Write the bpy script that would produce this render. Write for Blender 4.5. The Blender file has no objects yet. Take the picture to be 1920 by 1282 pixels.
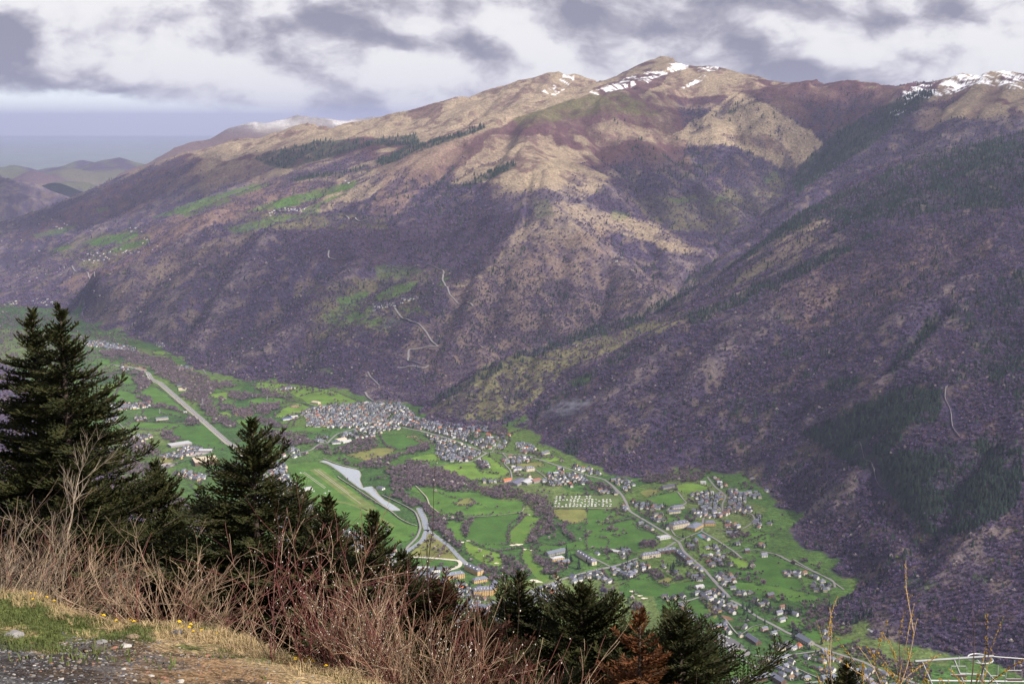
import bpy, bmesh, math, random
import numpy as np
from mathutils import Vector, Matrix

SC = bpy.context.scene
COL = SC.collection
rng = np.random.default_rng(7)
random.seed(7)

# ---------------------------------------------------------------- camera
FPX = 2380.0            # focal length in pixels of the 1920 wide photograph
PITCH = math.radians(9.9)
EYE = 1170.0            # metres above the valley floor
cam_d = bpy.data.cameras.new('camera')
cam = bpy.data.objects.new('camera', cam_d)
COL.objects.link(cam)
cam.location = (0, 0, EYE)
cam.rotation_euler = (math.pi / 2 - PITCH, 0, 0)
cam_d.sensor_width = 36.0
cam_d.lens = 36.0 * FPX / 1920.0
cam_d.clip_start = 0.2
cam_d.clip_end = 200000
SC.camera = cam

# ---------------------------------------------------------------- light
SUN_EL = math.radians(41)
SUN_RO = math.radians(122)
world = bpy.data.worlds.new('World')
SC.world = world
world.use_nodes = True
def build_world():
    nt = world.node_tree
    N, L = nt.nodes, nt.links
    N.clear()
    out = N.new('ShaderNodeOutputWorld')
    sky = N.new('ShaderNodeTexSky'); sky.sky_type = 'NISHITA'; sky.sun_disc = False
    sky.sun_elevation = SUN_EL; sky.sun_rotation = SUN_RO; sky.altitude = 1500
    bg1 = N.new('ShaderNodeBackground'); bg1.inputs[1].default_value = 0.06
    L.new(sky.outputs[0], bg1.inputs[0])
    tc = N.new('ShaderNodeTexCoord')
    sep = N.new('ShaderNodeSeparateXYZ'); L.new(tc.outputs['Generated'], sep.inputs[0])
    def math_(op, a, b=None, c=None, clamp=False):
        n = N.new('ShaderNodeMath'); n.operation = op; n.use_clamp = clamp
        for i, v in enumerate((a, b, c)):
            if v is None: continue
            if isinstance(v, (int, float)): n.inputs[i].default_value = v
            else: L.new(v, n.inputs[i])
        return n.outputs[0]
    def comb(x, y, z):
        n = N.new('ShaderNodeCombineXYZ')
        for i, v in enumerate((x, y, z)):
            if isinstance(v, (int, float)): n.inputs[i].default_value = v
            else: L.new(v, n.inputs[i])
        return n.outputs[0]
    def noise(vec, scale, detail, rough, dist=0.0, lac=2.0):
        n = N.new('ShaderNodeTexNoise'); n.inputs['Scale'].default_value = scale
        n.inputs['Detail'].default_value = detail; n.inputs['Roughness'].default_value = rough
        n.inputs['Distortion'].default_value = dist; n.inputs['Lacunarity'].default_value = lac
        L.new(vec, n.inputs['Vector']); return n.outputs[0]
    def smooth(x, a, b):
        n = N.new('ShaderNodeMapRange'); n.interpolation_type = 'SMOOTHSTEP'
        n.inputs['From Min'].default_value = a; n.inputs['From Max'].default_value = b
        L.new(x, n.inputs['Value']); return n.outputs[0]
    x, y, z = sep.outputs
    # a cloud ceiling seen : billows and layers in the direction of view
    dv = comb(x, y, math_('MULTIPLY', z, 1.75))
    def off(v, o):
        n = N.new('ShaderNodeVectorMath'); n.operation = 'ADD'; L.new(v, n.inputs[0]); n.inputs[1].default_value = o; return n.outputs[0]
    def cells(v, s, d):
        n = N.new('ShaderNodeTexVoronoi'); n.feature = 'F1'; n.inputs['Scale'].default_value = s; n.inputs['Detail'].default_value = d; n.inputs['Roughness'].default_value = 0.55; n.normalize = True
        L.new(v, n.inputs['Vector']); return n.outputs['Distance']
    wv = N.new('ShaderNodeTexNoise'); wv.inputs['Scale'].default_value = 9.0; wv.inputs['Detail'].default_value = 4; L.new(dv, wv.inputs['Vector'])
    ws = N.new('ShaderNodeVectorMath'); ws.operation = 'MULTIPLY_ADD'; ws.inputs[1].default_value = (.07, .07, .07); L.new(wv.outputs['Color'], ws.inputs[0]); L.new(dv, ws.inputs[2]); dw = ws.outputs[0]
    def body(v):
        return math_('ADD', math_('MULTIPLY', noise(v, 6.0, 6, 0.55), 1.0), math_('MULTIPLY', math_('SUBTRACT', 0.5, cells(v, 11.0, 1.0)), 0.42))
    b0 = body(dw); b1 = body(off(dw, (0.016, 0.0, 0.024)))
    emb = math_('MULTIPLY', math_('SUBTRACT', b0, b1), 3.1)           # lit side and shaded side of each billow
    big = noise(dv, 3.3, 3, 0.5, 0.2)
    puff = noise(dv, 15.0, 7, 0.60, 0.15)
    puff2 = noise(dv, 7.5, 3, 0.52, 0.3)
    a = math_('MULTIPLY_ADD', big, 1.05, math_('MULTIPLY', b0, 0.85))
    a = math_('ADD', a, emb)
    a = math_('ADD', a, math_('MULTIPLY', puff, 0.80))                # about 1.2 in the mean
    # the base of the ceiling is darker, the gap under it towards the horizon is bright
    glow = smooth(z, 0.10, 0.03)
    side = smooth(x, -0.34, 0.06)
    a = math_('ADD', a, math_('MULTIPLY', math_('MULTIPLY', glow, side), 0.20))
    ramp = N.new('ShaderNodeValToRGB'); cr = ramp.color_ramp
    cr.elements[0].position = 0.0; cr.elements[0].color = (0.32, 0.32, 0.41, 1)
    cr.elements[1].position = 1.0; cr.elements[1].color = (0.97, 0.96, 0.97, 1)
    for p, c in ((0.25, (0.44, 0.43, 0.51)), (0.45, (0.60, 0.585, 0.66)), (0.62, (0.77, 0.755, 0.81)), (0.8, (0.92, 0.91, 0.93))):
        e = cr.elements.new(p); e.color = (*c, 1)
    t = N.new('ShaderNodeMapRange'); t.inputs['From Min'].default_value = 1.16; t.inputs['From Max'].default_value = 1.82
    L.new(a, t.inputs['Value']); L.new(t.outputs[0], ramp.inputs[0])
    bg2 = N.new('ShaderNodeBackground'); bg2.inputs[1].default_value = 0.68
    L.new(ramp.outputs[0], bg2.inputs[0])
    # pale clear air low down on the left, under the cloud edge
    cl = math_('ADD', math_('MULTIPLY', z, 20.0), math_('MULTIPLY', math_('SUBTRACT', puff, 0.5), 0.9))
    cl = math_('ADD', cl, math_('MULTIPLY', math_('SUBTRACT', puff2, 0.5), 0.8))
    cl = math_('ADD', cl, math_('MULTIPLY', math_('ADD', x, 0.38), 2.2))
    cov = smooth(cl, 0.36, 0.58)
    airc = N.new('ShaderNodeValToRGB')
    airc.color_ramp.elements[0].position = 0.0; airc.color_ramp.elements[0].color = (0.46, 0.52, 0.68, 1)
    airc.color_ramp.elements[1].position = 1.0; airc.color_ramp.elements[1].color = (0.58, 0.62, 0.76, 1)
    L.new(smooth(z, -0.03, 0.05), airc.inputs[0])
    bg3 = N.new('ShaderNodeBackground'); bg3.inputs[1].default_value = 0.62
    L.new(airc.outputs[0], bg3.inputs[0])
    ad = N.new('ShaderNodeAddShader'); L.new(bg1.outputs[0], ad.inputs[0]); L.new(bg3.outputs[0], ad.inputs[1])
    mx = N.new('ShaderNodeMixShader')
    L.new(cov, mx.inputs[0]); L.new(ad.outputs[0], mx.inputs[1]); L.new(bg2.outputs[0], mx.inputs[2])
    L.new(mx.outputs[0], out.inputs[0])
build_world()
sun_d = bpy.data.lights.new('sun', 'SUN')
sun_d.energy = 5.0; sun_d.angle = math.radians(0.55); sun_d.color = (1.0, 0.93, 0.82)
sun = bpy.data.objects.new('sun', sun_d); COL.objects.link(sun)
SUNV = Vector((math.sin(SUN_RO) * math.cos(SUN_EL), math.cos(SUN_RO) * math.cos(SUN_EL), math.sin(SUN_EL)))
sun.rotation_euler = SUNV.to_track_quat('Z', 'Y').to_euler()
vs = SC.view_settings
vs.view_transform = 'Standard'; vs.look = 'None'; vs.exposure = 0.50; vs.gamma = 1.0; vs.use_curve_mapping = False
SC.render.engine = 'CYCLES'
SC.cycles.volume_bounces = 0
SC.cycles.max_bounces = 4
SC.cycles.transparent_max_bounces = 8

# ---------------------------------------------------------------- helpers
CP, SP = math.cos(PITCH), math.sin(PITCH)
def P(u, v, Y):
    """photo pixel + distance along +Y -> world point"""
    zc = -(v - 641.0) / FPX; xc = (u - 960.0) / FPX
    yw = CP + zc * SP; zw = -SP + zc * CP
    t = Y / yw
    return (xc * t, Y, EYE + zw * t)
def F(u, v, z=0.0):
    """photo pixel on a level plane"""
    zc = -(v - 641.0) / FPX; xc = (u - 960.0) / FPX
    yw = CP + zc * SP; zw = -SP + zc * CP
    t = (z - EYE) / zw
    return (xc * t, yw * t)
def UV(x, y, z):
    dz = z - EYE
    fw = y * CP - dz * SP
    up = y * SP + dz * CP
    return 960 + x / fw * FPX, 641 - up / fw * FPX

ZOOM = {'A': (160, 640, 4.5775), 'B': (480, 680, 4.5775), 'C': (760, 740, 4.5775), 'D': (1100, 840, 4.5775),
        'E': (520, 900, 4.5775), 'F': (800, 940, 4.5775), 'G': (1160, 1000, 4.0), 'O': (0, 0, 1.0)}
def px(k, pts):
    ox, oy, s = ZOOM[k]
    return [(ox + a / s, oy + b / s) for a, b in pts]

def tag(o, label=None, cat=None, group=None, kind=None):
    if label: o['label'] = label
    if cat: o['category'] = cat
    if group: o['group'] = group
    if kind: o['kind'] = kind
    return o
def empty(name, loc, rz=0.0):
    o = bpy.data.objects.new(name, None); COL.objects.link(o)
    o.location = loc; o.rotation_euler = (0, 0, rz); o.empty_display_size = 0.5
    return o
def link_mesh(name, me, mat=None, parent=None):
    if mat is not None and len(me.materials) == 0: me.materials.append(mat)
    o = bpy.data.objects.new(name, me); COL.objects.link(o)
    if parent is not None: o.parent = parent
    return o
def np_mesh(name, V, Fc, smooth=False):
    """V (n,3); Fc (m,k) array with equal sized faces"""
    me = bpy.data.meshes.new(name)
    V = np.asarray(V, dtype=np.float32); Fc = np.asarray(Fc, dtype=np.int32)
    m, k = Fc.shape
    me.vertices.add(len(V)); me.vertices.foreach_set('co', V.ravel())
    me.loops.add(m * k); me.loops.foreach_set('vertex_index', Fc.ravel())
    me.polygons.add(m)
    me.polygons.foreach_set('loop_start', np.arange(0, m * k, k, dtype=np.int32))
    me.polygons.foreach_set('loop_total', np.full(m, k, dtype=np.int32))
    if smooth: me.polygons.foreach_set('use_smooth', np.ones(m, dtype=bool))
    me.update(calc_edges=True)
    return me
class MB:
    """collects boxes, prisms and tubes into one mesh"""
    def __init__(s): s.v = []; s.f = []
    def add(s, vs, fs):
        b = len(s.v); s.v += [tuple(p) for p in vs]; s.f += [tuple(i + b for i in f) for f in fs]; return s
    def box(s, c, d, rz=0.0):
        cx, cy, cz = c; a, b, h = d[0] / 2, d[1] / 2, d[2] / 2
        co, si = math.cos(rz), math.sin(rz)
        vs = []
        for z in (-h, h):
            for x, y in ((-a, -b), (a, -b), (a, b), (-a, b)):
                vs.append((cx + x * co - y * si, cy + x * si + y * co, cz + z))
        return s.add(vs, [(3, 2, 1, 0), (4, 5, 6, 7), (0, 1, 5, 4), (1, 2, 6, 5), (2, 3, 7, 6), (3, 0, 4, 7)])
    def poly(s, pts, z0, z1=None):
        n = len(pts)
        if z1 is None: return s.add([(x, y, z0) for x, y in pts], [tuple(range(n))])
        vs = [(x, y, z0) for x, y in pts] + [(x, y, z1) for x, y in pts]
        return s.add(vs, [tuple(range(n, 2 * n)), tuple(range(n - 1, -1, -1))] + [(i, (i + 1) % n, n + (i + 1) % n, n + i) for i in range(n)])
    def tube(s, pts, rads, n=5, cap=True):
        pts = [Vector(p) for p in pts]; b = len(s.v); rings = []
        for i, p in enumerate(pts):
            d = (pts[min(i + 1, len(pts) - 1)] - pts[max(i - 1, 0)])
            if d.length < 1e-9: d = Vector((0, 0, 1))
            d.normalize()
            a = d.orthogonal().normalized() if abs(d.z) > 0.95 else d.cross(Vector((0, 0, 1))).normalized()
            c = d.cross(a)
            r = rads[i] if hasattr(rads, '__len__') else rads
            rings.append([p + (a * math.cos(2 * math.pi * k / n) + c * math.sin(2 * math.pi * k / n)) * r for k in range(n)])
        vs = [q for r in rings for q in r]; fs = []
        for i in range(len(pts) - 1):
            for k in range(n):
                fs.append((i * n + k, i * n + (k + 1) % n, (i + 1) * n + (k + 1) % n, (i + 1) * n + k))
        if cap: fs += [tuple(range(n - 1, -1, -1)), tuple((len(pts) - 1) * n + k for k in range(n))]
        return s.add(vs, fs)
    def mesh(s, name, smooth=False):
        me = bpy.data.meshes.new(name); me.from_pydata(s.v, [], s.f); me.update()
        if smooth:
            me.polygons.foreach_set('use_smooth', np.ones(len(me.polygons), dtype=bool))
        return me
    def build(s, name, mat, parent=None, smooth=False):
        return link_mesh(name, s.mesh(name, smooth), mat, parent)

# numpy lattice noise
_tab = rng.random((512, 512)).astype(np.float32)
def vn(x, y, seed=0):
    x = x + seed * 37.17; y = y + seed * 71.93
    xi = np.floor(x).astype(np.int64); yi = np.floor(y).astype(np.int64)
    fx = (x - xi).astype(np.float32); fy = (y - yi).astype(np.float32)
    fx = fx * fx * fx * (fx * (fx * 6 - 15) + 10); fy = fy * fy * fy * (fy * (fy * 6 - 15) + 10)
    x0 = xi & 511; x1 = (xi + 1) & 511; y0 = yi & 511; y1 = (yi + 1) & 511
    a = _tab[x0, y0]; b = _tab[x1, y0]; c = _tab[x0, y1]; d = _tab[x1, y1]
    return (a + (b - a) * fx) * (1 - fy) + (c + (d - c) * fx) * fy
def fbm(x, y, wl, oct=4, gain=0.5, seed=0):
    s = 0; a = 1.0; t = 0; f = 1.0 / wl
    for o in range(oct):
        # rotate each octave so the lattice never lines up
        c, q = math.cos(0.6 + o * 1.1), math.sin(0.6 + o * 1.1)
        s = s + a * vn((x * c - y * q) * f, (x * q + y * c) * f, seed + o * 3); t += a
        a *= gain; f *= 2.03
    return s / t
def sstep(x, a, b):
    t = np.clip((x - a) / (b - a), 0, 1); return t * t * (3 - 2 * t)
def inpoly(x, y, poly):
    poly = np.asarray(poly, dtype=float)
    r = np.zeros(x.shape, dtype=bool)
    bb = (x > poly[:, 0].min()) & (x < poly[:, 0].max()) & (y > poly[:, 1].min()) & (y < poly[:, 1].max())
    if not bb.any(): return r
    xs, ys = x[bb], y[bb]; q = np.zeros(xs.shape, dtype=bool)
    n = len(poly); j = n - 1
    for i in range(n):
        xi, yi = poly[i]; xj, yj = poly[j]
        if yi != yj:
            q ^= ((yi > ys) != (yj > ys)) & (xs < (xj - xi) * (ys - yi) / (yj - yi) + xi)
        j = i
    r[bb] = q
    return r
def segdist(x, y, line, closed=False):
    line = np.asarray(line, dtype=float); n = len(line)
    best = np.full(x.shape, 1e12)
    for i in range(n if closed else n - 1):
        a = line[i]; b = line[(i + 1) % n]; d = b - a; L2 = (d ** 2).sum() + 1e-9
        t = np.clip(((x - a[0]) * d[0] + (y - a[1]) * d[1]) / L2, 0, 1)
        best = np.minimum(best, (x - a[0] - t * d[0]) ** 2 + (y - a[1] - t * d[1]) ** 2)
    return np.sqrt(best)
# ---------------------------------------------------------------- terrain heights
CTRL = []
def ridge(pts, n=4):
    for i in range(len(pts) - 1):
        a, b = pts[i], pts[i + 1]
        for k in range(n):
            t = k / n; q = [a[j] + (b[j] - a[j]) * t for j in range(3)]
            CTRL.append(P(*q))
    CTRL.append(P(*pts[-1]))
def cps(*pts):
    for q in pts: CTRL.append(P(*q))
def floor_pts(pts, n=2):
    for i in range(len(pts) - 1):
        for k in range(n):
            t = k / n; u = pts[i][0] + (pts[i + 1][0] - pts[i][0]) * t; v = pts[i][1] + (pts[i + 1][1] - pts[i][1]) * t
            x, y = F(u, v); CTRL.append((x, y, 0.0))
# sky line
S1 = [(-300, 520, 12200), (-120, 480, 11900), (20, 441, 11700), (130, 387, 11500), (250, 327, 11300), (350, 286, 11200), (450, 262, 11000), (520, 248, 10900), (590, 221, 10800),
      (640, 231, 10700), (700, 222, 10600), (760, 204, 10500), (850, 180, 10400), (960, 159, 10300), (1020, 137, 10500), (1080, 141, 10500),
      (1112, 160, 10300), (1165, 152, 10900), (1215, 134, 10800), (1275, 117, 10600), (1330, 128, 10300), (1385, 138, 10100), (1440, 155, 9900), (1500, 163, 9700),
      (1560, 162, 9600), (1600, 160, 9500), (1645, 154, 9400), (1690, 163, 9200), (1745, 155, 9100), (1805, 134, 9000), (1860, 137, 8900), (1930, 135, 8800), (2200, 120, 8600), (2500, 150, 8500)]
ridge(S1, 3)
for u, v, y in S1[::2]:
    x, yy, z = P(u, v, y); CTRL.append((x * 1.1, y + 1300, z - 650)); CTRL.append((x * 1.2, y + 3000, max(z - 1300, -150)))
# centre dome and its spurs
ridge([(1280, 160, 9700), (1215, 166, 9400), (1150, 169, 9200), (1120, 205, 8900), (1085, 260, 8450), (1050, 315, 7900), (1010, 372, 7350), (1000, 420, 7000), (940, 490, 6600), (860, 545, 6350), (780, 605, 6080), (705, 685, 5750)], 4)
ridge([(1150, 169, 9200), (1060, 188, 9250), (960, 226, 9000), (870, 264, 8700), (800, 296, 8350), (740, 345, 7900), (690, 402, 7450), (620, 470, 7000), (545, 545, 6700), (475, 625, 6400)], 3)
ridge([(800, 296, 8350), (700, 318, 8600), (580, 347, 8500), (500, 372, 8300), (386, 412, 8000), (280, 474, 7700), (175, 528, 7500), (110, 575, 7450)], 3)
cps((850, 455, 7050), (760, 520, 6650), (720, 575, 6320), (640, 640, 5980), (900, 400, 7350), (620, 560, 6380), (570, 640, 6080),
    (540, 398, 8000), (640, 400, 7700), (650, 350, 8450), (470, 430, 7700), (400, 520, 7150), (300, 600, 6900), (350, 560, 7000), (500, 500, 7050))
# dark hollow behind the left spur, back slopes
cps((230, 458, 9000), (190, 448, 9400), (100, 440, 9900), (320, 425, 9000), (420, 385, 9100), (540, 345, 9200), (300, 380, 10000), (200, 410, 10200), (400, 330, 10000), (600, 285, 9900),
    (500, 300, 10200), (700, 265, 9800), (640, 320, 9300), (780, 270, 9300), (850, 228, 9700), (960, 195, 9800), (700, 300, 9200), (1060, 172, 10000), (50, 500, 9500), (0, 540, 9200), (-150, 540, 9600))
# cirque and the gorge
ridge([(1500, 326, 8700), (1440, 402, 7900), (1340, 490, 7100), (1280, 562, 6550), (1180, 612, 6180), (1050, 652, 5900), (900, 716, 5560), (810, 760, 5250)], 4)
cps((1280, 200, 9500), (1400, 200, 9300), (1450, 250, 8900), (1380, 290, 8600), (1300, 345, 8250), (1250, 300, 8600), (1200, 240, 8900), (1250, 385, 7750), (1200, 400, 7500), (1280, 455, 7250), (1150, 500, 6850),
    (1100, 580, 6400), (1140, 345, 7850), (1200, 540, 6620), (1000, 520, 6500), (1000, 600, 6150), (900, 620, 5950), (820, 690, 5640), (1560, 230, 8950), (1520, 280, 8850), (1640, 210, 8900), (1100, 430, 7150), (1380, 400, 7950))
# snowy range to the right and its forested spur
ridge([(1745, 160, 9050), (1690, 205, 8700), (1620, 255, 8300), (1535, 330, 7800), (1465, 400, 7400), (1385, 462, 7000), (1335, 505, 6850)], 4)
cps((1800, 200, 8350), (1750, 250, 7850), (1900, 180, 8400), (1850, 220, 7900), (1650, 310, 7500), (2000, 190, 8000))
for u, y, z in ((1800, 7250, 880), (1650, 7100, 740), (1550, 6950, 600), (1460, 6750, 470), (2000, 7300, 940)):
    CTRL.append(((u - 960) / FPX * y, y, z))
# dark forest ridge
ridge([(2300, 200, 6900), (2050, 215, 6850), (1920, 241, 6800), (1850, 256, 6800), (1750, 289, 6700), (1650, 331, 6600), (1560, 376, 6500), (1500, 411, 6400), (1420, 468, 6250), (1340, 522, 6080), (1265, 568, 5900)], 3)
cps((1600, 415, 6000), (1750, 370, 5900), (1900, 330, 5900), (1480, 470, 5850), (1380, 530, 5750))
# lower crest
ridge([(2300, 340, 5600), (2050, 370, 5600), (1920, 391, 5600), (1800, 402, 5600), (1660, 432, 5500), (1540, 482, 5400), (1430, 541, 5300), (1300, 601, 5200), (1200, 648, 5100), (1110, 697, 5000), (1030, 768, 4880)], 3)
cps((1400, 610, 5020), (1300, 680, 4860), (1300, 760, 4560), (1300, 840, 4260), (1180, 740, 4780), (1180, 830, 4400), (1100, 790, 4650),
    (1500, 920, 3850), (1500, 820, 4120), (1500, 700, 4480), (1500, 600, 4850), (1420, 800, 4250), (1400, 700, 4650), (1600, 980, 3450), (1600, 850, 3800), (1600, 720, 4200), (1600, 600, 4720), (1600, 520, 5150),
    (1700, 1110, 2860), (1700, 1000, 3090), (1700, 900, 3320), (1700, 800, 3620), (1700, 700, 3980), (1700, 600, 4430), (1700, 500, 4950),
    (1900, 1150, 2690), (1900, 1000, 2980), (1900, 850, 3330), (1900, 700, 3820), (1900, 550, 4500), (1900, 450, 5120), (2150, 1000, 2800), (2150, 700, 3600), (2150, 500, 4600), (1650, 1150, 2790))
# low knoll at the gorge mouth
ridge([(1270, 592, 5760), (1180, 606, 5560), (1060, 631, 5400), (980, 647, 5300), (900, 692, 5140), (840, 742, 5040)], 3)
cps((1150, 683, 5170), (1060, 742, 5010), (950, 725, 4960), (900, 775, 4890), (1220, 640, 5300))
# west side, near slope
FLOOR = [(110, 580), (-150, 560), (-400, 600), (-300, 660), (-60, 640), (40, 700), (120, 800), (190, 880), (270, 930), (330, 1010), (420, 1100), (560, 1200), (700, 1300), (900, 1420), (1700, 1420), (2100, 1380),
         (2000, 1290), (1800, 1235), (1700, 1222), (1610, 1198), (1540, 1160), (1545, 1135), (1595, 1112), (1570, 1075), (1505, 1030), (1470, 975), (1445, 925), (1380, 893), (1320, 880), (1240, 897), (1170, 905), (1090, 868),
         (1020, 835), (985, 800), (935, 806), (860, 812), (800, 792), (770, 760), (700, 752), (640, 738), (560, 722), (450, 712), (380, 700), (330, 676), (290, 645), (200, 620)]
floor_pts(FLOOR + FLOOR[:1], 2)
for u, v in ((500, 800), (700, 850), (900, 900), (1100, 950), (1300, 1000), (1400, 1150), (600, 1000), (800, 1100), (1000, 1200), (1500, 1250), (300, 750), (100, 640), (1200, 1250), (350, 850)):
    x, y = F(u, v); CTRL.append((x, y, 0.0))
cps((-100, 700, 4900), (-200, 800, 4200), (0, 850, 3800), (-100, 1000, 3000), (150, 960, 3300), (200, 1100, 2720), (-400, 700, 4500))
for x, y, z in ((0, 1500, 250), (-1500, 1500, 450), (1500, 1500, 250), (-3000, 2500, 700), (-3500, 5000, 900), (3000, 1800, 350), (-6000, 9000, 1000), (-6500, 6000, 1200)):
    CTRL.append((x, y, z))
# far left hill
cps((-200, 320, 15000), (0, 333, 14500), (60, 345, 14300), (130, 380, 14000), (0, 400, 13200), (80, 410, 13200), (-200, 400, 13500))
CTRL = np.array(CTRL)
GX0, GX1, GY0, GY1, GS = -7600, 7600, 1200, 15200, 16.0
gx = np.arange(GX0, GX1 + 1, GS); gy = np.arange(GY0, GY1 + 1, GS)
def rbf_grid():
    c = CTRL[:, :2] / 1000.0; h = CTRL[:, 2]
    D = np.sqrt(((c[:, None] - c[None]) ** 2).sum(-1) + 0.02 ** 2)
    n = len(c); A = np.zeros((n + 3, n + 3)); A[:n, :n] = -D + np.eye(n) * 0.004
    A[:n, n] = 1; A[:n, n + 1:] = c; A[n, :n] = 1; A[n + 1:, :n] = c.T
    w = np.linalg.solve(A, np.concatenate([h, np.zeros(3)]))
    st = 3
    X, Y = np.meshgrid(gx[::st] / 1000, gy[::st] / 1000, indexing='ij')
    q = np.stack([X.ravel(), Y.ravel()], 1).astype(np.float32); o = np.empty(len(q), dtype=np.float32)
    cf = c.astype(np.float32); wf = w.astype(np.float32)
    for i in range(0, len(q), 20000):
        s = q[i:i + 20000]
        d = np.sqrt((s[:, :1] - cf[:, 0]) ** 2 + (s[:, 1:] - cf[:, 1]) ** 2 + 0.0004)
        o[i:i + 20000] = -(d @ wf[:n]) + wf[n] + s @ wf[n + 1:]
    Z = o.reshape(X.shape)
    # linear upsample
    ix = np.clip((gx - gx[0]) / (GS * st), 0, Z.shape[0] - 1.001); iy = np.clip((gy - gy[0]) / (GS * st), 0, Z.shape[1] - 1.001)
    return bil(Z, ix[:, None] + 0 * iy[None], iy[None] + 0 * ix[:, None])
def bil(Z, fx, fy):
    fx = np.clip(fx, 0, Z.shape[0] - 1.001); fy = np.clip(fy, 0, Z.shape[1] - 1.001)
    i = fx.astype(np.int32); j = fy.astype(np.int32); a = (fx - i).astype(np.float32); b = (fy - j).astype(np.float32)
    return (Z[i, j] * (1 - a) + Z[i + 1, j] * a) * (1 - b) + (Z[i, j + 1] * (1 - a) + Z[i + 1, j + 1] * a) * b
def blur(Z, r, it=2):
    k = 2 * r + 1
    for _ in range(it):
        for ax in (0, 1):
            p = np.pad(Z, [(r + 1, r) if a == ax else (0, 0) for a in (0, 1)], mode='edge')
            c = np.cumsum(p, axis=ax, dtype=np.float64)
            Z = ((c[k:] - c[:-k]) if ax == 0 else (c[:, k:] - c[:, :-k])) / k
    return Z.astype(np.float32)
def lic(Z, N, steps, h):
    """smear noise N down the slope of Z: gullies and spurs that follow the fall line"""
    gxx, gyy = np.gradient(Z)
    m = np.sqrt(gxx ** 2 + gyy ** 2) + 1e-3
    gxx /= m; gyy /= m
    ii, jj = np.meshgrid(np.arange(Z.shape[0], dtype=np.float32), np.arange(Z.shape[1], dtype=np.float32), indexing='ij')
    acc = N.copy(); wt = 1.0
    for sgn in (1, -1):
        a = ii.copy(); b = jj.copy()
        for s in range(steps):
            dx = bil(gxx, a, b); dy = bil(gyy, a, b)
            a = a + sgn * h * dx; b = b + sgn * h * dy
            acc += bil(N, a, b); wt += 1
    return acc / wt
H = rbf_grid()
GXX, GYY = np.meshgrid(gx, gy, indexing='ij')
FLOORP = np.array([F(u, v) for u, v in FLOOR])
_in = inpoly(GXX, GYY, FLOORP); _d = segdist(GXX[::3, ::3], GYY[::3, ::3], FLOORP, True)
_d = bil(_d.astype(np.float32), (GXX - GX0) / GS / 3, (GYY - GY0) / GS / 3)
FD = np.where(_in, 0, _d)                     # distance outside the valley floor
def hgt(x, y):
    return bil(H, (np.asarray(x, dtype=float) - GX0) / GS, (np.asarray(y, dtype=float) - GY0) / GS)
def hit(u, v, y0=2300.0, y1=14000.0):
    """first point where the ray through a photo pixel meets the ground"""
    if True:
        zc = -(v - 641.0) / FPX; xc = (u - 960.0) / FPX
        yw = CP + zc * SP; zw = -SP + zc * CP
        Y = np.arange(y0, y1, 6.0); t = Y / yw
        g = hgt(xc * t, Y); dz = EYE + zw * t - g
        k = np.argmax(dz < 0)
        if dz[k] >= 0: k = len(Y) - 1
        if k > 0:
            a = dz[k - 1] / (dz[k - 1] - dz[k] + 1e-9); yy = Y[k - 1] + a * 6.0
        else: yy = Y[0]
        return xc * yy / yw, yy
def carve(line, depth, width):
    """ridge (+) or gully (-) drawn along a polyline given as (u,v,Y)"""
    global H
    pts = np.array([P(*q)[:2] for q in line])
    x0, y0 = pts.min(0) - width * 3; x1, y1 = pts.max(0) + width * 3
    m = (GXX > x0) & (GXX < x1) & (GYY > y0) & (GYY < y1)
    wob = (fbm(GXX[m], GYY[m], 300, 2, seed=5) - 0.5) * width
    d = segdist(GXX[m] + wob, GYY[m] + wob, pts)
    H[m] += depth * np.exp(-(d / width) ** 2)
wall = sstep(FD, 0, 260)
rough = np.clip(wall, 0, 1)
n1 = fbm(GXX, GYY, 900, 3, 0.5, 11) - 0.5
H = H + n1 * 120 * rough
H0 = blur(H, 4)
w1 = lic(H0, (fbm(GXX, GYY, 330, 2, 0.5, 21) - 0.5), 26, 1.6)
s = w1.std(); H = H + np.clip(w1 / s, -2.4, 2.4) * 27 * rough
H1 = blur(H, 2)
w2 = lic(H1, (fbm(GXX, GYY, 120, 2, 0.5, 31) - 0.5), 14, 1.2)
s = w2.std(); H = H + np.clip(w2 / s, -2.5, 2.5) * 10 * rough
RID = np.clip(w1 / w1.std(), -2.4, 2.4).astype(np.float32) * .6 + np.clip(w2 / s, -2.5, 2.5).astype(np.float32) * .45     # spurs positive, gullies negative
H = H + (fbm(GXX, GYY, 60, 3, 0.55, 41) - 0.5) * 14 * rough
RIDT = RID.copy()
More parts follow.
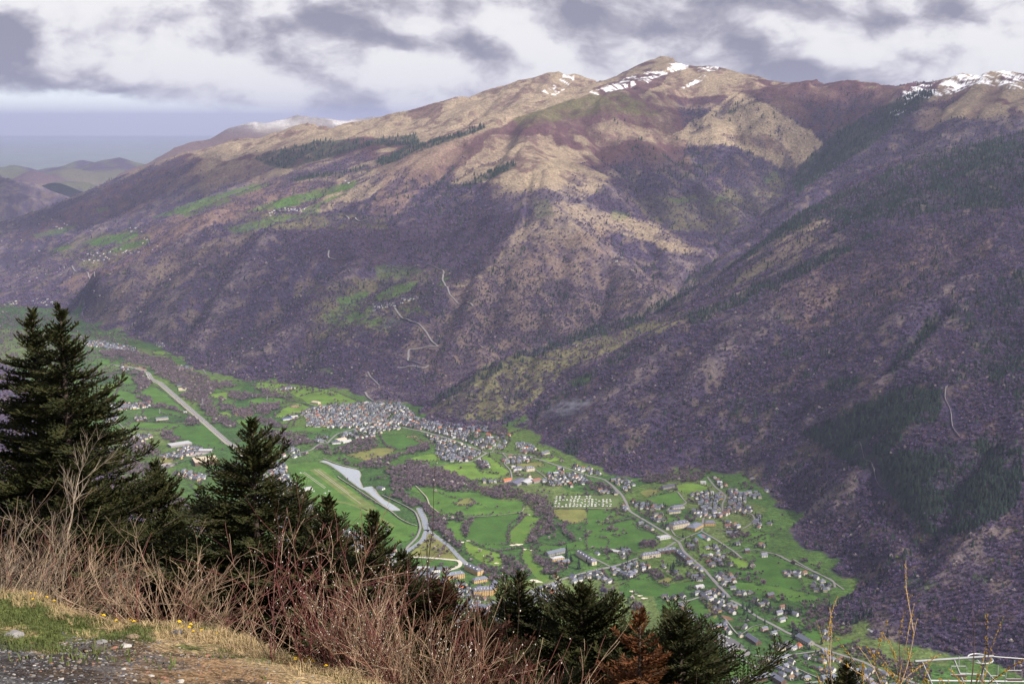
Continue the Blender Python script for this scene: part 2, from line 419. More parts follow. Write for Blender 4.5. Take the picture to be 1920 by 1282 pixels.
for ln, dp, wd in (
    ([(1755, 590), (1665, 690), (1560, 750), (1490, 778), (1400, 825)], -52, 55), ([(1790, 600), (1700, 690), (1600, 760), (1520, 800)], 34, 50),
    ([(1910, 620), (1800, 700), (1660, 765), (1520, 835), (1420, 885)], -42, 50), ([(1620, 845), (1680, 950), (1740, 1030)], -34, 38), ([(1880, 800), (1800, 900), (1760, 1000)], -34, 45),
    ([(1560, 560), (1440, 640), (1330, 722), (1230, 800), (1160, 845)], -40, 50), ([(1490, 595), (1380, 680), (1290, 755), (1200, 830)], 30, 50), ([(1660, 560), (1560, 650), (1440, 740), (1340, 820)], -34, 50), ([(1840, 460), (1730, 540), (1640, 600)], -34, 60),
    ([(1000, 380), (1080, 440), (1180, 500), (1290, 560)], 26, 80), ([(1300, 270), (1380, 360), (1440, 400)], -42, 80), ([(1340, 200), (1400, 280), (1470, 318)], -40, 70), ([(1250, 250), (1290, 330), (1350, 430)], -46, 80), ([(1380, 190), (1440, 260), (1490, 310)], 24, 60),
    ([(640, 480), (500, 580), (430, 640)], -52, 80), ([(760, 470), (620, 590), (560, 680)], -60, 80), ([(700, 500), (600, 560), (520, 660)], 40, 70), ([(450, 440), (380, 560), (330, 640)], -48, 80), ([(520, 430), (410, 560), (360, 650)], 34, 70), ([(900, 420), (800, 480), (700, 555)], -40, 70), ([(330, 480), (260, 560), (240, 620)], -44, 70),
    ([(1060, 440), (1050, 520), (1000, 620)], -42, 60), ([(1150, 470), (1130, 560), (1090, 620)], -38, 55), ([(950, 480), (930, 560), (880, 660)], -36, 55), ([(1220, 470), (1210, 540), (1190, 590)], -34, 50), ([(860, 560), (820, 640), (780, 720)], -34, 50),
    ([(1165, 175), (1230, 260), (1290, 330)], 26, 80), ([(1100, 250), (1180, 330), (1240, 420)], -42, 80), ([(1450, 240), (1480, 280), (1500, 320)], -36, 70), ([(960, 230), (930, 300), (900, 350)], -36, 60), ([(860, 270), (800, 350), (740, 400)], -40, 60), ([(900, 200), (860, 240)], -36, 70), ([(1600, 180), (1560, 240), (1530, 290)], -40, 80), ([(1800, 150), (1740, 220), (1690, 270)], -44, 80), ([(1870, 150), (1830, 210)], -40, 80),
    ([(950, 655), (900, 730), (880, 790)], -20, 30), ([(1040, 640), (980, 720), (950, 780)], -20, 32)):
    try: pts3 = [(u, v, hit(u, v)[1]) for u, v in ln]
    except Exception: continue
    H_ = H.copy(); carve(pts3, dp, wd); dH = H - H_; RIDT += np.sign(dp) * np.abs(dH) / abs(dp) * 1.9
# level valley floor, firm foot of the slopes
foot = sstep(FD, 0, 120)
H = np.maximum(H, 3.0) * foot
RIDT = RIDT.astype(np.float32)
H = np.where(GYY > 12500, np.maximum(H, (fbm(GXX, GYY, 1500, 3, 0.5, 3) - 0.5) * 60 - 60), H).astype(np.float32)
def drape(line, step=12.0):
    """photo polyline -> dense ground polyline"""
    pts = [hit(u, v) for u, v in line]
    return dens(pts, step)
def dens(pts, step=12.0):
    out = []
    n = len(pts)
    for i in range(n - 1):
        p0 = pts[max(i - 1, 0)]; p1 = pts[i]; p2 = pts[i + 1]; p3 = pts[min(i + 2, n - 1)]
        L = math.hypot(p2[0] - p1[0], p2[1] - p1[1]); k = max(1, int(L / step))
        for j in range(k):
            t = j / k
            q = []
            for c in (0, 1):
                m1 = (p2[c] - p0[c]) * 0.35; m2 = (p3[c] - p1[c]) * 0.35
                # limit overshoot on long/short neighbours
                m1 = max(-L, min(L, m1)); m2 = max(-L, min(L, m2))
                h00 = 2 * t ** 3 - 3 * t ** 2 + 1; h10 = t ** 3 - 2 * t ** 2 + t; h01 = -2 * t ** 3 + 3 * t ** 2; h11 = t ** 3 - t ** 2
                q.append(h00 * p1[c] + h10 * m1 + h01 * p2[c] + h11 * m2)
            out.append(tuple(q))
    out.append(tuple(pts[-1]))
    return out
# ---------------------------------------------------------------- land cover (which plants or rock grow where)
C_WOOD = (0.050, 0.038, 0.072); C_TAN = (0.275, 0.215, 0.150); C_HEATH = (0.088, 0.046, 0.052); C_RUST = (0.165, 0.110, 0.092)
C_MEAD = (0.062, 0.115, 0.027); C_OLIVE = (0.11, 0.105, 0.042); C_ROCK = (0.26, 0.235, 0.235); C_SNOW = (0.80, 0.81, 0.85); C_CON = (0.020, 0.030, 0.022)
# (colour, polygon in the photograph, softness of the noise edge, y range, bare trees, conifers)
PAINT = [
 (C_HEATH, [(20, 445), (130, 390), (250, 330), (350, 292), (470, 285), (520, 300), (500, 335), (400, 345), (330, 350), (250, 400), (150, 425), (60, 450)], 12, (8800, 14000), .25, .0, .55),
 (C_TAN, [(345, 290), (450, 262), (590, 215), (655, 225), (600, 262), (500, 285), (420, 300)], 10, (9300, 14000), 0, 0, .85),
 (C_RUST, [(300, 420), (400, 372), (520, 338), (640, 322), (640, 372), (520, 395), (400, 420), (230, 500), (140, 550), (110, 540), (250, 455)], 12, (7400, 10500), .25, 0, .8),
 (C_TAN, [(640, 232), (700, 215), (850, 172), (960, 150), (1020, 130), (1080, 136), (1150, 165), (1060, 190), (960, 228), (860, 265), (790, 268), (700, 258), (640, 262)], 8, (8700, 12000), 0, 0, .95),
 (C_HEATH, [(760, 212), (800, 190), (832, 195), (825, 212), (780, 222)], 6, (9500, 12000), 0, 0, .8),
 (C_TAN, [(560, 338), (640, 320), (760, 280), (900, 248), (880, 268), (770, 320), (690, 372), (640, 395), (560, 400), (600, 370), (660, 345)], 9, (7400, 10000), 0, 0, .75),
 (C_RUST, [(700, 300), (860, 262), (960, 228), (900, 290), (790, 350), (740, 400), (690, 400), (720, 350)], 10, (7200, 9400), .0, 0, .7),
 (C_HEATH, [(870, 265), (960, 226), (1060, 188), (1150, 170), (1260, 205), (1350, 240), (1280, 270), (1180, 235), (1090, 240), (960, 265), (880, 300)], 9, (8000, 10500), 0, 0, .7),
 (C_OLIVE, [(960, 225), (1060, 188), (1150, 170), (1200, 190), (1240, 215), (1150, 215), (1050, 225), (980, 240)], 6, (8300, 10500), 0, 0, .75),
 (C_TAN, [(920, 255), (1010, 250), (1080, 285), (1148, 345), (1090, 375), (1000, 352), (930, 345), (840, 345), (870, 310)], 12, (7200, 8900), .0, 0, .72),
 (C_TAN, [(1100, 240), (1160, 225), (1260, 250), (1300, 275), (1270, 275), (1200, 262), (1120, 280)], 9, (7600, 9500), .05, .05, .6),
 (C_TAN, [(1010, 372), (1080, 385), (1180, 410), (1270, 445), (1300, 475), (1210, 458), (1150, 440), (1090, 470), (1000, 445), (950, 490), (870, 545), (828, 540), (870, 505), (980, 430)], 14, (6200, 8000), .12, 0, .62),
 (C_RUST, [(1080, 430), (1140, 430), (1150, 480), (1050, 520), (950, 540), (880, 560), (900, 530), (1000, 480)], 14, (6000, 7500), .3, 0, .5),
 (C_TAN, [(1265, 250), (1330, 215), (1380, 172), (1440, 195), (1520, 245), (1540, 270), (1520, 300), (1480, 322), (1440, 300), (1380, 272), (1300, 272)], 9, (7900, 10000), .05, .03, .95),
 (C_TAN, [(1300, 225), (1350, 212), (1420, 270), (1450, 300), (1400, 280), (1330, 262), (1270, 258)], 6, (7900, 10000), 0, 0, .9),
 (C_HEATH, [(1380, 145), (1500, 165), (1690, 165), (1660, 200), (1580, 240), (1530, 250), (1450, 195), (1400, 175)], 8, (8500, 12000), 0, 0, .8),
 (C_HEATH, [(1350, 255), (1440, 250), (1490, 290), (1440, 280)], 8, (8000, 9500), .1, 0, .7),
 (C_TAN, [(1190, 158), (1275, 117), (1330, 126), (1400, 145), (1440, 160), (1380, 175), (1300, 185), (1200, 170)], 6, (9000, 12000), 0, 0, .75),
 (C_HEATH, [(1110, 165), (1190, 140), (1260, 135), (1240, 160), (1200, 175), (1130, 180)], 5, (9300, 12500), 0, 0, .95),
 (C_OLIVE, [(1190, 370), (1330, 365), (1460, 330), (1480, 345), (1440, 400), (1360, 440), (1260, 430), (1200, 400)], 16, (6500, 8800), .5, .03, .5),
 (C_TAN, [(1150, 400), (1230, 420), (1300, 460), (1340, 480), (1270, 478), (1200, 450)], 12, (6500, 8800), .3, .0, .6),
 (C_TAN, [(1375, 515), (1430, 455), (1550, 402), (1565, 415), (1520, 458), (1450, 505), (1390, 535)], 10, (5300, 7000), .12, .05, .65),
 (C_RUST, [(1420, 560), (1560, 480), (1760, 430), (1900, 440), (1800, 520), (1640, 580), (1500, 620)], 30, (4000, 6000), .8, .03, .45),
 ((0.150, 0.140, 0.068), [(800, 775), (850, 732), (900, 688), (980, 645), (1060, 630), (1180, 606), (1300, 580), (1290, 602), (1150, 655), (1060, 690), (1010, 745), (940, 790), (860, 790)], 9, (4700, 5800), .32, .02, .85),
 ((0.155, 0.115, 0.098), [(850, 560), (1000, 440), (1060, 430), (1160, 490), (1300, 555), (1270, 575), (1050, 638), (900, 700), (800, 740), (770, 640)], 16, (5300, 7400), .40, .03, .62),
 ((0.050, 0.034, 0.058), [(520, 430), (640, 415), (760, 420), (900, 385), (985, 400), (940, 480), (835, 540), (760, 510), (640, 500), (560, 480)], 10, (6000, 7900), 1.0, .03, .9),
 ((0.17, 0.13, 0.10), [(330, 480), (420, 440), (470, 440), (360, 520), (240, 600), (170, 620), (150, 590), (230, 530)], 14, (6300, 7900), .5, .0, .55),
 ((0.17, 0.15, 0.10), [(1330, 540), (1400, 500), (1500, 470), (1480, 500), (1400, 540), (1340, 560)], 10, (5300, 6300), .35, .05, .6),
 (C_OLIVE, [(560, 540), (700, 520), (840, 500), (860, 520), (800, 590), (720, 600), (640, 640), (590, 640)], 18, (5700, 7000), .6, .0, .5),
 (C_OLIVE, [(150, 440), (260, 425), (290, 440), (240, 500), (150, 500), (90, 470)], 14, (8300, 10500), .4, .0, .6),
 (C_OLIVE, [(440, 400), (600, 400), (720, 405), (730, 430), (600, 430), (480, 425)], 10, (7200, 9000), .5, .0, .6),
 (C_OLIVE, [(1230, 890), (1400, 860), (1440, 900), (1480, 960), (1420, 930), (1300, 905)], 16, (3300, 4500), .5, .02, .5),
]
MEADOWS = [
 ([(600, 592), (660, 562), (700, 566), (690, 602), (640, 614)], 8, .5), ([(700, 500), (760, 498), (800, 508), (760, 524), (710, 524)], 8, .45), ([(630, 560), (690, 545), (690, 556), (640, 572)], 5, .8), ([(330, 400), (420, 372), (440, 378), (350, 410)], 6, .7), ([(700, 590), (760, 600), (740, 625), (690, 620)], 8, .35), ([(420, 425), (520, 405), (600, 402), (520, 420), (440, 438)], 7, .6),
 ([(458, 398), (510, 378), (570, 362), (640, 345), (672, 339), (664, 352), (610, 368), (560, 385), (500, 395)], 3, 1.0), ([(566, 395), (620, 370), (660, 360), (600, 385), (600, 400), (572, 402)], 3, .8),
 ([(288, 408), (340, 385), (400, 366), (470, 345), (512, 345), (470, 360), (400, 380), (350, 398), (300, 410)], 6, .75),
 ([(150, 455), (205, 440), (258, 433), (262, 442), (230, 455), (180, 462)], 4, 1.0), ([(205, 468), (262, 450), (280, 452), (262, 462), (220, 472)], 4, .9), ([(90, 468), (128, 459), (134, 466), (104, 472)], 3, .9),
 ([(180, 392), (205, 388), (200, 396), (182, 398)], 3, .7), ([(60, 440), (120, 425), (150, 420), (110, 440), (70, 446)], 6, .6),
 ([(700, 552), (740, 535), (790, 528), (770, 545), (730, 562), (705, 568)], 5, .8), ([(815, 535), (838, 520), (848, 518), (830, 540)], 3, .8), ([(640, 595), (668, 585), (684, 592), (660, 603)], 5, .7),
 ([(750, 580), (790, 575), (800, 584), (770, 588)], 3, .7), ([(680, 600), (720, 596), (700, 612)], 5, .6),
 ([(935, 800), (985, 778), (992, 790), (960, 800), (950, 812)], 4, .9), ([(1060, 718), (1075, 708), (1108, 700), (1110, 716), (1080, 724)], 4, .8),
 ([(1250, 374), (1300, 368), (1312, 376), (1270, 382)], 4, .55), ([(1325, 378), (1360, 365), (1372, 375), (1340, 384)], 5, .5),
 ([(1425, 330), (1460, 320), (1465, 330), (1435, 345)], 6, .45), ([(620, 735), (560, 722), (640, 745), (700, 755), (690, 745)], 5, .6), ([(590, 690), (620, 688), (640, 706), (615, 705)], 6, .5),
 ([(1380, 870), (1400, 862), (1405, 870)], 4, .4), ([(1700, 1085), (1760, 1090), (1740, 1108), (1690, 1100)], 6, .5), ([(1820, 1080), (1850, 1076), (1855, 1090), (1828, 1092)], 5, .5),
 ([(1000, 378), (1030, 372), (1040, 400), (1005, 410)], 8, .4), ([(1150, 395), (1180, 400), (1175, 415), (1150, 412)], 8, .35),
]
CONIF = [
 ([(1345, 492), (1290, 560), (1180, 614), (1050, 652), (900, 716), (805, 768), (812, 752), (900, 694), (1040, 640), (1180, 594), (1262, 552), (1322, 490)], 6, (5000, 7400), .42), ([(1210, 652), (1120, 705), (1040, 765), (1000, 800), (1000, 782), (1040, 745), (1120, 688), (1200, 640)], 6, (4500, 5600), .35),
 ([(478, 298), (520, 282), (590, 266), (700, 262), (780, 250), (788, 262), (780, 272), (700, 275), (640, 288), (600, 300), (540, 318), (520, 316)], 5, (8700, 12000), 1.0),
 ([(530, 336), (640, 322), (690, 310), (692, 316), (640, 328), (545, 341)], 3, (8000, 11000), .9), ([(700, 303), (770, 275), (850, 255), (905, 232), (912, 240), (850, 264), (780, 288), (720, 310)], 4, (8000, 11000), .9),
 ([(868, 350), (900, 330), (962, 304), (968, 313), (910, 340), (880, 354)], 4, (7000, 9000), .9),
 ([(1486, 335), (1520, 290), (1570, 248), (1640, 205), (1720, 172), (1760, 170), (1740, 190), (1650, 262), (1560, 318), (1510, 350), (1495, 372)], 6, (7000, 9300), .95),
 ([(1340, 520), (1420, 462), (1500, 405), (1560, 372), (1650, 328), (1750, 286), (1850, 252), (1960, 232), (2100, 220), (2100, 400), (1920, 385), (1800, 396), (1680, 418), (1590, 445), (1500, 490), (1560, 430), (1570, 405), (1520, 420), (1440, 470)], 12, (5500, 7300), .62),
 ([(1280, 600), (1400, 545), (1500, 497), (1640, 436), (1660, 436), (1560, 490), (1420, 560), (1300, 615)], 7, (4800, 5900), .5),
 ([(1510, 815), (1600, 765), (1690, 725), (1760, 735), (1760, 790), (1690, 815), (1690, 850), (1760, 845), (1840, 825), (1930, 850), (1910, 950), (1830, 995), (1750, 1015), (1700, 970), (1640, 900), (1570, 860)], 14, (2700, 4400), .95),
 ([(1790, 580), (1920, 500), (2100, 450), (2100, 800), (1920, 780), (1850, 720), (1800, 660)], 25, (2700, 5200), .38),
 ([(1660, 690), (1700, 640), (1760, 590), (1775, 600), (1720, 660), (1680, 705)], 8, (3500, 4800), .5), ([(1560, 710), (1620, 705), (1600, 730), (1540, 735)], 8, (3500, 4800), .5),
 ([(1460, 660), (1500, 650), (1510, 670), (1470, 680)], 6, (4000, 5000), .6), ([(1380, 750), (1410, 740), (1400, 770), (1370, 780)], 7, (4000, 5000), .5),
 ([(1200, 250), (1260, 300), (1270, 320), (1160, 290)], 20, (7000, 9000), .25), ([(1260, 300), (1330, 310), (1310, 350), (1240, 330)], 18, (7000, 9000), .25),
 ([(1380, 195), (1395, 190), (1380, 215), (1365, 212)], 5, (7600, 10000), .7), ([(1055, 820), (1090, 830), (1080, 860), (1060, 850)], 5, (4000, 5000), .6),
 ([(1500, 1150), (1600, 1120), (1640, 1160), (1590, 1195)], 14, (2500, 3300), .3),
]
SNOWS = [([(1180, 156), (1230, 136), (1265, 120), (1285, 118), (1292, 126), (1250, 138), (1200, 156), (1170, 160)], 4, .95), ([(1255, 120), (1290, 118), (1290, 128), (1260, 134)], 3, 1.0),
         ([(1105, 172), (1160, 148), (1230, 132), (1260, 135), (1200, 158), (1120, 178)], 6, .85), ([(1310, 128), (1350, 126), (1335, 140), (1290, 165), (1270, 170), (1310, 145)], 5, .75), ([(1010, 176), (1060, 142), (1080, 146), (1045, 178)], 6, .8),
         ([(1690, 172), (1750, 152), (1800, 130), (1960, 126), (1960, 168), (1880, 165), (1830, 158), (1790, 178), (1740, 182), (1700, 186)], 8, .85), ([(1800, 128), (1835, 132), (1825, 160), (1795, 158)], 6, .9), ([(1670, 212), (1705, 190), (1700, 208), (1680, 218)], 4, .6),
         ([(1500, 335), (1502, 333), (1505, 336)], 2, .1)]
# bare woods on the valley floor (zoom letter, polygon)
WOODS = [('G', [(1640, 850), (1760, 830), (1900, 880), (2300, 980), (2300, 1150), (2050, 1080), (1850, 990), (1700, 900)]), ('G', [(1560, 620), (1700, 660), (1800, 760), (1700, 760)]), ('G', [(1330, 690), (1400, 700), (1380, 760), (1300, 760)]),('B', [(20, 590), (200, 600), (450, 640), (480, 700), (350, 720), (200, 690), (60, 650)]), ('B', [(680, 730), (830, 690), (950, 640), (1010, 670), (1070, 720), (850, 780), (700, 785)]),
 ('B', [(560, 790), (700, 835), (850, 872), (1000, 850), (1200, 800), (1450, 722), (1500, 740), (1300, 790), (1210, 850), (1050, 925), (900, 905), (720, 850)]),
 ('B', [(1100, 900), (1400, 860), (1640, 930), (1800, 1000), (1800, 1060), (1550, 1050), (1400, 1050), (1280, 1090), (1250, 1150), (1160, 1100), (1170, 1000)]),
 ('B', [(1160, 1120), (1260, 1130), (1350, 1180), (1500, 1240), (1600, 1282), (1450, 1282), (1180, 1160)]), ('B', [(0, 220), (100, 250), (330, 310), (300, 330), (60, 300)]), ('B', [(0, 400), (100, 350), (200, 350), (210, 400), (130, 440), (0, 430)]),
 ('B', [(480, 670), (560, 740), (640, 720), (700, 790), (600, 790), (480, 740)]),
 ('C', [(0, 600), (100, 640), (400, 700), (560, 760), (800, 800), (1000, 835), (1020, 900), (850, 900), (620, 840), (400, 820), (150, 780), (0, 760)]),
 ('C', [(0, 880), (100, 910), (240, 960), (280, 1040), (350, 1150), (440, 1282), (380, 1282), (220, 1160), (190, 1080), (150, 990), (0, 940)]),
 ('C', [(1020, 850), (1200, 870), (1230, 970), (1290, 1080), (1200, 1180), (1040, 1282), (1010, 1282), (1100, 1150), (1200, 1080), (1100, 1000), (1010, 960)]),
 ('C', [(1300, 1110), (1400, 1120), (1440, 1250), (1370, 1240), (1360, 1160), (1300, 1150)]), ('C', [(270, 1000), (400, 1030), (510, 1050), (500, 1075), (330, 1070), (270, 1060)]), ('C', [(490, 1150), (600, 1070), (560, 1130), (510, 1180)]),
 ('C', [(600, 570), (680, 570), (700, 640), (620, 650)]), ('C', [(700, 290), (860, 280), (900, 320), (830, 370), (720, 340)]), ('C', [(0, 480), (90, 450), (200, 430), (200, 470), (60, 520), (0, 530)]), ('C', [(1290, 1080), (1280, 1080), (1300, 1060)]),
 ('F', [(0, 170), (110, 200), (220, 290), (260, 350), (330, 450), (480, 540), (620, 600), (660, 700), (560, 680), (470, 570), (330, 510), (250, 450), (130, 330), (20, 240)]),
 ('F', [(860, 340), (960, 300), (1040, 220), (1100, 110), (1120, 160), (1100, 230), (1000, 320), (940, 400), (930, 450), (910, 430), (910, 380)]), ('F', [(1140, 190), (1230, 200), (1250, 340), (1200, 350), (1190, 230)]), ('F', [(1080, 260), (1110, 240), (1120, 330), (1090, 350)]),
 ('F', [(630, 490), (740, 480), (800, 540), (900, 600), (890, 660), (720, 640), (640, 600)]), ('F', [(920, 460), (1030, 500), (1200, 560), (1260, 590), (1100, 640), (1010, 620), (950, 540)]), ('F', [(310, 200), (400, 150), (350, 220), (330, 300), (300, 280)]),
 ('A', [(100, 85), (400, 90), (700, 150), (780, 200), (1000, 300), (1200, 350), (1320, 380), (1100, 430), (1050, 480), (1080, 560), (1250, 690), (1300, 740), (1180, 750), (1000, 600), (940, 540), (830, 480), (830, 440), (900, 440), (700, 340), (640, 300), (530, 215), (400, 180), (250, 130), (120, 110)]),
 ('A', [(380, 270), (530, 280), (560, 370), (540, 400), (440, 450), (520, 520), (480, 530), (420, 440), (440, 350)]), ('A', [(480, 460), (560, 480), (580, 560), (480, 560)]), ('A', [(570, 545), (680, 540), (800, 590), (790, 610), (680, 580), (580, 570)]),
 ('A', [(880, 660), (980, 650), (990, 720), (880, 735)]), ('A', [(640, 790), (740, 770), (840, 840), (700, 870), (640, 840)]), ('A', [(1140, 480), (1190, 480), (1180, 540), (1150, 560)]), ('A', [(1230, 450), (1380, 440), (1500, 460), (1500, 490), (1340, 510), (1240, 490)]),
 ('A', [(1130, 540), (1300, 570), (1290, 600), (1140, 590)]), ('A', [(1260, 600), (1430, 570), (1430, 640), (1300, 650)]), ('A', [(1440, 540), (1660, 540), (1670, 590), (1570, 640), (1450, 620)]), ('A', [(1470, 650), (1600, 680), (1740, 740), (1620, 750), (1500, 720)]),
 ('A', [(60, 820), (300, 980), (500, 1040), (640, 1100), (520, 1180), (200, 1100), (60, 1000)]), ('A', [(330, 860), (480, 850), (640, 960), (600, 1010), (420, 980)]),
 ('D', [(860, 180), (1060, 200), (1030, 270), (800, 300), (600, 310), (450, 300), (520, 260)]), ('D', [(850, 440), (940, 450), (960, 490), (880, 480)]), ('D', [(450, 800), (640, 810), (640, 850), (470, 880)]), ('D', [(840, 590), (920, 590), (910, 640), (850, 630)]), ('D', [(0, 300), (150, 300), (220, 340), (200, 370), (20, 370)]),
 ('D', [(1200, 740), (1240, 660), (1400, 720), (1380, 770), (1250, 790)]), ('D', [(530, 1060), (640, 1040), (660, 1090), (600, 1130), (530, 1110)]), ('D', [(720, 1090), (830, 1100), (830, 1150), (730, 1150)]),
 ('G', [(200, 80), (320, 80), (300, 130), (190, 130)]), ('G', [(1330, 180), (1420, 220), (1380, 240), (1320, 210)]), ('G', [(1380, 560), (1520, 520), (1600, 500), (1560, 620), (1400, 650)]), ('G', [(1400, 660), (1560, 640), (1740, 760), (1700, 790), (1500, 720), (1400, 720)]),
 ('G', [(90, 470), (200, 560), (200, 600), (80, 570)]), ('O', [(200, 880), (330, 930), (420, 1000), (300, 1000), (180, 930)]),
]
_fr = np.random.default_rng(5)
FSEED = np.stack([_fr.uniform(-2600, 1700, 260), _fr.uniform(2400, 7600, 260)], 1)
FTONE = np.array([(1, 1, 1), (.78, .88, .9), (1.3, 1.12, 1.1), (.9, .95, .9), (1.55, 1.15, 1.5), (.7, .8, .85)])[_fr.integers(0, 6, 260)]
def warp(u, v, x, y, amp):
    return u + (fbm(x, y, 210, 3, 0.6, 51) - 0.5) * 2.2 * amp, v + (fbm(x, y, 210, 3, 0.6, 61) - 0.5) * 1.3 * amp
def cover(x, y, z):
    """base colours and tree densities of the ground"""
    u, v = UV(x, y, z)
    n = x.shape
    big = fbm(x, y, 700, 3, 0.5, 71); mid = fbm(x, y, 130, 3, 0.55, 81); fine = fbm(x, y, 45, 2, 0.6, 91)
    fd = bil(FD.astype(np.float32), (x - GX0) / GS, (y - GY0) / GS)
    zz = z + (big - 0.5) * 420 + (mid - 0.5) * 160
    cut = np.where(x > 1200, 1250.0, 800.0)
    high = sstep(zz, cut - 90, cut + 90)
    col = np.empty(n + (3,), dtype=np.float32)
    wood = np.array(C_WOOD); 
    t = sstep(mid, 0.35, 0.65)[..., None]
    col[:] = wood * (0.85 + 0.3 * t) + np.array((0.035, 0.022, 0.0)) * sstep(fine, 0.5, 0.8)[..., None]
    tan = np.array(C_TAN) * 0.8; he = np.array(C_HEATH)
    up = he + (tan - he) * sstep(mid * 0.6 + big * 0.4, 0.46, 0.56)[..., None]
    col += (up - col) * high[..., None]
    bare = (1 - high) * 1.0; con = np.full(n, 0.02) + 0.05 * sstep(big, 0.5, 0.7) * (x > 900)
    con = con * (1 - high)
    # clearings of dry grass and bracken low on the slopes
    cl = sstep(fine * 0.5 + mid * 0.5, 0.56, 0.66) * (1 - high) * 0.6
    col += (np.array((0.135, 0.108, 0.092)) - col) * cl[..., None]; bare = bare * (1 - cl * 0.7)
    # firs in gullies, dry grass on spurs; the tones also paint in relief shading
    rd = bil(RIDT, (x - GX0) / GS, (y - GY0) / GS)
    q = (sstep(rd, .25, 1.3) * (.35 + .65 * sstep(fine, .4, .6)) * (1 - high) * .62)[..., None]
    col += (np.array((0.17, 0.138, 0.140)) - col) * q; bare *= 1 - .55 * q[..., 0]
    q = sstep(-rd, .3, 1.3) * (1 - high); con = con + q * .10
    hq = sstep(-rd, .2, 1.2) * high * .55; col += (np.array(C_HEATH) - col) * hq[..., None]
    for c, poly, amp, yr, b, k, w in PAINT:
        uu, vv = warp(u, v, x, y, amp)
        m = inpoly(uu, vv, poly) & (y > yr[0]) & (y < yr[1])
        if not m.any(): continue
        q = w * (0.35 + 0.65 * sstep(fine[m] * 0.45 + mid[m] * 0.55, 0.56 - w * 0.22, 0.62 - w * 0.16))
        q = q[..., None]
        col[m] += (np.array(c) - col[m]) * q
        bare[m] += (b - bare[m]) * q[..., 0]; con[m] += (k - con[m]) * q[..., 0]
    for poly, amp, w in MEADOWS:
        uu, vv = warp(u, v, x, y, amp)
        m = inpoly(uu, vv, poly)
        if not m.any(): continue
        q = (w * (0.6 + 0.4 * sstep(mid[m], 0.35, 0.5)))[..., None]
        col[m] += (np.array(C_MEAD) - col[m]) * q; bare[m] *= (1 - q[..., 0]); con[m] *= 0.2
    for poly, amp, yr, w in CONIF:
        uu, vv = warp(u, v, x, y, amp)
        m = inpoly(uu, vv, poly) & (y > yr[0]) & (y < yr[1])
        if not m.any(): continue
        q = w * (0.30 + 0.70 * sstep(mid[m] * .6 + fine[m] * .4, 0.42 if w < .8 else 0.36, 0.56 if w < .8 else 0.46))
        con[m] = np.maximum(con[m], q); bare[m] *= (1 - q)
        col[m] += (np.array(C_CON) * 1.3 - col[m]) * (q[..., None] * .8)
    for poly, amp, w in SNOWS:
        uu, vv = warp(u, v, x, y, amp)
        m = inpoly(uu, vv, poly) & (y > 7600)
        if not m.any(): continue
        q = sstep(fbm(x[m] + y[m] * 0.6, y[m] * 0.4, 38, 4, 0.7, 97), 0.74 - w * 0.30, 0.84 - w * 0.30)[..., None]
        col[m] += (np.array(C_SNOW) - col[m]) * q
    # rock shows on the crests of the highest ridges
    # valley floor meadows
    fl = np.where(fd <= 0.01, 1.0, 1 - sstep(fd - np.clip(mid - .42, 0, 1) * 150 - (fine - .5) * 20, 0, 8))
    g = np.array(C_MEAD) * (0.55 + 0.55 * mid[..., None] + .4 * fine[..., None]) + np.zeros(n + (3,))
    k = fl > 0.02
    if k.any():
        # patchwork of separate fields
        gq = np.stack([x[k] + (mid[k] - .5) * 30, y[k] * .55], -1); bi = np.zeros(len(gq), dtype=int); bd = np.full(len(gq), 1e12)
        for i, s_ in enumerate(FSEED):
            d_ = (gq[:, 0] - s_[0]) ** 2 + (gq[:, 1] - s_[1] * .55) ** 2; q_ = d_ < bd; bd[q_] = d_[q_]; bi[q_] = i
        g[k] = g[k] * 1.0 * FTONE[bi]
    col += (g - col) * fl[..., None]
    bare *= (1 - fl); con *= (1 - fl)
    return col, bare, con
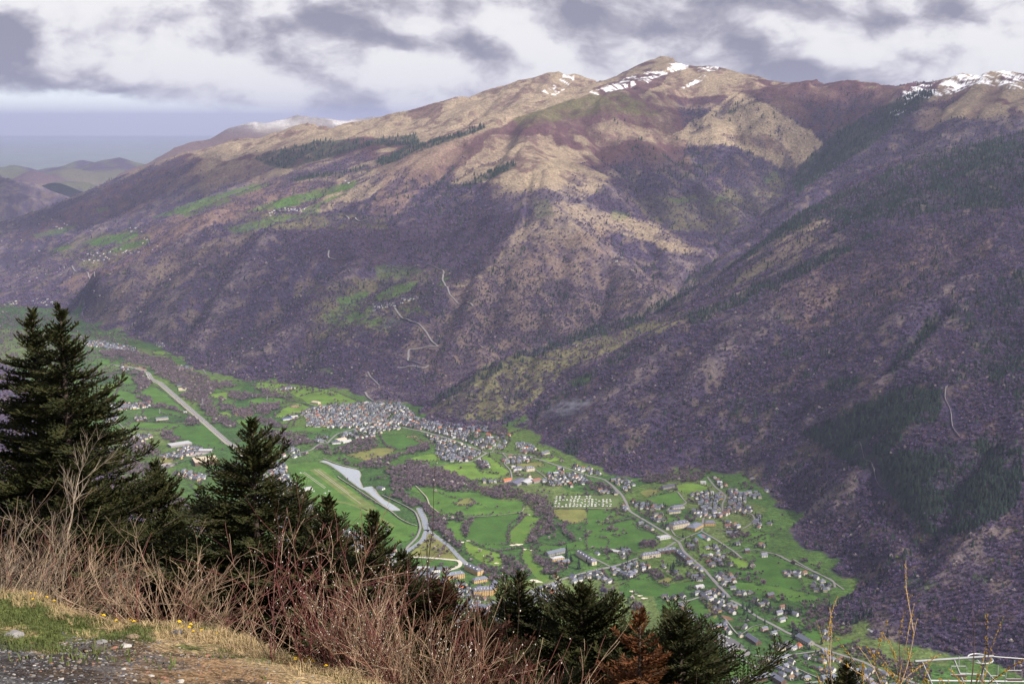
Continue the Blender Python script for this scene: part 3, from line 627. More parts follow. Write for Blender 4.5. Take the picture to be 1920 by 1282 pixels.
# ---------------------------------------------------------------- materials
def new_mat(name):
    m = bpy.data.materials.new(name); m.use_nodes = True
    nt = m.node_tree; b = nt.nodes['Principled BSDF']
    return m, nt, b
def simple(name, col, rough=0.8, spec=0.3, var=0.0, scale=5.0, metal=0.0, bump=0.0, objrand=0.0, detail=4, vec='Object'):
    """principled surface with procedural colour variation and relief"""
    m, nt, b = new_mat(name); N, L = nt.nodes, nt.links
    b.inputs['Roughness'].default_value = rough; b.inputs['Specular IOR Level'].default_value = spec; b.inputs['Metallic'].default_value = metal
    rgb = N.new('ShaderNodeRGB'); rgb.outputs[0].default_value = (*col, 1); c = rgb.outputs[0]
    tc = N.new('ShaderNodeTexCoord')
    if var or bump:
        no = N.new('ShaderNodeTexNoise'); no.inputs['Scale'].default_value = scale; no.inputs['Detail'].default_value = detail; no.inputs['Roughness'].default_value = 0.65
        L.new(tc.outputs[vec], no.inputs['Vector'])
    if var:
        mr = N.new('ShaderNodeMapRange'); mr.inputs['From Min'].default_value = 0.3; mr.inputs['From Max'].default_value = 0.7
        mr.inputs['To Min'].default_value = 1 - var; mr.inputs['To Max'].default_value = 1 + var
        L.new(no.outputs[0], mr.inputs['Value'])
        h = N.new('ShaderNodeVectorMath'); h.operation = 'SCALE'; L.new(c, h.inputs[0]); L.new(mr.outputs[0], h.inputs['Scale']); c = h.outputs[0]
    if objrand:
        oi = N.new('ShaderNodeObjectInfo')
        hs = N.new('ShaderNodeHueSaturation')
        mr = N.new('ShaderNodeMapRange'); mr.inputs['To Min'].default_value = 1 - objrand; mr.inputs['To Max'].default_value = 1 + objrand
        L.new(oi.outputs['Random'], mr.inputs['Value']); L.new(mr.outputs[0], hs.inputs['Value'])
        mh = N.new('ShaderNodeMath'); mh.operation = 'MULTIPLY_ADD'; mh.inputs[1].default_value = 0.06; mh.inputs[2].default_value = 0.47
        wn = N.new('ShaderNodeTexWhiteNoise'); wn.noise_dimensions = '1D'; L.new(oi.outputs['Random'], wn.inputs['W']); L.new(wn.outputs['Value'], mh.inputs[0]); L.new(mh.outputs[0], hs.inputs['Hue'])
        L.new(c, hs.inputs['Color']); c = hs.outputs[0]
    L.new(c, b.inputs['Base Color'])
    if bump:
        bp = N.new('ShaderNodeBump'); bp.inputs['Distance'].default_value = bump; bp.inputs['Strength'].default_value = 1.0
        L.new(no.outputs[0], bp.inputs['Height']); L.new(bp.outputs[0], b.inputs['Normal'])
    return m
def ground_mat():
    m, nt, b = new_mat('land cover'); N, L = nt.nodes, nt.links
    b.inputs['Roughness'].default_value = 0.95; b.inputs['Specular IOR Level'].default_value = 0.1
    at = N.new('ShaderNodeAttribute'); at.attribute_name = 'cover'
    tc = N.new('ShaderNodeTexCoord')
    def noise(s, d=4, r=0.65):
        n = N.new('ShaderNodeTexNoise'); n.inputs['Scale'].default_value = s; n.inputs['Detail'].default_value = d; n.inputs['Roughness'].default_value = r
        L.new(tc.outputs['Object'], n.inputs['Vector']); return n.outputs[0]
    def mapr(x, a, c_, lo, hi):
        n = N.new('ShaderNodeMapRange'); n.inputs['From Min'].default_value = a; n.inputs['From Max'].default_value = c_; n.inputs['To Min'].default_value = lo; n.inputs['To Max'].default_value = hi
        L.new(x, n.inputs['Value']); return n.outputs[0]
    na = noise(1 / 14.0); nb = noise(1 / 55.0); 
    mu = N.new('ShaderNodeMath'); mu.operation = 'MULTIPLY'; L.new(mapr(na, .3, .7, .5, 1.5), mu.inputs[0]); L.new(mapr(nb, .3, .7, .78, 1.22), mu.inputs[1])
    s = N.new('ShaderNodeVectorMath'); s.operation = 'SCALE'; L.new(at.outputs['Color'], s.inputs[0]); L.new(mu.outputs[0], s.inputs['Scale'])
    L.new(s.outputs[0], b.inputs['Base Color'])
    bp = N.new('ShaderNodeBump'); bp.inputs['Distance'].default_value = 9.0; bp.inputs['Strength'].default_value = 0.8
    L.new(na, bp.inputs['Height']); L.new(bp.outputs[0], b.inputs['Normal'])
    return m
M_LAND = ground_mat()
def add_color(me, name, col):
    a = me.color_attributes.new(name, 'FLOAT_COLOR', 'POINT')
    c = np.ones((len(col), 4), dtype=np.float32); c[:, :3] = np.clip(col, 0, 1); a.data.foreach_set('color', c.ravel())
def grid_faces(n, m):
    I = np.arange(n * m).reshape(n, m)
    return np.stack([I[:-1, :-1].ravel(), I[1:, :-1].ravel(), I[1:, 1:].ravel(), I[:-1, 1:].ravel()], 1)
ta = np.concatenate([np.linspace(-0.62, -0.44, 50, endpoint=False), np.linspace(-0.44, 0.44, 720), np.linspace(0.44, 0.62, 50)[1:]])
ys = [1250.0]
while ys[-1] < 14900:
    y = ys[-1]; ys.append(y + (45 if y < 2450 else 11 if y < 5200 else 12 if y < 8000 else 15 if y < 11500 else 30))
ys = np.array(ys)
TA, YS = np.meshgrid(ta, ys, indexing='ij'); XS = TA * YS; ZS = hgt(XS, YS)
me = np_mesh('mountain_slopes', np.stack([XS.ravel(), YS.ravel(), ZS.ravel()], 1), grid_faces(*XS.shape), True)
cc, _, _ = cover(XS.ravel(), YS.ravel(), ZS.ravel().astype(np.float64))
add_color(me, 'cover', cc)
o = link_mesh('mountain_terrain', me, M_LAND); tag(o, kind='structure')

# far hills and the plain below the clouds, lower than the valley floor
def far_land():
    ta = np.linspace(-0.75, 0.75, 420); ys = np.concatenate([np.arange(14800, 30000, 90), np.arange(30000, 70000, 800), np.arange(70000, 120001, 5000)])
    TA, Y = np.meshgrid(ta, ys, indexing='ij'); X = TA * Y
    # base falls gently from the valley mouth to the plain
    base = -60 - 190 * sstep(Y, 15000, 34000)
    hills = fbm(X, Y, 3300, 4, 0.5, 7); amp = 1 - sstep(Y, 21000, 30000)
    z = base + np.clip(hills - 0.42, 0, 1) * 1500 * amp
    # the rocky ridge behind the left shoulder
    line = np.array([P(u, v, y)[:2] for u, v, y in ((150, 372, 17500), (270, 305, 17800), (345, 272, 18000), (470, 232, 18200), (560, 217, 18400), (600, 222, 18600), (760, 220, 19000))])
    zl = np.array([P(u, v, y)[2] for u, v, y in ((150, 372, 17500), (270, 305, 17800), (345, 272, 18000), (470, 232, 18200), (560, 217, 18400), (600, 222, 18600), (760, 220, 19000))])
    d = segdist(X, Y, line)
    t = np.interp(X, line[:, 0], zl) + (fbm(X, Y, 700, 3, .6, 9) - .5) * 190
    z = np.maximum(z, t - d * 0.55)
    for u, v, y, w in ((20, 305, 21000, .30), (150, 303, 22000, .28), (225, 297, 20500, .30), (60, 318, 18500, .3), (-100, 300, 21000, .3)):
        cx, cy, cz = P(u, v, y); dd = np.hypot(X - cx, (Y - cy) * 0.8)
        z = np.maximum(z, cz - dd * w + (fbm(X, Y, 900, 3, .5, 13) - .5) * 220)
    z[:, 0:1] = z[:, 0:1]
    me = np_mesh('far_land', np.stack([X.ravel(), Y.ravel(), z.ravel()], 1), grid_faces(*X.shape), True)
    a = fbm(X, Y, 500, 3, .6, 17)[..., None]; b = fbm(X, Y, 1500, 2, .5, 19)[..., None]
    c = np.array(C_WOOD) * 1.1 + (np.array((0.085, 0.092, 0.06)) - np.array(C_WOOD)) * sstep(a, .5, .6)
    pl = sstep(Y, 25000, 29000)[..., None]
    c = c + ((np.array((0.12, 0.15, 0.12)) * (0.5 + 1.2 * a)) - c) * pl
    rk = (np.exp(-(d / 900) ** 2) * sstep(z, 900, 1150))[..., None]
    c = c + ((np.array(C_ROCK) * .9 + .25 * (sstep(a, .54, .62))) - c) * rk
    rk = (np.exp(-(d / 1500) ** 2) * (1 - sstep(z, 900, 1150)))[..., None]
    c = c + (np.array((0.16, 0.10, 0.085)) - c) * rk * .8
    add_color(me, 'cover', c.reshape(-1, 3))
    tag(link_mesh('distant_plain', me, M_LAND), kind='structure')
far_land()
# ---------------------------------------------------------------- forests as instanced trees
M_TWIG = simple('bare crown twigs', (0.180, 0.134, 0.235), 0.95, 0.1, var=0.25, scale=0.8, objrand=0.42)
M_TWIG2 = simple('brown crown twigs', (0.205, 0.142, 0.160), 0.95, 0.1, var=0.25, scale=0.8, objrand=0.42)
M_CONI = simple('dark conifer needles', (0.034, 0.055, 0.042), 0.9, 0.15, var=0.3, scale=1.2, objrand=0.6)
M_BLOS = simple('white blossom', (0.50, 0.44, 0.43), 0.9, 0.1, var=0.2, scale=1.0, objrand=0.25)
M_BUSH = simple('fresh leaf green', (0.11, 0.16, 0.035), 0.9, 0.1, var=0.25, scale=1.0, objrand=0.3)
M_BARK = simple('grey bark', (0.11, 0.09, 0.08), 0.95, 0.1, var=0.3, scale=3.0)
def crown_mb(seed, nt=34, w=0.42, fine=1.0, base=0.22):
    """rounded bare crown: many thin twig blades fanning out and up, height 1"""
    r = random.Random(seed); mb = MB()
    for i in range(nt):
        a = r.uniform(0, 2 * math.pi); e = math.asin(r.uniform(-0.35, 1.0))
        R = r.uniform(0.65, 1.0)
        tx = math.cos(a) * math.cos(e) * w * R; ty = math.sin(a) * math.cos(e) * w * R; tz = 0.56 + math.sin(e) * 0.42 * R
        k = r.uniform(0.15, 0.5)
        sx, sy, sz = tx * k, ty * k, base + 0.1 + (tz - base - 0.1) * k
        dx, dy, dz = (r.uniform(-1, 1) * 0.085 * fine for _ in range(3))
        mb.add([(sx - dx, sy - dy, sz - dz * .5), (sx + dx, sy + dy, sz + dz * .5), (tx + dx * .8, ty - dy * .6, tz + .03), (tx - dx * .5, ty + dy * .9, tz - .02)], [(0, 1, 2), (0, 2, 3)])
    return mb
def cone_mb(seed, layers=5, sides=8, w=0.21):
    r = random.Random(seed); mb = MB()
    for l in range(layers):
        t = l / layers; z0 = 0.10 + 0.80 * t; z1 = min(1.0, z0 + 0.30); rr = w * (1 - t) * 1.05 + 0.02
        ph = r.uniform(0, 6); vs = [(0, 0, z1)]
        for k in range(sides * 2):
            a = ph + math.pi * k / sides; q = rr * (r.uniform(0.85, 1.2) if k % 2 == 0 else r.uniform(0.5, 0.7))
            vs.append((math.cos(a) * q, math.sin(a) * q, z0 - (0.04 if k % 2 == 0 else -0.02) + r.uniform(-.015, .015)))
        mb.add(vs, [(0, 1 + k, 1 + (k + 1) % (sides * 2)) for k in range(sides * 2)])
    return mb
def proto(name, parts):
    """a tree shape kept as data for instancing: list of (MB, material)"""
    mb = MB(); idx = []; mats = []
    for i, (q, m) in enumerate(parts):
        idx += [i] * len(q.f); mb.add(q.v, q.f); mats.append(m)
    me = mb.mesh(name)
    for m in mats: me.materials.append(m)
    me.polygons.foreach_set('material_index', idx)
    return bpy.data.objects.new(name, me)
def trunk_mb(h=0.4, r=0.02): return MB().tube([(0, 0, 0), (0, 0, h)], [r, r * 0.6], 4, False)
PR = [proto('bare_tree_shape', [(crown_mb(s), M_TWIG), (trunk_mb(), M_BARK)]) for s in (1, 2)] + \
     [proto('bare_tree_shape', [(crown_mb(3, 30, .36), M_TWIG2), (trunk_mb(), M_BARK)])] + \
     [proto('conifer_shape', [(cone_mb(s), M_CONI)]) for s in (4, 5)] + \
     [proto('blossom_tree_shape', [(crown_mb(6, 46, .45, 1.5), M_BLOS), (trunk_mb(), M_BARK)])] + \
     [proto('leafing_tree_shape', [(crown_mb(7, 46, .45, 1.5), M_BUSH), (trunk_mb(), M_BARK)])]
M_TWIGV = simple('mauve brown alder twigs', (0.185, 0.145, 0.165), 0.95, 0.1, var=0.25, scale=0.8, objrand=0.45)
PV = [proto('bare_tree_shape', [(crown_mb(s_, 40), M_TWIGV), (trunk_mb(), M_BARK)]) for s_ in (11, 12)]
def scatter(name, pts, kinds, scl, protos):
    """one object of kind stuff: points that carry instances of the tree shapes"""
    n = len(pts)
    if n == 0: return
    me = bpy.data.meshes.new(name); me.vertices.add(n); me.vertices.foreach_set('co', np.asarray(pts, dtype=np.float32).ravel())
    for nm, ty, arr in (('pick', 'INT', np.asarray(kinds, dtype=np.int32)), ('scl', 'FLOAT', np.asarray(scl, dtype=np.float32)), ('rot', 'FLOAT', rng.random(n).astype(np.float32) * 6.283)):
        a = me.attributes.new(nm, ty, 'POINT'); a.data.foreach_set('value', arr)
    ng = bpy.data.node_groups.new(name, 'GeometryNodeTree')
    ng.interface.new_socket('Geometry', in_out='INPUT', socket_type='NodeSocketGeometry'); ng.interface.new_socket('Geometry', in_out='OUTPUT', socket_type='NodeSocketGeometry')
    N, L = ng.nodes, ng.links
    gi = N.new('NodeGroupInput'); go = N.new('NodeGroupOutput'); ip = N.new('GeometryNodeInstanceOnPoints')
    jg = N.new('GeometryNodeGeometryToInstance')
    for p in reversed(protos):      # join order: last linked comes first
        oi = N.new('GeometryNodeObjectInfo'); oi.inputs['Object'].default_value = p; oi.inputs['As Instance'].default_value = False
        g2 = N.new('GeometryNodeGeometryToInstance'); L.new(oi.outputs['Geometry'], g2.inputs[0])
        if p is protos[-1]: joi = N.new('GeometryNodeJoinGeometry')
        L.new(g2.outputs[0], joi.inputs[0])
    N.remove(jg)
    def attr(nm, t):
        a = N.new('GeometryNodeInputNamedAttribute'); a.data_type = t; a.inputs['Name'].default_value = nm
        return [s for s in a.outputs if s.enabled and s.name == 'Attribute'][0]
    L.new(gi.outputs[0], ip.inputs['Points']); L.new(joi.outputs[0], ip.inputs['Instance'])
    ip.inputs['Pick Instance'].default_value = True
    L.new(attr('pick', 'INT'), ip.inputs['Instance Index'])
    cx = N.new('ShaderNodeCombineXYZ'); L.new(attr('rot', 'FLOAT'), cx.inputs[2]); L.new(cx.outputs[0], ip.inputs['Rotation'])
    cs = N.new('ShaderNodeCombineXYZ'); sc = attr('scl', 'FLOAT')
    for i in range(3): L.new(sc, cs.inputs[i])
    L.new(cs.outputs[0], ip.inputs['Scale']); L.new(ip.outputs[0], go.inputs[0])
    o = bpy.data.objects.new(name, me); COL.objects.link(o)
    md = o.modifiers.new('trees', 'NODES'); md.node_group = ng
    tag(o, kind='stuff'); return o

# clear strips: roads on the slopes and on the floor keep free of trees
ROADS = []          # (name, ground polyline, half width)
def road(name, k, pts, w, lift=0.5, mat=None):
    line = drape(px(k, pts)); ROADS.append((name, line, w / 2, lift, mat))
road('highway', 'O', [(205, 684), (240, 688), (262, 693), (277, 699), (300, 717), (430, 831), (470, 866), (520, 915)], 17)
road('farm_track', 'O', [(274, 700), (296, 719), (424, 832), (462, 868)], 6)
MAIN = [(495, 858), (530, 850), (560, 842), (584, 836)]
road('main_road', 'B', [(0, 860), (100, 845), (200, 830), (280, 800), (380, 770), (470, 750), (540, 700), (610, 690), (640, 660), (700, 610), (800, 580), (900, 555), (1000, 545), (1150, 530), (1280, 560), (1440, 590), (1600, 640), (1700, 670), (1831, 715)], 8)
road('main_road', 'C', [(550, 445), (640, 475), (700, 500), (760, 490), (880, 508), (1000, 515), (1110, 545), (1200, 570), (1300, 605), (1420, 640), (1560, 690), (1700, 725), (1770, 775), (1831, 850)], 8)
road('main_road', 'C', [(130, 315), (250, 340), (360, 370), (480, 415), (640, 475)], 7)
road('main_road', 'D', [(150, 268), (230, 330), (300, 400), (340, 470), (372, 540), (450, 590), (560, 655), (640, 705), (700, 742), (750, 780), (790, 805), (830, 880), (900, 945), (920, 962), (1000, 1030), (1060, 1100), (1130, 1180), (1230, 1282)], 9)
road('main_road', 'G', [(840, 500), (920, 540), (990, 590), (1050, 630), (1150, 680), (1270, 745), (1360, 780), (1450, 820), (1550, 870), (1700, 920), (1830, 960), (1920, 1005), (2060, 1060), (2300, 1150)], 9)
road('main_road', 'G', [(836, 480), (760, 400), (700, 330)], 8)
road('village_road', 'D', [(760, 805), (740, 820), (590, 900), (430, 945), (330, 985), (200, 1020), (140, 1030), (60, 1050), (0, 1068)], 8)
road('village_road', 'F', [(1700, 530), (1550, 570), (1490, 580), (1400, 600), (1260, 635), (1170, 665), (1070, 702), (950, 740), (860, 790), (800, 840)], 8)
road('village_road', 'F', [(1570, 555), (1480, 510), (1400, 475)], 5)
road('village_road', 'D', [(800, 800), (840, 775), (930, 735), (985, 712), (995, 650), (1005, 600), (1080, 570), (1160, 545), (1165, 480), (1190, 410), (1110, 340), (1060, 280), (1035, 245)], 6)
road('village_road', 'D', [(985, 712), (1060, 755), (1120, 790), (1200, 845), (1270, 890), (1330, 945)], 7)
road('village_road', 'D', [(1110, 700), (1250, 705), (1340, 690), (1400, 655), (1440, 610), (1420, 570), (1380, 555)], 5)
road('village_road', 'D', [(1160, 910), (1250, 890), (1370, 880), (1450, 872)], 5)
road('village_road', 'D', [(1480, 880), (1620, 910), (1740, 972), (1800, 1000)], 6)
road('village_road', 'G', [(1060, 140), (1180, 155), (1280, 203), (1420, 270), (1600, 350), (1622, 405)], 6)
road('village_road', 'G', [(1310, 195), (1410, 255), (1580, 345), (1690, 422)], 6)
road('village_road', 'D', [(780, 375), (830, 440), (855, 468), (820, 490), (730, 500), (690, 540)], 5)
road('village_road', 'D', [(720, 690), (760, 750), (830, 780)], 5)
road('village_road', 'G', [(600, 480), (520, 505), (410, 522)], 4)
road('village_road', 'G', [(1010, 915), (1100, 922), (1230, 918), (1400, 895), (1500, 880), (1545, 868)], 8)
road('village_road', 'G', [(872, 880), (830, 868), (760, 835), (690, 800), (640, 755), (600, 700)], 8)
road('village_road', 'G', [(870, 945), (820, 965), (770, 985)], 6)
road('village_road', 'G', [(925, 948), (1050, 1010), (1180, 1082), (1290, 1150)], 8)
road('village_road', 'G', [(1200, 960), (1330, 1010), (1420, 1050), (1500, 1085), (1520, 1110), (1400, 1120)], 5)
road('village_road', 'G', [(800, 640), (900, 760), (1000, 700), (1090, 680)], 4)
road('village_road', 'C', [(700, 500), (640, 540), (580, 575), (470, 580)], 6)
road('village_road', 'C', [(830, 500), (880, 555), (850, 590), (900, 650), (915, 720)], 5)
road('village_road', 'C', [(1110, 640), (1180, 690), (1210, 720)], 5)
road('village_road', 'C', [(1100, 640), (1280, 610)], 4)
road('village_road', 'C', [(740, 500), (780, 440), (815, 405), (780, 385)], 5)
road('village_road', 'C', [(610, 395), (700, 340)], 4)
road('village_road', 'B', [(230, 290), (320, 325), (440, 355), (540, 388)], 5)
road('village_road', 'B', [(610, 690), (590, 670), (540, 655)], 5)
road('village_road', 'B', [(1150, 490), (1200, 440), (1280, 420)], 5)
road('village_road', 'B', [(880, 580), (930, 620)], 4)
road('village_road', 'A', [(1010, 240), (1040, 285), (1100, 295), (1170, 320)], 5)
road('village_road', 'A', [(640, 1085), (780, 1045), (900, 1010), (1020, 985)], 7)
road('village_road', 'A', [(290, 705), (330, 750), (370, 800)], 5)
road('gravel_path', 'C', [(90, 785), (180, 880), (210, 950), (270, 1000), (320, 1030), (400, 1050), (540, 1052), (700, 1045), (850, 1030), (990, 1010), (1020, 975)], 4)
road('gravel_path', 'C', [(220, 630), (300, 612), (370, 595)], 4)
road('gravel_path', 'E', [(520, -30), (560, 0), (700, 90), (850, 190), (970, 265), (1050, 330), (1130, 372), (1200, 395)], 4)
road('riverside_road', 'E', [(900, 130), (1000, 175), (1120, 235), (1185, 280), (1212, 340), (1228, 410), (1200, 490), (1130, 565), (1060, 640), (980, 740), (950, 790)], 6.5)
road('gravel_path', 'B', [(580, 825), (700, 870), (830, 905), (890, 915)], 5)
road('gravel_path', 'C', [(1225, 966), (1400, 975), (1560, 980), (1780, 982)], 4)
# roads that climb the slopes
road('mountain_road', 'O', [(740, 578), (748, 590), (770, 603), (793, 616), (803, 630), (812, 643), (821, 650), (800, 651), (768, 656), (766, 670), (765, 677), (785, 682), (803, 686), (785, 689), (745, 690)], 10, 5)
road('mountain_road', 'O', [(832, 512), (830, 526), (838, 538), (843, 552), (852, 562), (870, 570), (887, 575)], 9, 4)
road('mountain_road', 'O', [(617, 470), (617, 484), (650, 486), (730, 496), (790, 502), (825, 506), (838, 514)], 8, 4)
road('mountain_road', 'O', [(685, 736), (690, 745), (700, 752)], 9, 4)
road('mountain_road', 'O', [(690, 698), (700, 712), (712, 724)], 7, 4)
road('mountain_road', 'O', [(630, 402), (650, 406), (668, 412), (690, 414)], 8, 4)
road('mountain_road', 'O', [(120, 500), (140, 508), (165, 512), (178, 520)], 8, 4)
road('forest_track', 'O', [(1776, 724), (1772, 745), (1782, 770), (1786, 800), (1800, 820)], 1.8, .8)
road('forest_track', 'O', [(1600, 828), (1620, 860), (1640, 890), (1660, 920)], 1.8, .8)
LAKE = [F(*q) for q in px('B', [(548, 848), (590, 840), (640, 860), (700, 880), (760, 897), (830, 907), (880, 928), (896, 965), (885, 1000), (900, 1040), (918, 1075), (945, 1068), (990, 1062), (1018, 1085), (1048, 1132), (1100, 1178), (1180, 1225), (1235, 1268), (1160, 1270), (1075, 1205), (975, 1125), (935, 1095), (900, 1080), (850, 1045), (790, 998), (740, 950), (705, 925), (650, 885), (600, 862)])]
RIVER = dens([F(*q) for q in px('E', [(1215, 235), (1235, 280), (1262, 340), (1275, 400), (1290, 432)])], 15)
RIV_B = dens([F(*q) for q in px('E', [(1285, 425), (1250, 510), (1190, 560), (1120, 605), (1060, 655), (1000, 730)])], 12)
RIV_C = dens([F(*q) for q in px('E', [(1290, 430), (1350, 475), (1420, 525), (1480, 572), (1560, 660), (1700, 790)])], 12)
TRACKP = px('E', [(1085, 690), (1110, 668), (1200, 660), (1330, 668), (1480, 682), (1550, 690), (1572, 712), (1560, 740), (1500, 765), (1400, 782), (1200, 760), (1110, 740), (1080, 720)])
def clear_mask(x, y):
    """True where nothing may grow: roads and water"""
    bad = np.zeros(x.shape, dtype=bool)
    for nm, ln, hw, lf, mt in ROADS:
        a = np.array(ln[::2] + [ln[-1]]); lo = a.min(0) - 12 - hw; hi = a.max(0) + 12 + hw
        m = (x > lo[0]) & (x < hi[0]) & (y > lo[1]) & (y < hi[1]) & ~bad
        if m.any():
            d = segdist(x[m], y[m], a); k = np.where(m)[0]; bad[k[d < hw + 6]] = True
            if 'mountain' in nm or 'forest' in nm:       # trees in front would hide the road
                yy = (y[m] > 0); d2 = segdist(x[m] , y[m] + 12, a); bad[k[(d2 < 16) & yy]] = True
    bad |= inpoly(x, y, LAKE)
    for r_, w in ((RIVER, 13), (RIV_B, 11), (RIV_C, 10)):
        a = np.array(r_); m = (x > a[:, 0].min() - 20) & (x < a[:, 0].max() + 20) & (y > a[:, 1].min() - 20) & (y < a[:, 1].max() + 20)
        if m.any(): d = segdist(x[m], y[m], a); k = np.where(m)[0]; bad[k[d < w]] = True
    return bad
def forest():
    pts = []; kinds = []; scl = []
    for y0, y1, dens1, sz in ((2350, 4200, 1 / 52., 1.0), (4200, 6600, 1 / 85., 1.15), (6600, 9400, 1 / 300., 1.4), (9400, 12200, 1 / 1500., 1.7)):
        n = int((y1 ** 2 - y0 ** 2) / 2 * 0.90 * dens1)
        y = np.sqrt(rng.random(n) * (y1 ** 2 - y0 ** 2) + y0 ** 2); x = (rng.random(n) - 0.5) * 0.90 * y
        z = hgt(x, y).astype(float)
        # keep only what stands in sight of the slopes facing the valley
        k = z > 0.25; x, y, z = x[k], y[k], z[k]
        _, b, c = cover(x, y, z)
        r = rng.random(len(x)); isb = r < b * 0.95; isc = (r > 0.9 - 0.0) & False
        r2 = rng.random(len(x)); isc = r2 < c
        keep = isb | isc
        x, y, z, isc, r = x[keep], y[keep], z[keep], isc[keep], r[keep]
        bad = clear_mask(x, y)
        x, y, z, isc, r = x[~bad], y[~bad], z[~bad], isc[~bad], r[~bad]
        n = len(x); kd = rng.choice([0, 1, 2], n, p=[.4, .35, .25])
        kd = np.where(isc, rng.choice([3, 4], n), kd)
        low = (z < 420) & (rng.random(n) < 0.012) & ~isc; kd = np.where(low, 5, kd)
        gr = (z < 300) & (rng.random(n) < 0.010) & ~isc; kd = np.where(gr, 6, kd)
        s = np.where(isc, 13 + 9 * rng.random(n), 6 + 6.5 * rng.random(n)) * sz
        pts.append(np.stack([x, y, z - 0.6], 1)); kinds.append(kd); scl.append(s)
    pts = np.concatenate(pts); kinds = np.concatenate(kinds); scl = np.concatenate(scl)
    c = (kinds == 3) | (kinds == 4)
    scatter('bare_forest', pts[~c], np.where(kinds[~c] > 4, kinds[~c] - 2, kinds[~c]), scl[~c], [PR[0], PR[1], PR[2], PR[5], PR[6]])
    scatter('conifer_forest', pts[c], kinds[c] - 3, scl[c], [PR[3], PR[4]])
    print('forest', len(pts))
forest()
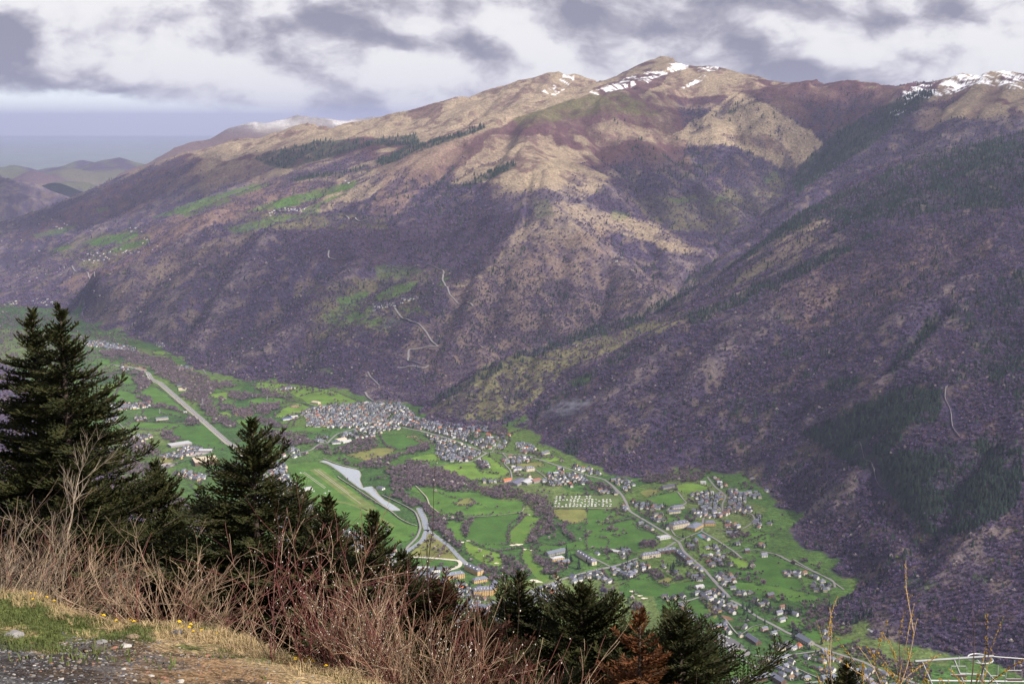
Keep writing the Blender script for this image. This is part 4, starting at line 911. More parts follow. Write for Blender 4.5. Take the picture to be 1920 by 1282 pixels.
# settlements: zoom letter, polygon, spacing, keep probability
VILL = [('B', [(440, 480), (380, 440), (430, 400), (560, 380), (720, 360), (900, 350), (1000, 340), (1100, 345), (1230, 350), (1300, 400), (1370, 460), (1340, 560), (1200, 580), (1100, 590), (900, 600), (850, 570), (700, 560), (560, 555), (430, 550)], 19, .93),
 ('B', [(1340, 500), (1460, 520), (1700, 540), (1831, 560), (1831, 680), (1700, 660), (1560, 620), (1400, 590), (1340, 570)], 23, .85), ('B', [(1440, 620), (1560, 640), (1831, 720), (1831, 850), (1640, 850), (1560, 800), (1600, 740), (1480, 660)], 24, .75), ('B', [(1540, 720), (1620, 720), (1640, 790), (1550, 800)], 24, .8),
 ('B', [(680, 620), (850, 590), (960, 600), (1080, 600), (1000, 640), (880, 650), (720, 650)], 24, .6), ('B', [(510, 640), (600, 630), (640, 640), (600, 680), (520, 700)], 24, .75), ('B', [(0, 790), (130, 800), (240, 780), (300, 730), (420, 760), (470, 790), (250, 830), (100, 830)], 24, .6), ('B', [(160, 240), (280, 205), (340, 225), (240, 245)], 17, .9), ('B', [(160, 860), (240, 870), (280, 1000), (350, 1090), (330, 1160), (420, 1200), (480, 1282), (0, 1282), (0, 830)], 18, .9),
 ('B', [(1480, 600), (1700, 590), (1600, 570)], 24, .5),
 ('C', [(0, 140), (100, 200), (250, 240), (380, 250), (500, 290), (600, 270), (720, 280), (700, 330), (560, 330), (480, 390), (360, 350), (240, 310), (100, 290), (0, 290)], 22, .85), ('C', [(260, 450), (380, 460), (640, 480), (690, 510), (620, 560), (480, 580), (350, 570), (260, 530)], 24, .8), ('C', [(400, 350), (540, 340), (700, 350), (820, 380), (880, 400), (840, 480), (640, 460), (500, 400)], 27, .6),
 ('C', [(950, 420), (1080, 420), (1120, 490), (1000, 510)], 19, .95), ('C', [(830, 550), (950, 530), (1110, 540), (1060, 590), (900, 600), (840, 590)], 21, .85), ('C', [(610, 560), (680, 570), (740, 620), (640, 640)], 20, .8), ('C', [(1200, 690), (1330, 660), (1480, 690), (1560, 700), (1600, 760), (1440, 790), (1300, 790), (1160, 780)], 24, .8), ('C', [(1400, 600), (1520, 620), (1640, 660), (1720, 700), (1580, 690), (1430, 650)], 24, .7),
 ('C', [(600, 735), (740, 735), (840, 750), (720, 770), (620, 750)], 26, .6), ('C', [(860, 320), (940, 350), (860, 360)], 24, .6), ('C', [(1300, 630), (1400, 650), (1330, 660)], 24, .8), ('C', [(1640, 820), (1831, 790), (1831, 860), (1620, 850)], 25, .7), ('C', [(780, 370), (860, 370), (870, 400)], 25, .8), ('C', [(950, 600), (860, 700), (960, 700), (1140, 720), (1000, 690)], 26, .5),
 ('D', [(0, 180), (100, 200), (140, 240), (40, 220)], 24, .7), ('D', [(180, 270), (300, 260), (420, 300), (400, 330), (280, 330)], 24, .7), ('D', [(280, 340), (380, 330), (400, 390), (320, 400)], 26, .6), ('D', [(370, 450), (520, 480), (700, 500), (690, 530), (540, 540), (420, 520)], 22, .8), ('D', [(280, 480), (350, 490), (370, 550), (300, 560)], 22, .8), ('D', [(540, 580), (660, 570), (700, 620), (560, 640)], 26, .7), ('D', [(460, 650), (560, 650), (560, 700), (460, 690)], 26, .7),
 ('D', [(900, 390), (1050, 370), (1160, 400), (1260, 350), (1330, 390), (1480, 380), (1490, 430), (1380, 440), (1330, 500), (1420, 510), (1440, 570), (1520, 600), (1490, 620), (1390, 580), (1260, 560), (1170, 590), (1080, 600), (940, 590), (870, 560), (960, 520), (980, 460), (900, 410)], 18, .92), ('D', [(1040, 240), (1110, 260), (1210, 320), (1200, 350), (1120, 340), (1060, 290)], 21, .8), ('D', [(850, 400), (900, 400), (900, 420)], 22, .9),
 ('D', [(1380, 590), (1460, 590), (1520, 660), (1500, 700), (1420, 680)], 23, .7), ('D', [(1540, 620), (1610, 640), (1570, 660)], 22, .9), ('D', [(1190, 640), (1290, 650), (1340, 690), (1220, 690)], 24, .8), ('D', [(1210, 715), (1340, 720), (1320, 750), (1220, 750)], 24, .7), ('D', [(960, 290), (1030, 300), (1020, 320)], 24, .8), ('D', [(1400, 250), (1440, 280), (1410, 300)], 26, .8), ('D', [(1540, 360), (1570, 370), (1550, 390)], 26, .8),
 ('D', [(610, 660), (720, 650), (710, 700), (640, 700)], 24, .8), ('D', [(840, 800), (940, 800), (960, 850), (900, 900), (850, 880)], 27, .7), ('D', [(990, 850), (1180, 820), (1200, 890), (1040, 890)], 27, .7), ('D', [(1010, 780), (1090, 790), (1050, 820)], 26, .9), ('D', [(1210, 810), (1330, 810), (1320, 845), (1230, 845)], 27, .8), ('D', [(1420, 820), (1540, 810), (1550, 860), (1440, 860)], 25, .7), ('D', [(1340, 880), (1430, 890), (1340, 915)], 22, .9), ('D', [(1230, 900), (1290, 905), (1250, 930)], 22, .9),
 ('D', [(970, 920), (1230, 920), (1260, 1000), (1200, 1020), (1100, 1040), (1010, 1000)], 27, .75), ('D', [(870, 990), (960, 1000), (990, 1060), (900, 1060)], 26, .7), ('D', [(860, 1070), (990, 1070), (1010, 1140), (900, 1150)], 25, .85), ('D', [(1090, 1070), (1240, 1090), (1280, 1160), (1180, 1190), (1120, 1120)], 23, .85), ('D', [(740, 1060), (800, 1060), (800, 1090), (750, 1090)], 26, .9), ('D', [(620, 1010), (700, 1010), (690, 1050)], 26, .9), ('D', [(330, 970), (520, 980), (560, 1050), (380, 1080), (280, 1030)], 25, .85), ('D', [(190, 1030), (400, 1080), (380, 1120), (250, 1100), (200, 1060)], 23, .8),
 ('D', [(250, 860), (350, 860), (360, 960), (270, 940)], 24, .8), ('D', [(60, 890), (120, 900), (110, 930)], 24, .8), ('D', [(0, 930), (70, 960), (70, 1010), (0, 1020)], 24, .9), ('D', [(0, 1050), (90, 1070), (220, 1140), (200, 1190), (120, 1130), (0, 1130)], 24, .8), ('D', [(840, 1190), (1000, 1180), (990, 1220), (860, 1220)], 25, .8), ('D', [(880, 1240), (1200, 1220), (1180, 1282), (900, 1282)], 24, .7), ('D', [(1690, 1070), (1831, 1060), (1831, 1110), (1720, 1110)], 20, .9), ('D', [(1220, 1200), (1340, 1220), (1300, 1270)], 27, .7), ('D', [(1540, 1250), (1600, 1260), (1580, 1282)], 25, .6),
 ('G', [(1240, 290), (1370, 290), (1370, 325), (1260, 325)], 21, .95), ('G', [(1390, 300), (1500, 330), (1490, 350), (1400, 330)], 22, .8), ('G', [(1430, 390), (1590, 380), (1610, 430), (1500, 450), (1440, 420)], 21, .85), ('G', [(1500, 350), (1540, 350), (1540, 380)], 22, .9),
 ('G', [(320, 470), (480, 460), (510, 490), (420, 520), (340, 500)], 23, .8), ('G', [(540, 440), (760, 430), (780, 470), (700, 480), (600, 470)], 24, .75), ('G', [(640, 480), (800, 480), (880, 560), (900, 620), (800, 600), (720, 570)], 25, .75), ('G', [(820, 420), (900, 430), (1040, 440), (1000, 490), (900, 480)], 25, .6), ('G', [(1000, 510), (1110, 500), (1130, 540), (1010, 570)], 24, .8), ('G', [(1060, 570), (1220, 560), (1350, 560), (1380, 640), (1300, 620), (1160, 610), (1080, 600)], 26, .65),
 ('G', [(1160, 650), (1270, 635), (1260, 670), (1180, 680)], 24, .8), ('G', [(900, 630), (1000, 640), (980, 670), (900, 670)], 28, .7), ('G', [(780, 660), (830, 670), (800, 690)], 28, .8), ('G', [(690, 690), (760, 690), (770, 730), (620, 710)], 25, .8), ('G', [(800, 710), (960, 700), (980, 760), (880, 780), (810, 740)], 25, .75), ('G', [(1060, 720), (1200, 720), (1220, 790), (1140, 790)], 28, .6), ('G', [(1130, 830), (1240, 830), (1340, 840), (1460, 850), (1440, 880), (1260, 900), (1120, 870)], 27, .75),
 ('G', [(1010, 925), (1210, 930), (1290, 930), (1340, 990), (1260, 1020), (1100, 990)], 26, .8), ('G', [(1100, 980), (1300, 990), (1380, 1040), (1440, 1060), (1420, 1100), (1280, 1110), (1180, 1040)], 26, .85), ('G', [(1300, 905), (1500, 890), (1610, 880), (1650, 930), (1540, 980), (1420, 950)], 27, .7), ('G', [(1540, 860), (1610, 890), (1600, 930)], 22, .8), ('G', [(1620, 940), (1820, 960), (1800, 1010), (1660, 1000)], 26, .6), ('G', [(1540, 750), (1640, 740), (1630, 810), (1560, 810)], 26, .7), ('G', [(1500, 1010), (1600, 1030), (1620, 1080), (1520, 1080)], 26, .8), ('G', [(1860, 720), (1920, 730), (1910, 780)], 26, .9),
 ('G', [(1640, 1020), (1830, 1010), (2000, 1060), (2300, 1100), (2300, 1282), (1660, 1282)], 24, .6), ('G', [(760, 1130), (860, 1100), (1000, 1130), (900, 1200), (780, 1180)], 23, .7), ('G', [(480, 500), (600, 620), (640, 700), (600, 900), (500, 900), (400, 780)], 26, .5),
 ('E', [(880, 620), (1050, 600), (1020, 720), (950, 780), (880, 700)], 19, .9), ('E', [(1100, 790), (1300, 800), (1440, 840), (1450, 1000), (1600, 1100), (1700, 1282), (1000, 1282), (1050, 1000)], 21, .85), ('E', [(1450, 880), (1831, 940), (1831, 1282), (1700, 1200)], 23, .7), ('E', [(0, 0), (160, 20), (230, 130), (300, 210), (340, 330), (300, 400), (600, 440), (900, 520), (800, 620), (0, 600)], 18, .9),
 ('F', [(1240, 640), (1420, 610), (1400, 690), (1260, 700)], 23, .9), ('F', [(1430, 590), (1500, 620), (1600, 700), (1560, 710), (1460, 650)], 23, .9), ('F', [(1600, 580), (1831, 560), (1831, 640), (1700, 680), (1620, 630)], 23, .85), ('F', [(880, 760), (1060, 710), (1140, 700), (1200, 860), (1060, 900), (900, 860)], 20, .9), ('F', [(600, 860), (900, 860), (1000, 1000), (900, 1150), (400, 1200), (350, 950)], 22, .7), ('F', [(1040, 660), (1160, 640), (1100, 680)], 23, .8), ('F', [(960, 430), (1020, 430), (1010, 460)], 20, .8),
 ('A', [(0, 0), (120, 0), (330, 40), (440, 60), (440, 95), (330, 90), (160, 60), (0, 40)], 21, .9), ('A', [(740, 220), (860, 215), (940, 245), (850, 255), (790, 245)], 21, .9), ('A', [(310, 225), (370, 220), (360, 260), (320, 260)], 20, .8), ('A', [(200, 540), (330, 530), (420, 530), (560, 530), (560, 570), (420, 580), (230, 600)], 20, .85), ('A', [(150, 640), (260, 640), (290, 700), (200, 740)], 22, .8), ('A', [(430, 660), (520, 650), (520, 680), (440, 685)], 20, .9),
 ('A', [(340, 860), (420, 810), (520, 800), (610, 810), (500, 850), (440, 930), (280, 900)], 22, .75), ('A', [(790, 930), (880, 900), (1000, 920), (960, 970), (860, 980)], 19, .95), ('A', [(640, 960), (780, 960), (870, 990), (770, 1020), (640, 1000)], 24, .6), ('A', [(770, 1110), (920, 1120), (1020, 1160), (1060, 1190), (920, 1200), (780, 1160)], 22, .8), ('A', [(600, 10), (690, 20), (680, 50), (610, 40)], 22, .7), ('A', [(1070, 285), (1110, 280), (1100, 300)], 18, .9),
 ('A', [(1460, 1000), (1720, 1060), (1740, 1190), (1831, 1282), (1400, 1282), (1480, 1100)], 18, .9)]
VILL_P = [(k, [F(*q) for q in px(k, poly)], sp, pr) for k, poly, sp, pr in VILL]
AIRP = [F(*q) for q in px('B', [(240, 800), (500, 800), (640, 915), (700, 990), (880, 1112), (1000, 1195), (1150, 1300), (900, 1500), (200, 1300)])]
def valley_woods():
    P_, K_ = [], []
    for k, poly in WOODS:
        g = [F(*q) for q in px(k, poly)]
        a = np.array(g); x0, y0 = a.min(0); x1, y1 = a.max(0)
        n = int((x1 - x0) * (y1 - y0) / 70.)
        x = x0 + rng.random(n) * (x1 - x0); y = y0 + rng.random(n) * (y1 - y0)
        wx = (fbm(x, y, 60, 2, .6, 101) - .5) * 50; wy = (fbm(x, y, 60, 2, .6, 103) - .5) * 70
        m = inpoly(x + wx, y + wy, g); x, y = x[m], y[m]
        P_.append(np.stack([x, y], 1))
    # loose trees and copses between the meadows, thick at the far left end of the valley
    n = 90000; y = np.sqrt(rng.random(n) * (8200 ** 2 - 2500 ** 2) + 2500 ** 2); x = (rng.random(n) - .5) * .86 * y; m = inpoly(x, y, FLOORP); x, y = x[m], y[m]; u, v = UV(x, y, 0 * x)
    q = fbm(x, y, 150, 3, .6, 111); q2 = fbm(x, y, 38, 2, .6, 113); th = np.where((u < 260) & (v < 720), .47, np.where(v < 760, .60, .655))
    k = (q * .6 + q2 * .4 > th)
    for vk, vg, vs_, vp in VILL_P: k &= ~inpoly(x, y, vg)
    k &= ~inpoly(x, y, AIRP); P_.append(np.stack([x[k], y[k]], 1))
    p = np.concatenate(P_); bad = clear_mask(p[:, 0], p[:, 1]); p = p[~bad]
    n = len(p); kd = rng.choice([0, 1, 2, 3, 4], n, p=[.36, .33, .28, .012, .018]); z = hgt(p[:, 0], p[:, 1])
    scatter('valley_woodland', np.stack([p[:, 0], p[:, 1], z - .3], 1), kd, 8 + 7 * rng.random(n), [PV[0], PV[1], PR[2], PR[5], PR[6]])
    print('woods', n)
valley_woods()
# ---------------------------------------------------------------- hedges: lines of bare bushes between the meadows
HEDGES = [('A', [(200, 420), (300, 400), (420, 370)]), ('A', [(600, 570), (800, 600), (900, 640)]), ('A', [(440, 755), (620, 770), (700, 740)]), ('A', [(1290, 520), (1230, 560)]), ('A', [(400, 690), (560, 690), (720, 700), (880, 720)]),
 ('A', [(230, 500), (280, 420), (300, 350)]), ('A', [(570, 115), (720, 120), (730, 150)]), ('A', [(1420, 520), (1440, 640)]), ('A', [(640, 620), (820, 650)]), ('A', [(1270, 590), (1260, 660)]), ('A', [(1130, 400), (1260, 440)]),
 ('B', [(250, 560), (300, 500), (380, 480)]), ('B', [(280, 590), (400, 600), (550, 620)]), ('B', [(1060, 620), (1120, 720), (1200, 745)]), ('B', [(1300, 840), (1420, 848), (1470, 850)]), ('B', [(360, 440), (320, 540)]), ('B', [(0, 730), (90, 720), (180, 700)]), ('B', [(380, 290), (480, 260), (560, 250)]), ('B', [(600, 450), (560, 400)]),
 ('C', [(0, 570), (90, 575), (180, 575)]), ('C', [(860, 440), (900, 400), (880, 340)]), ('C', [(1040, 230), (1100, 260), (900, 340)]), ('C', [(830, 800), (760, 780)]), ('C', [(1330, 870), (1500, 865), (1700, 860)]), ('C', [(300, 1050), (270, 1080)]), ('C', [(1000, 1010), (990, 1060)]), ('C', [(480, 1160), (520, 1200)]), ('C', [(1560, 860), (1540, 800)]),
 ('D', [(240, 530), (300, 580), (440, 600)]), ('D', [(90, 640), (200, 650), (320, 625), (430, 608)]), ('D', [(500, 700), (560, 730), (620, 760)]), ('D', [(380, 1080), (540, 1065), (620, 1040)]), ('D', [(520, 460), (640, 500), (700, 520)]), ('D', [(1100, 590), (1180, 640), (1200, 700)]), ('D', [(1320, 800), (1420, 790), (1540, 740)]), ('D', [(40, 930), (100, 980), (190, 1010)]), ('D', [(130, 1060), (180, 1120), (230, 1165)]), ('D', [(860, 760), (940, 800), (960, 900)]),
 ('D', [(700, 370), (760, 350), (790, 380)]), ('D', [(1190, 900), (1330, 960)]), ('D', [(1160, 1020), (1290, 1020)]), ('D', [(1340, 240), (1500, 300)]),
 ('F', [(110, 165), (240, 160), (330, 160)]), ('F', [(1400, 470), (1560, 560)]), ('F', [(1500, 590), (1600, 690)]), ('F', [(600, 440), (700, 420), (820, 400)]), ('F', [(1550, 430), (1560, 500)]), ('F', [(970, 470), (1050, 440), (1180, 430)]),
 ('G', [(600, 480), (680, 560), (800, 660), (830, 690)]), ('G', [(1140, 660), (1260, 625)]), ('G', [(1600, 870), (1700, 850), (1810, 810)]), ('G', [(820, 670), (900, 720)]), ('G', [(770, 330), (860, 390)]), ('G', [(640, 430), (760, 425)]), ('G', [(300, 380), (420, 360), (520, 330)]), ('G', [(900, 450), (960, 510), (1000, 520)]),
 ('G', [(1320, 925), (1420, 1000), (1520, 1040)]), ('G', [(1050, 960), (1180, 1060)]), ('G', [(1220, 950), (1320, 1010)]), ('G', [(1350, 1020), (1440, 1080)]), ('G', [(940, 700), (1080, 690)]), ('G', [(1080, 560), (1200, 610)]), ('G', [(780, 960), (760, 1000)]), ('G', [(540, 160), (640, 240)]), ('G', [(660, 100), (800, 110)]), ('G', [(1660, 940), (1760, 1000)]), ('G', [(880, 240), (760, 250)]),
 ('E', [(640, 950), (800, 1040), (900, 1100)]), ('E', [(560, 5), (640, 60), (760, 150), (860, 210)])]
FIELDS = [('striped', 'F', [(720, 250), (800, 180), (860, 110), (890, 85), (980, 140), (1030, 190), (960, 260), (870, 310), (830, 370), (700, 360), (690, 300)]), ('striped', 'F', [(830, 410), (900, 400), (920, 470), (1010, 560), (1080, 640), (1000, 690), (930, 640), (840, 540), (815, 450)]),
 ('yellow', 'D', [(1160, 915), (1240, 905), (1400, 985), (1390, 1020), (1340, 1050), (1290, 1010)]), ('yellow', 'C', [(430, 940), (530, 880), (600, 935), (500, 955)]), ('yellow', 'B', [(770, 790), (1000, 735), (1170, 730), (1200, 750), (1100, 810), (1000, 845), (850, 815)]),
 ('deep', 'B', [(1000, 640), (1280, 625), (1470, 700), (1380, 720), (1230, 750), (1100, 700), (1060, 690)]), ('lime', 'B', [(0, 170), (340, 185), (620, 230), (750, 280), (890, 350), (700, 370), (560, 380), (440, 345), (380, 300), (120, 240), (0, 215)]), ('lime', 'B', [(220, 400), (360, 350), (480, 390), (420, 420), (360, 430), (240, 470), (160, 470)]),
 ('green', 'B', [(0, 500), (60, 560), (260, 600), (440, 600), (640, 580), (600, 560), (420, 550), (300, 560), (160, 560), (60, 490)]), ('deep', 'B', [(0, 660), (60, 670), (180, 705), (90, 735), (0, 745)]), ('tan', 'B', [(290, 370), (340, 362), (390, 368), (360, 385), (300, 385)]), ('tan', 'B', [(370, 420), (410, 410), (430, 425), (400, 440)]),
 ('yellow', 'B', [(1285, 630), (1370, 625), (1400, 640), (1310, 648)]), ('yellow', 'B', [(1380, 655), (1480, 690), (1450, 700), (1360, 660)]), ('lime', 'B', [(1300, 830), (1400, 800), (1560, 780), (1600, 830), (1450, 850), (1330, 842)]),
 ('lime', 'C', [(200, 640), (360, 600), (600, 580), (620, 650), (760, 680), (820, 690), (800, 720), (600, 730), (560, 740), (420, 700)]), ('lime', 'C', [(650, 540), (700, 520), (880, 650), (890, 690), (780, 680), (700, 620)]), ('yellow', 'C', [(890, 600), (1020, 590), (1160, 575), (1190, 610), (1080, 625), (920, 625)]), ('green', 'C', [(1110, 640), (1290, 612), (1340, 660), (1210, 680)]), ('lime', 'C', [(1150, 550), (1290, 530), (1330, 560), (1240, 575)]), ('deep', 'C', [(850, 780), (910, 740), (830, 790)]), 
 ('green', 'C', [(100, 790), (300, 810), (620, 850), (850, 910), (1010, 910), (1010, 960), (990, 1000), (850, 1025), (540, 1045), (380, 1040), (250, 980), (200, 900)]), ('yellow', 'C', [(1270, 985), (1540, 985), (1570, 1060), (1430, 1110), (1290, 1050)]), ('deep', 'C', [(520, 1200), (560, 1120), (640, 1065), (1000, 1020), (900, 1120), (880, 1220), (900, 1282), (560, 1282)]),
 ('green', 'F', [(110, 170), (330, 165), (380, 150), (310, 220), (320, 320), (260, 330), (200, 260)]), ('deep', 'F', [(340, 260), (400, 150), (800, 105), (850, 110), (720, 250), (690, 360), (580, 420), (460, 380), (340, 320)]), ('lime', 'F', [(330, 340), (460, 400), (640, 450), (640, 560), (500, 530), (350, 440)]),
 ('deep', 'F', [(1000, 370), (1100, 380), (1260, 350), (1400, 300), (1560, 330), (1540, 400), (1400, 410), (1180, 420), (960, 430), (940, 410)]), ('deep', 'D', [(0, 530), (240, 530), (260, 570), (200, 600), (90, 640), (100, 660), (220, 650), (400, 610), (450, 700), (600, 730), (610, 790), (450, 800), (460, 880), (300, 870), (80, 890), (0, 870)]),
 ('lime', 'D', [(760, 320), (900, 300), (1060, 340), (1000, 380), (870, 390), (790, 370)]), ('green', 'D', [(500, 430), (640, 400), (780, 380), (840, 440), (850, 460), (700, 490), (600, 480)]), ('green', 'D', [(600, 650), (700, 600), (860, 580), (840, 640), (700, 660)]), ('yellow', 'D', [(460, 380), (540, 350), (640, 360), (520, 420)]), ('green', 'D', [(1340, 740), (1500, 720), (1600, 760), (1430, 800), (1320, 820)]),
 ('deep', 'D', [(1420, 910), (1500, 900), (1740, 980), (1831, 1050), (1700, 1080), (1700, 1110), (1831, 1130), (1831, 1282), (1300, 1230), (1270, 1160), (1180, 1030), (1360, 1050), (1440, 980)]), ('yellow', 'D', [(610, 1140), (720, 1100), (730, 1130), (680, 1160), (630, 1165)]), ('deep', 'D', [(400, 1080), (530, 1065), (540, 1110), (460, 1130)]),
 ('deep', 'G', [(0, 400), (120, 330), (230, 300), (300, 370), (400, 380), (560, 360), (580, 380), (500, 400), (480, 440), (320, 480), (280, 470), (150, 470), (40, 480)]), ('deep', 'G', [(330, 540), (480, 520), (600, 480), (680, 560), (750, 640), (700, 660), (560, 660), (420, 640), (340, 570)]), ('green', 'G', [(840, 370), (1000, 370), (1300, 420), (1500, 480), (1400, 520), (1250, 500), (1180, 510), (1100, 440), (880, 420), (800, 400)]),
 ('deep', 'G', [(760, 1000), (900, 955), (1000, 1010), (1090, 1050), (1000, 1080), (900, 1110), (800, 1080)]), ('deep', 'G', [(1370, 770), (1500, 720), (1580, 740), (1640, 760), (1500, 800), (1450, 800)]), ('green', 'G', [(1150, 655), (1280, 635), (1380, 650), (1400, 690), (1290, 710), (1200, 690)]), ('yellow', 'G', [(640, 520), (700, 510), (740, 620), (720, 640)]), ('green', 'G', [(1600, 820), (1720, 790), (1800, 810), (1720, 850), (1640, 870)]), ('green', 'G', [(940, 720), (1090, 685), (1120, 700), (1000, 740)]), ('green', 'G', [(1300, 925), (1340, 940), (1500, 1030), (1460, 1040)]), ('lime', 'G', [(780, 165), (860, 165), (990, 230), (980, 260), (900, 260)]), ('soil', 'G', [(770, 610), (830, 620), (870, 650), (800, 650)]),
 ('green', 'E', [(1000, 50), (1180, 60), (1350, 100), (1500, 150), (1700, 200), (1831, 250), (1831, 300), (1600, 305), (1400, 280), (1320, 220), (1240, 120)]), ('yellow', 'E', [(1520, 200), (1640, 150), (1695, 205), (1560, 222)]), ('yellow', 'E', [(1290, 450), (1420, 540), (1510, 640), (1540, 680), (1330, 660), (1140, 650), (1200, 570)]), ('deep', 'E', [(1095, 700), (1140, 675), (1330, 680), (1500, 692), (1545, 715), (1500, 750), (1380, 765), (1200, 755), (1110, 735)]),
 ('green', 'A', [(470, 450), (540, 390), (620, 400), (720, 480), (870, 600), (800, 600), (690, 545), (590, 540), (560, 480)]), ('deep', 'A', [(500, 590), (580, 560), (700, 580), (820, 620), (800, 650), (640, 640), (520, 680), (490, 640)]), ('deep', 'A', [(720, 780), (860, 700), (1000, 690), (1110, 760), (1210, 870), (1180, 930), (1000, 910), (840, 850)]), ('green', 'A', [(340, 720), (420, 690), (600, 700), (860, 700), (700, 760), (480, 750)]),
 ('green', 'A', [(60, 480), (290, 420), (440, 460), (460, 520), (300, 540), (100, 520)]), ('lime', 'A', [(100, 420), (180, 370), (290, 360), (300, 390), (230, 430)]), ('green', 'A', [(260, 290), (380, 290), (430, 350), (340, 380), (300, 340)]), ('tan', 'A', [(400, 225), (470, 218), (525, 235), (520, 250), (440, 240)]), ('yellow', 'A', [(300, 190), (440, 195), (400, 215), (310, 210)]), ('green', 'A', [(0, 150), (130, 140), (300, 180), (290, 200), (100, 200), (0, 190)]),
 ('lime', 'A', [(570, 95), (640, 82), (725, 95), (680, 120), (600, 118)]), ('green', 'A', [(680, 120), (740, 100), (800, 150), (740, 150)]), ('lime', 'A', [(1060, 460), (1200, 435), (1260, 450), (1210, 490), (1110, 490)]), ('lime', 'A', [(1130, 620), (1200, 605), (1260, 630), (1250, 650), (1170, 650)]), ('tan', 'A', [(1260, 590), (1320, 575), (1420, 585), (1430, 640), (1300, 640)]), ('green', 'A', [(1390, 520), (1500, 480), (1700, 490), (1690, 530), (1500, 560)]), ('green', 'A', [(1280, 680), (1440, 650), (1470, 700), (1340, 720)]), ('deep', 'A', [(1460, 870), (1560, 850), (1640, 880), (1540, 915)]), ('yard', 'A', [(790, 960), (900, 900), (1000, 920), (1080, 950), (980, 980), (860, 990)]), ('yard', 'A', [(620, 1060), (720, 1040), (780, 1060), (680, 1090)]), ('yellow', 'A', [(630, 1020), (760, 1000), (740, 1040), (640, 1050)]), ('green', 'A', [(910, 1240), (1000, 1210), (1040, 1250), (960, 1282)])]
def hedges():
    pts = []
    for mk, k, poly in FIELDS:
        g_ = [F(*q) for q in px(k, poly)]
        for x, y in dens(g_ + g_[:1], 5.0):
            if vn(np.array([x / 55.]), np.array([y / 55.]), 9)[0] > .36:
                pts.append((x + random.gauss(0, 2.2), y + random.gauss(0, 2.2)))
    for k, ln in HEDGES:
        l = dens([F(*q) for q in px(k, ln)], 4.5)
        for x, y in l: 
            for _ in range(2): pts.append((x + random.gauss(0, 1.6), y + random.gauss(0, 1.6)))
    p = np.array(pts); p = p[~clear_mask(p[:, 0], p[:, 1])]; n = len(p)
    scatter('field_hedges', np.stack([p[:, 0], p[:, 1], hgt(p[:, 0], p[:, 1]) - .2], 1), rng.choice([0, 1, 2, 3], n, p=[.38, .3, .27, .05]), 3 + 7 * rng.random(n) ** 2, [PV[0], PV[1], PR[2], PR[6]])
hedges()
# ---------------------------------------------------------------- roads, water and fields
M_ASPH = simple('pale worn asphalt', (0.215, 0.20, 0.205), 0.9, 0.2, var=0.12, scale=0.15)
M_ASPD = simple('dark asphalt', (0.115, 0.11, 0.12), 0.9, 0.2, var=0.15, scale=0.2)
M_GRAV = simple('pale gravel', (0.36, 0.32, 0.27), 0.95, 0.1, var=0.15, scale=0.3)
M_WHITE = simple('white paint', (0.75, 0.74, 0.72), 0.7, 0.3, var=0.05, scale=1)
def strip(name, line, hw, lift, mat, k='structure'):
    a = np.array(line); d = np.gradient(a, axis=0); d /= np.linalg.norm(d, axis=1)[:, None] + 1e-9
    n = np.stack([-d[:, 1], d[:, 0]], 1)
    L = a + n * hw; R = a - n * hw
    zc = hgt(a[:, 0], a[:, 1]) + lift
    zL = np.maximum(hgt(L[:, 0], L[:, 1]) * .5 + zc * .5, zc - 2) if lift > 1 else zc; zR = zc
    V = np.concatenate([np.c_[L, zL], np.c_[a, zc], np.c_[R, zR]]); m = len(a); i = np.arange(m - 1)
    Fc = np.concatenate([np.stack([i + m, i + m + 1, i + 1, i], 1), np.stack([i + 2 * m, i + 2 * m + 1, i + m + 1, i + m], 1)])
    o = link_mesh(name, np_mesh(name, V, Fc, True), mat); tag(o, kind=k); return o
for nn, (nm, ln, hw, lf, _) in enumerate(ROADS):
    mat = {'highway': M_ASPH, 'farm_track': M_GRAV, 'gravel_path': M_GRAV, 'forest_track': M_ASPH, 'mountain_road': M_ASPH}.get(nm, M_ASPH)
    strip(nm, ln, hw if lf > 1 else hw * .86 + .2, lf + 0.06 * nn if lf < 1 else lf, mat)
hw_line = np.array(ROADS[0][1]); dd = np.gradient(hw_line, axis=0); dd /= np.linalg.norm(dd, axis=1)[:, None]; nn_ = np.stack([-dd[:, 1], dd[:, 0]], 1)
for off, w in ((-8.4, .6), (8.4, .6), (0, .5)): strip('road_marking', hw_line + nn_ * off, w, 1.2, M_WHITE)
def flat(name, pts, z, mat, kind='structure', subdiv=0):
    bm = bmesh.new(); vs = [bm.verts.new((x, y, z)) for x, y in pts]; f = bm.faces.new(vs)
    bmesh.ops.triangulate(bm, faces=[f])
    me = bpy.data.meshes.new(name)
    for f in bm.faces:
        if f.normal.z < 0: f.normal_flip()
    bm.to_mesh(me); bm.free()
    o = link_mesh(name, me, mat)
    if kind: tag(o, kind=kind)
    return o
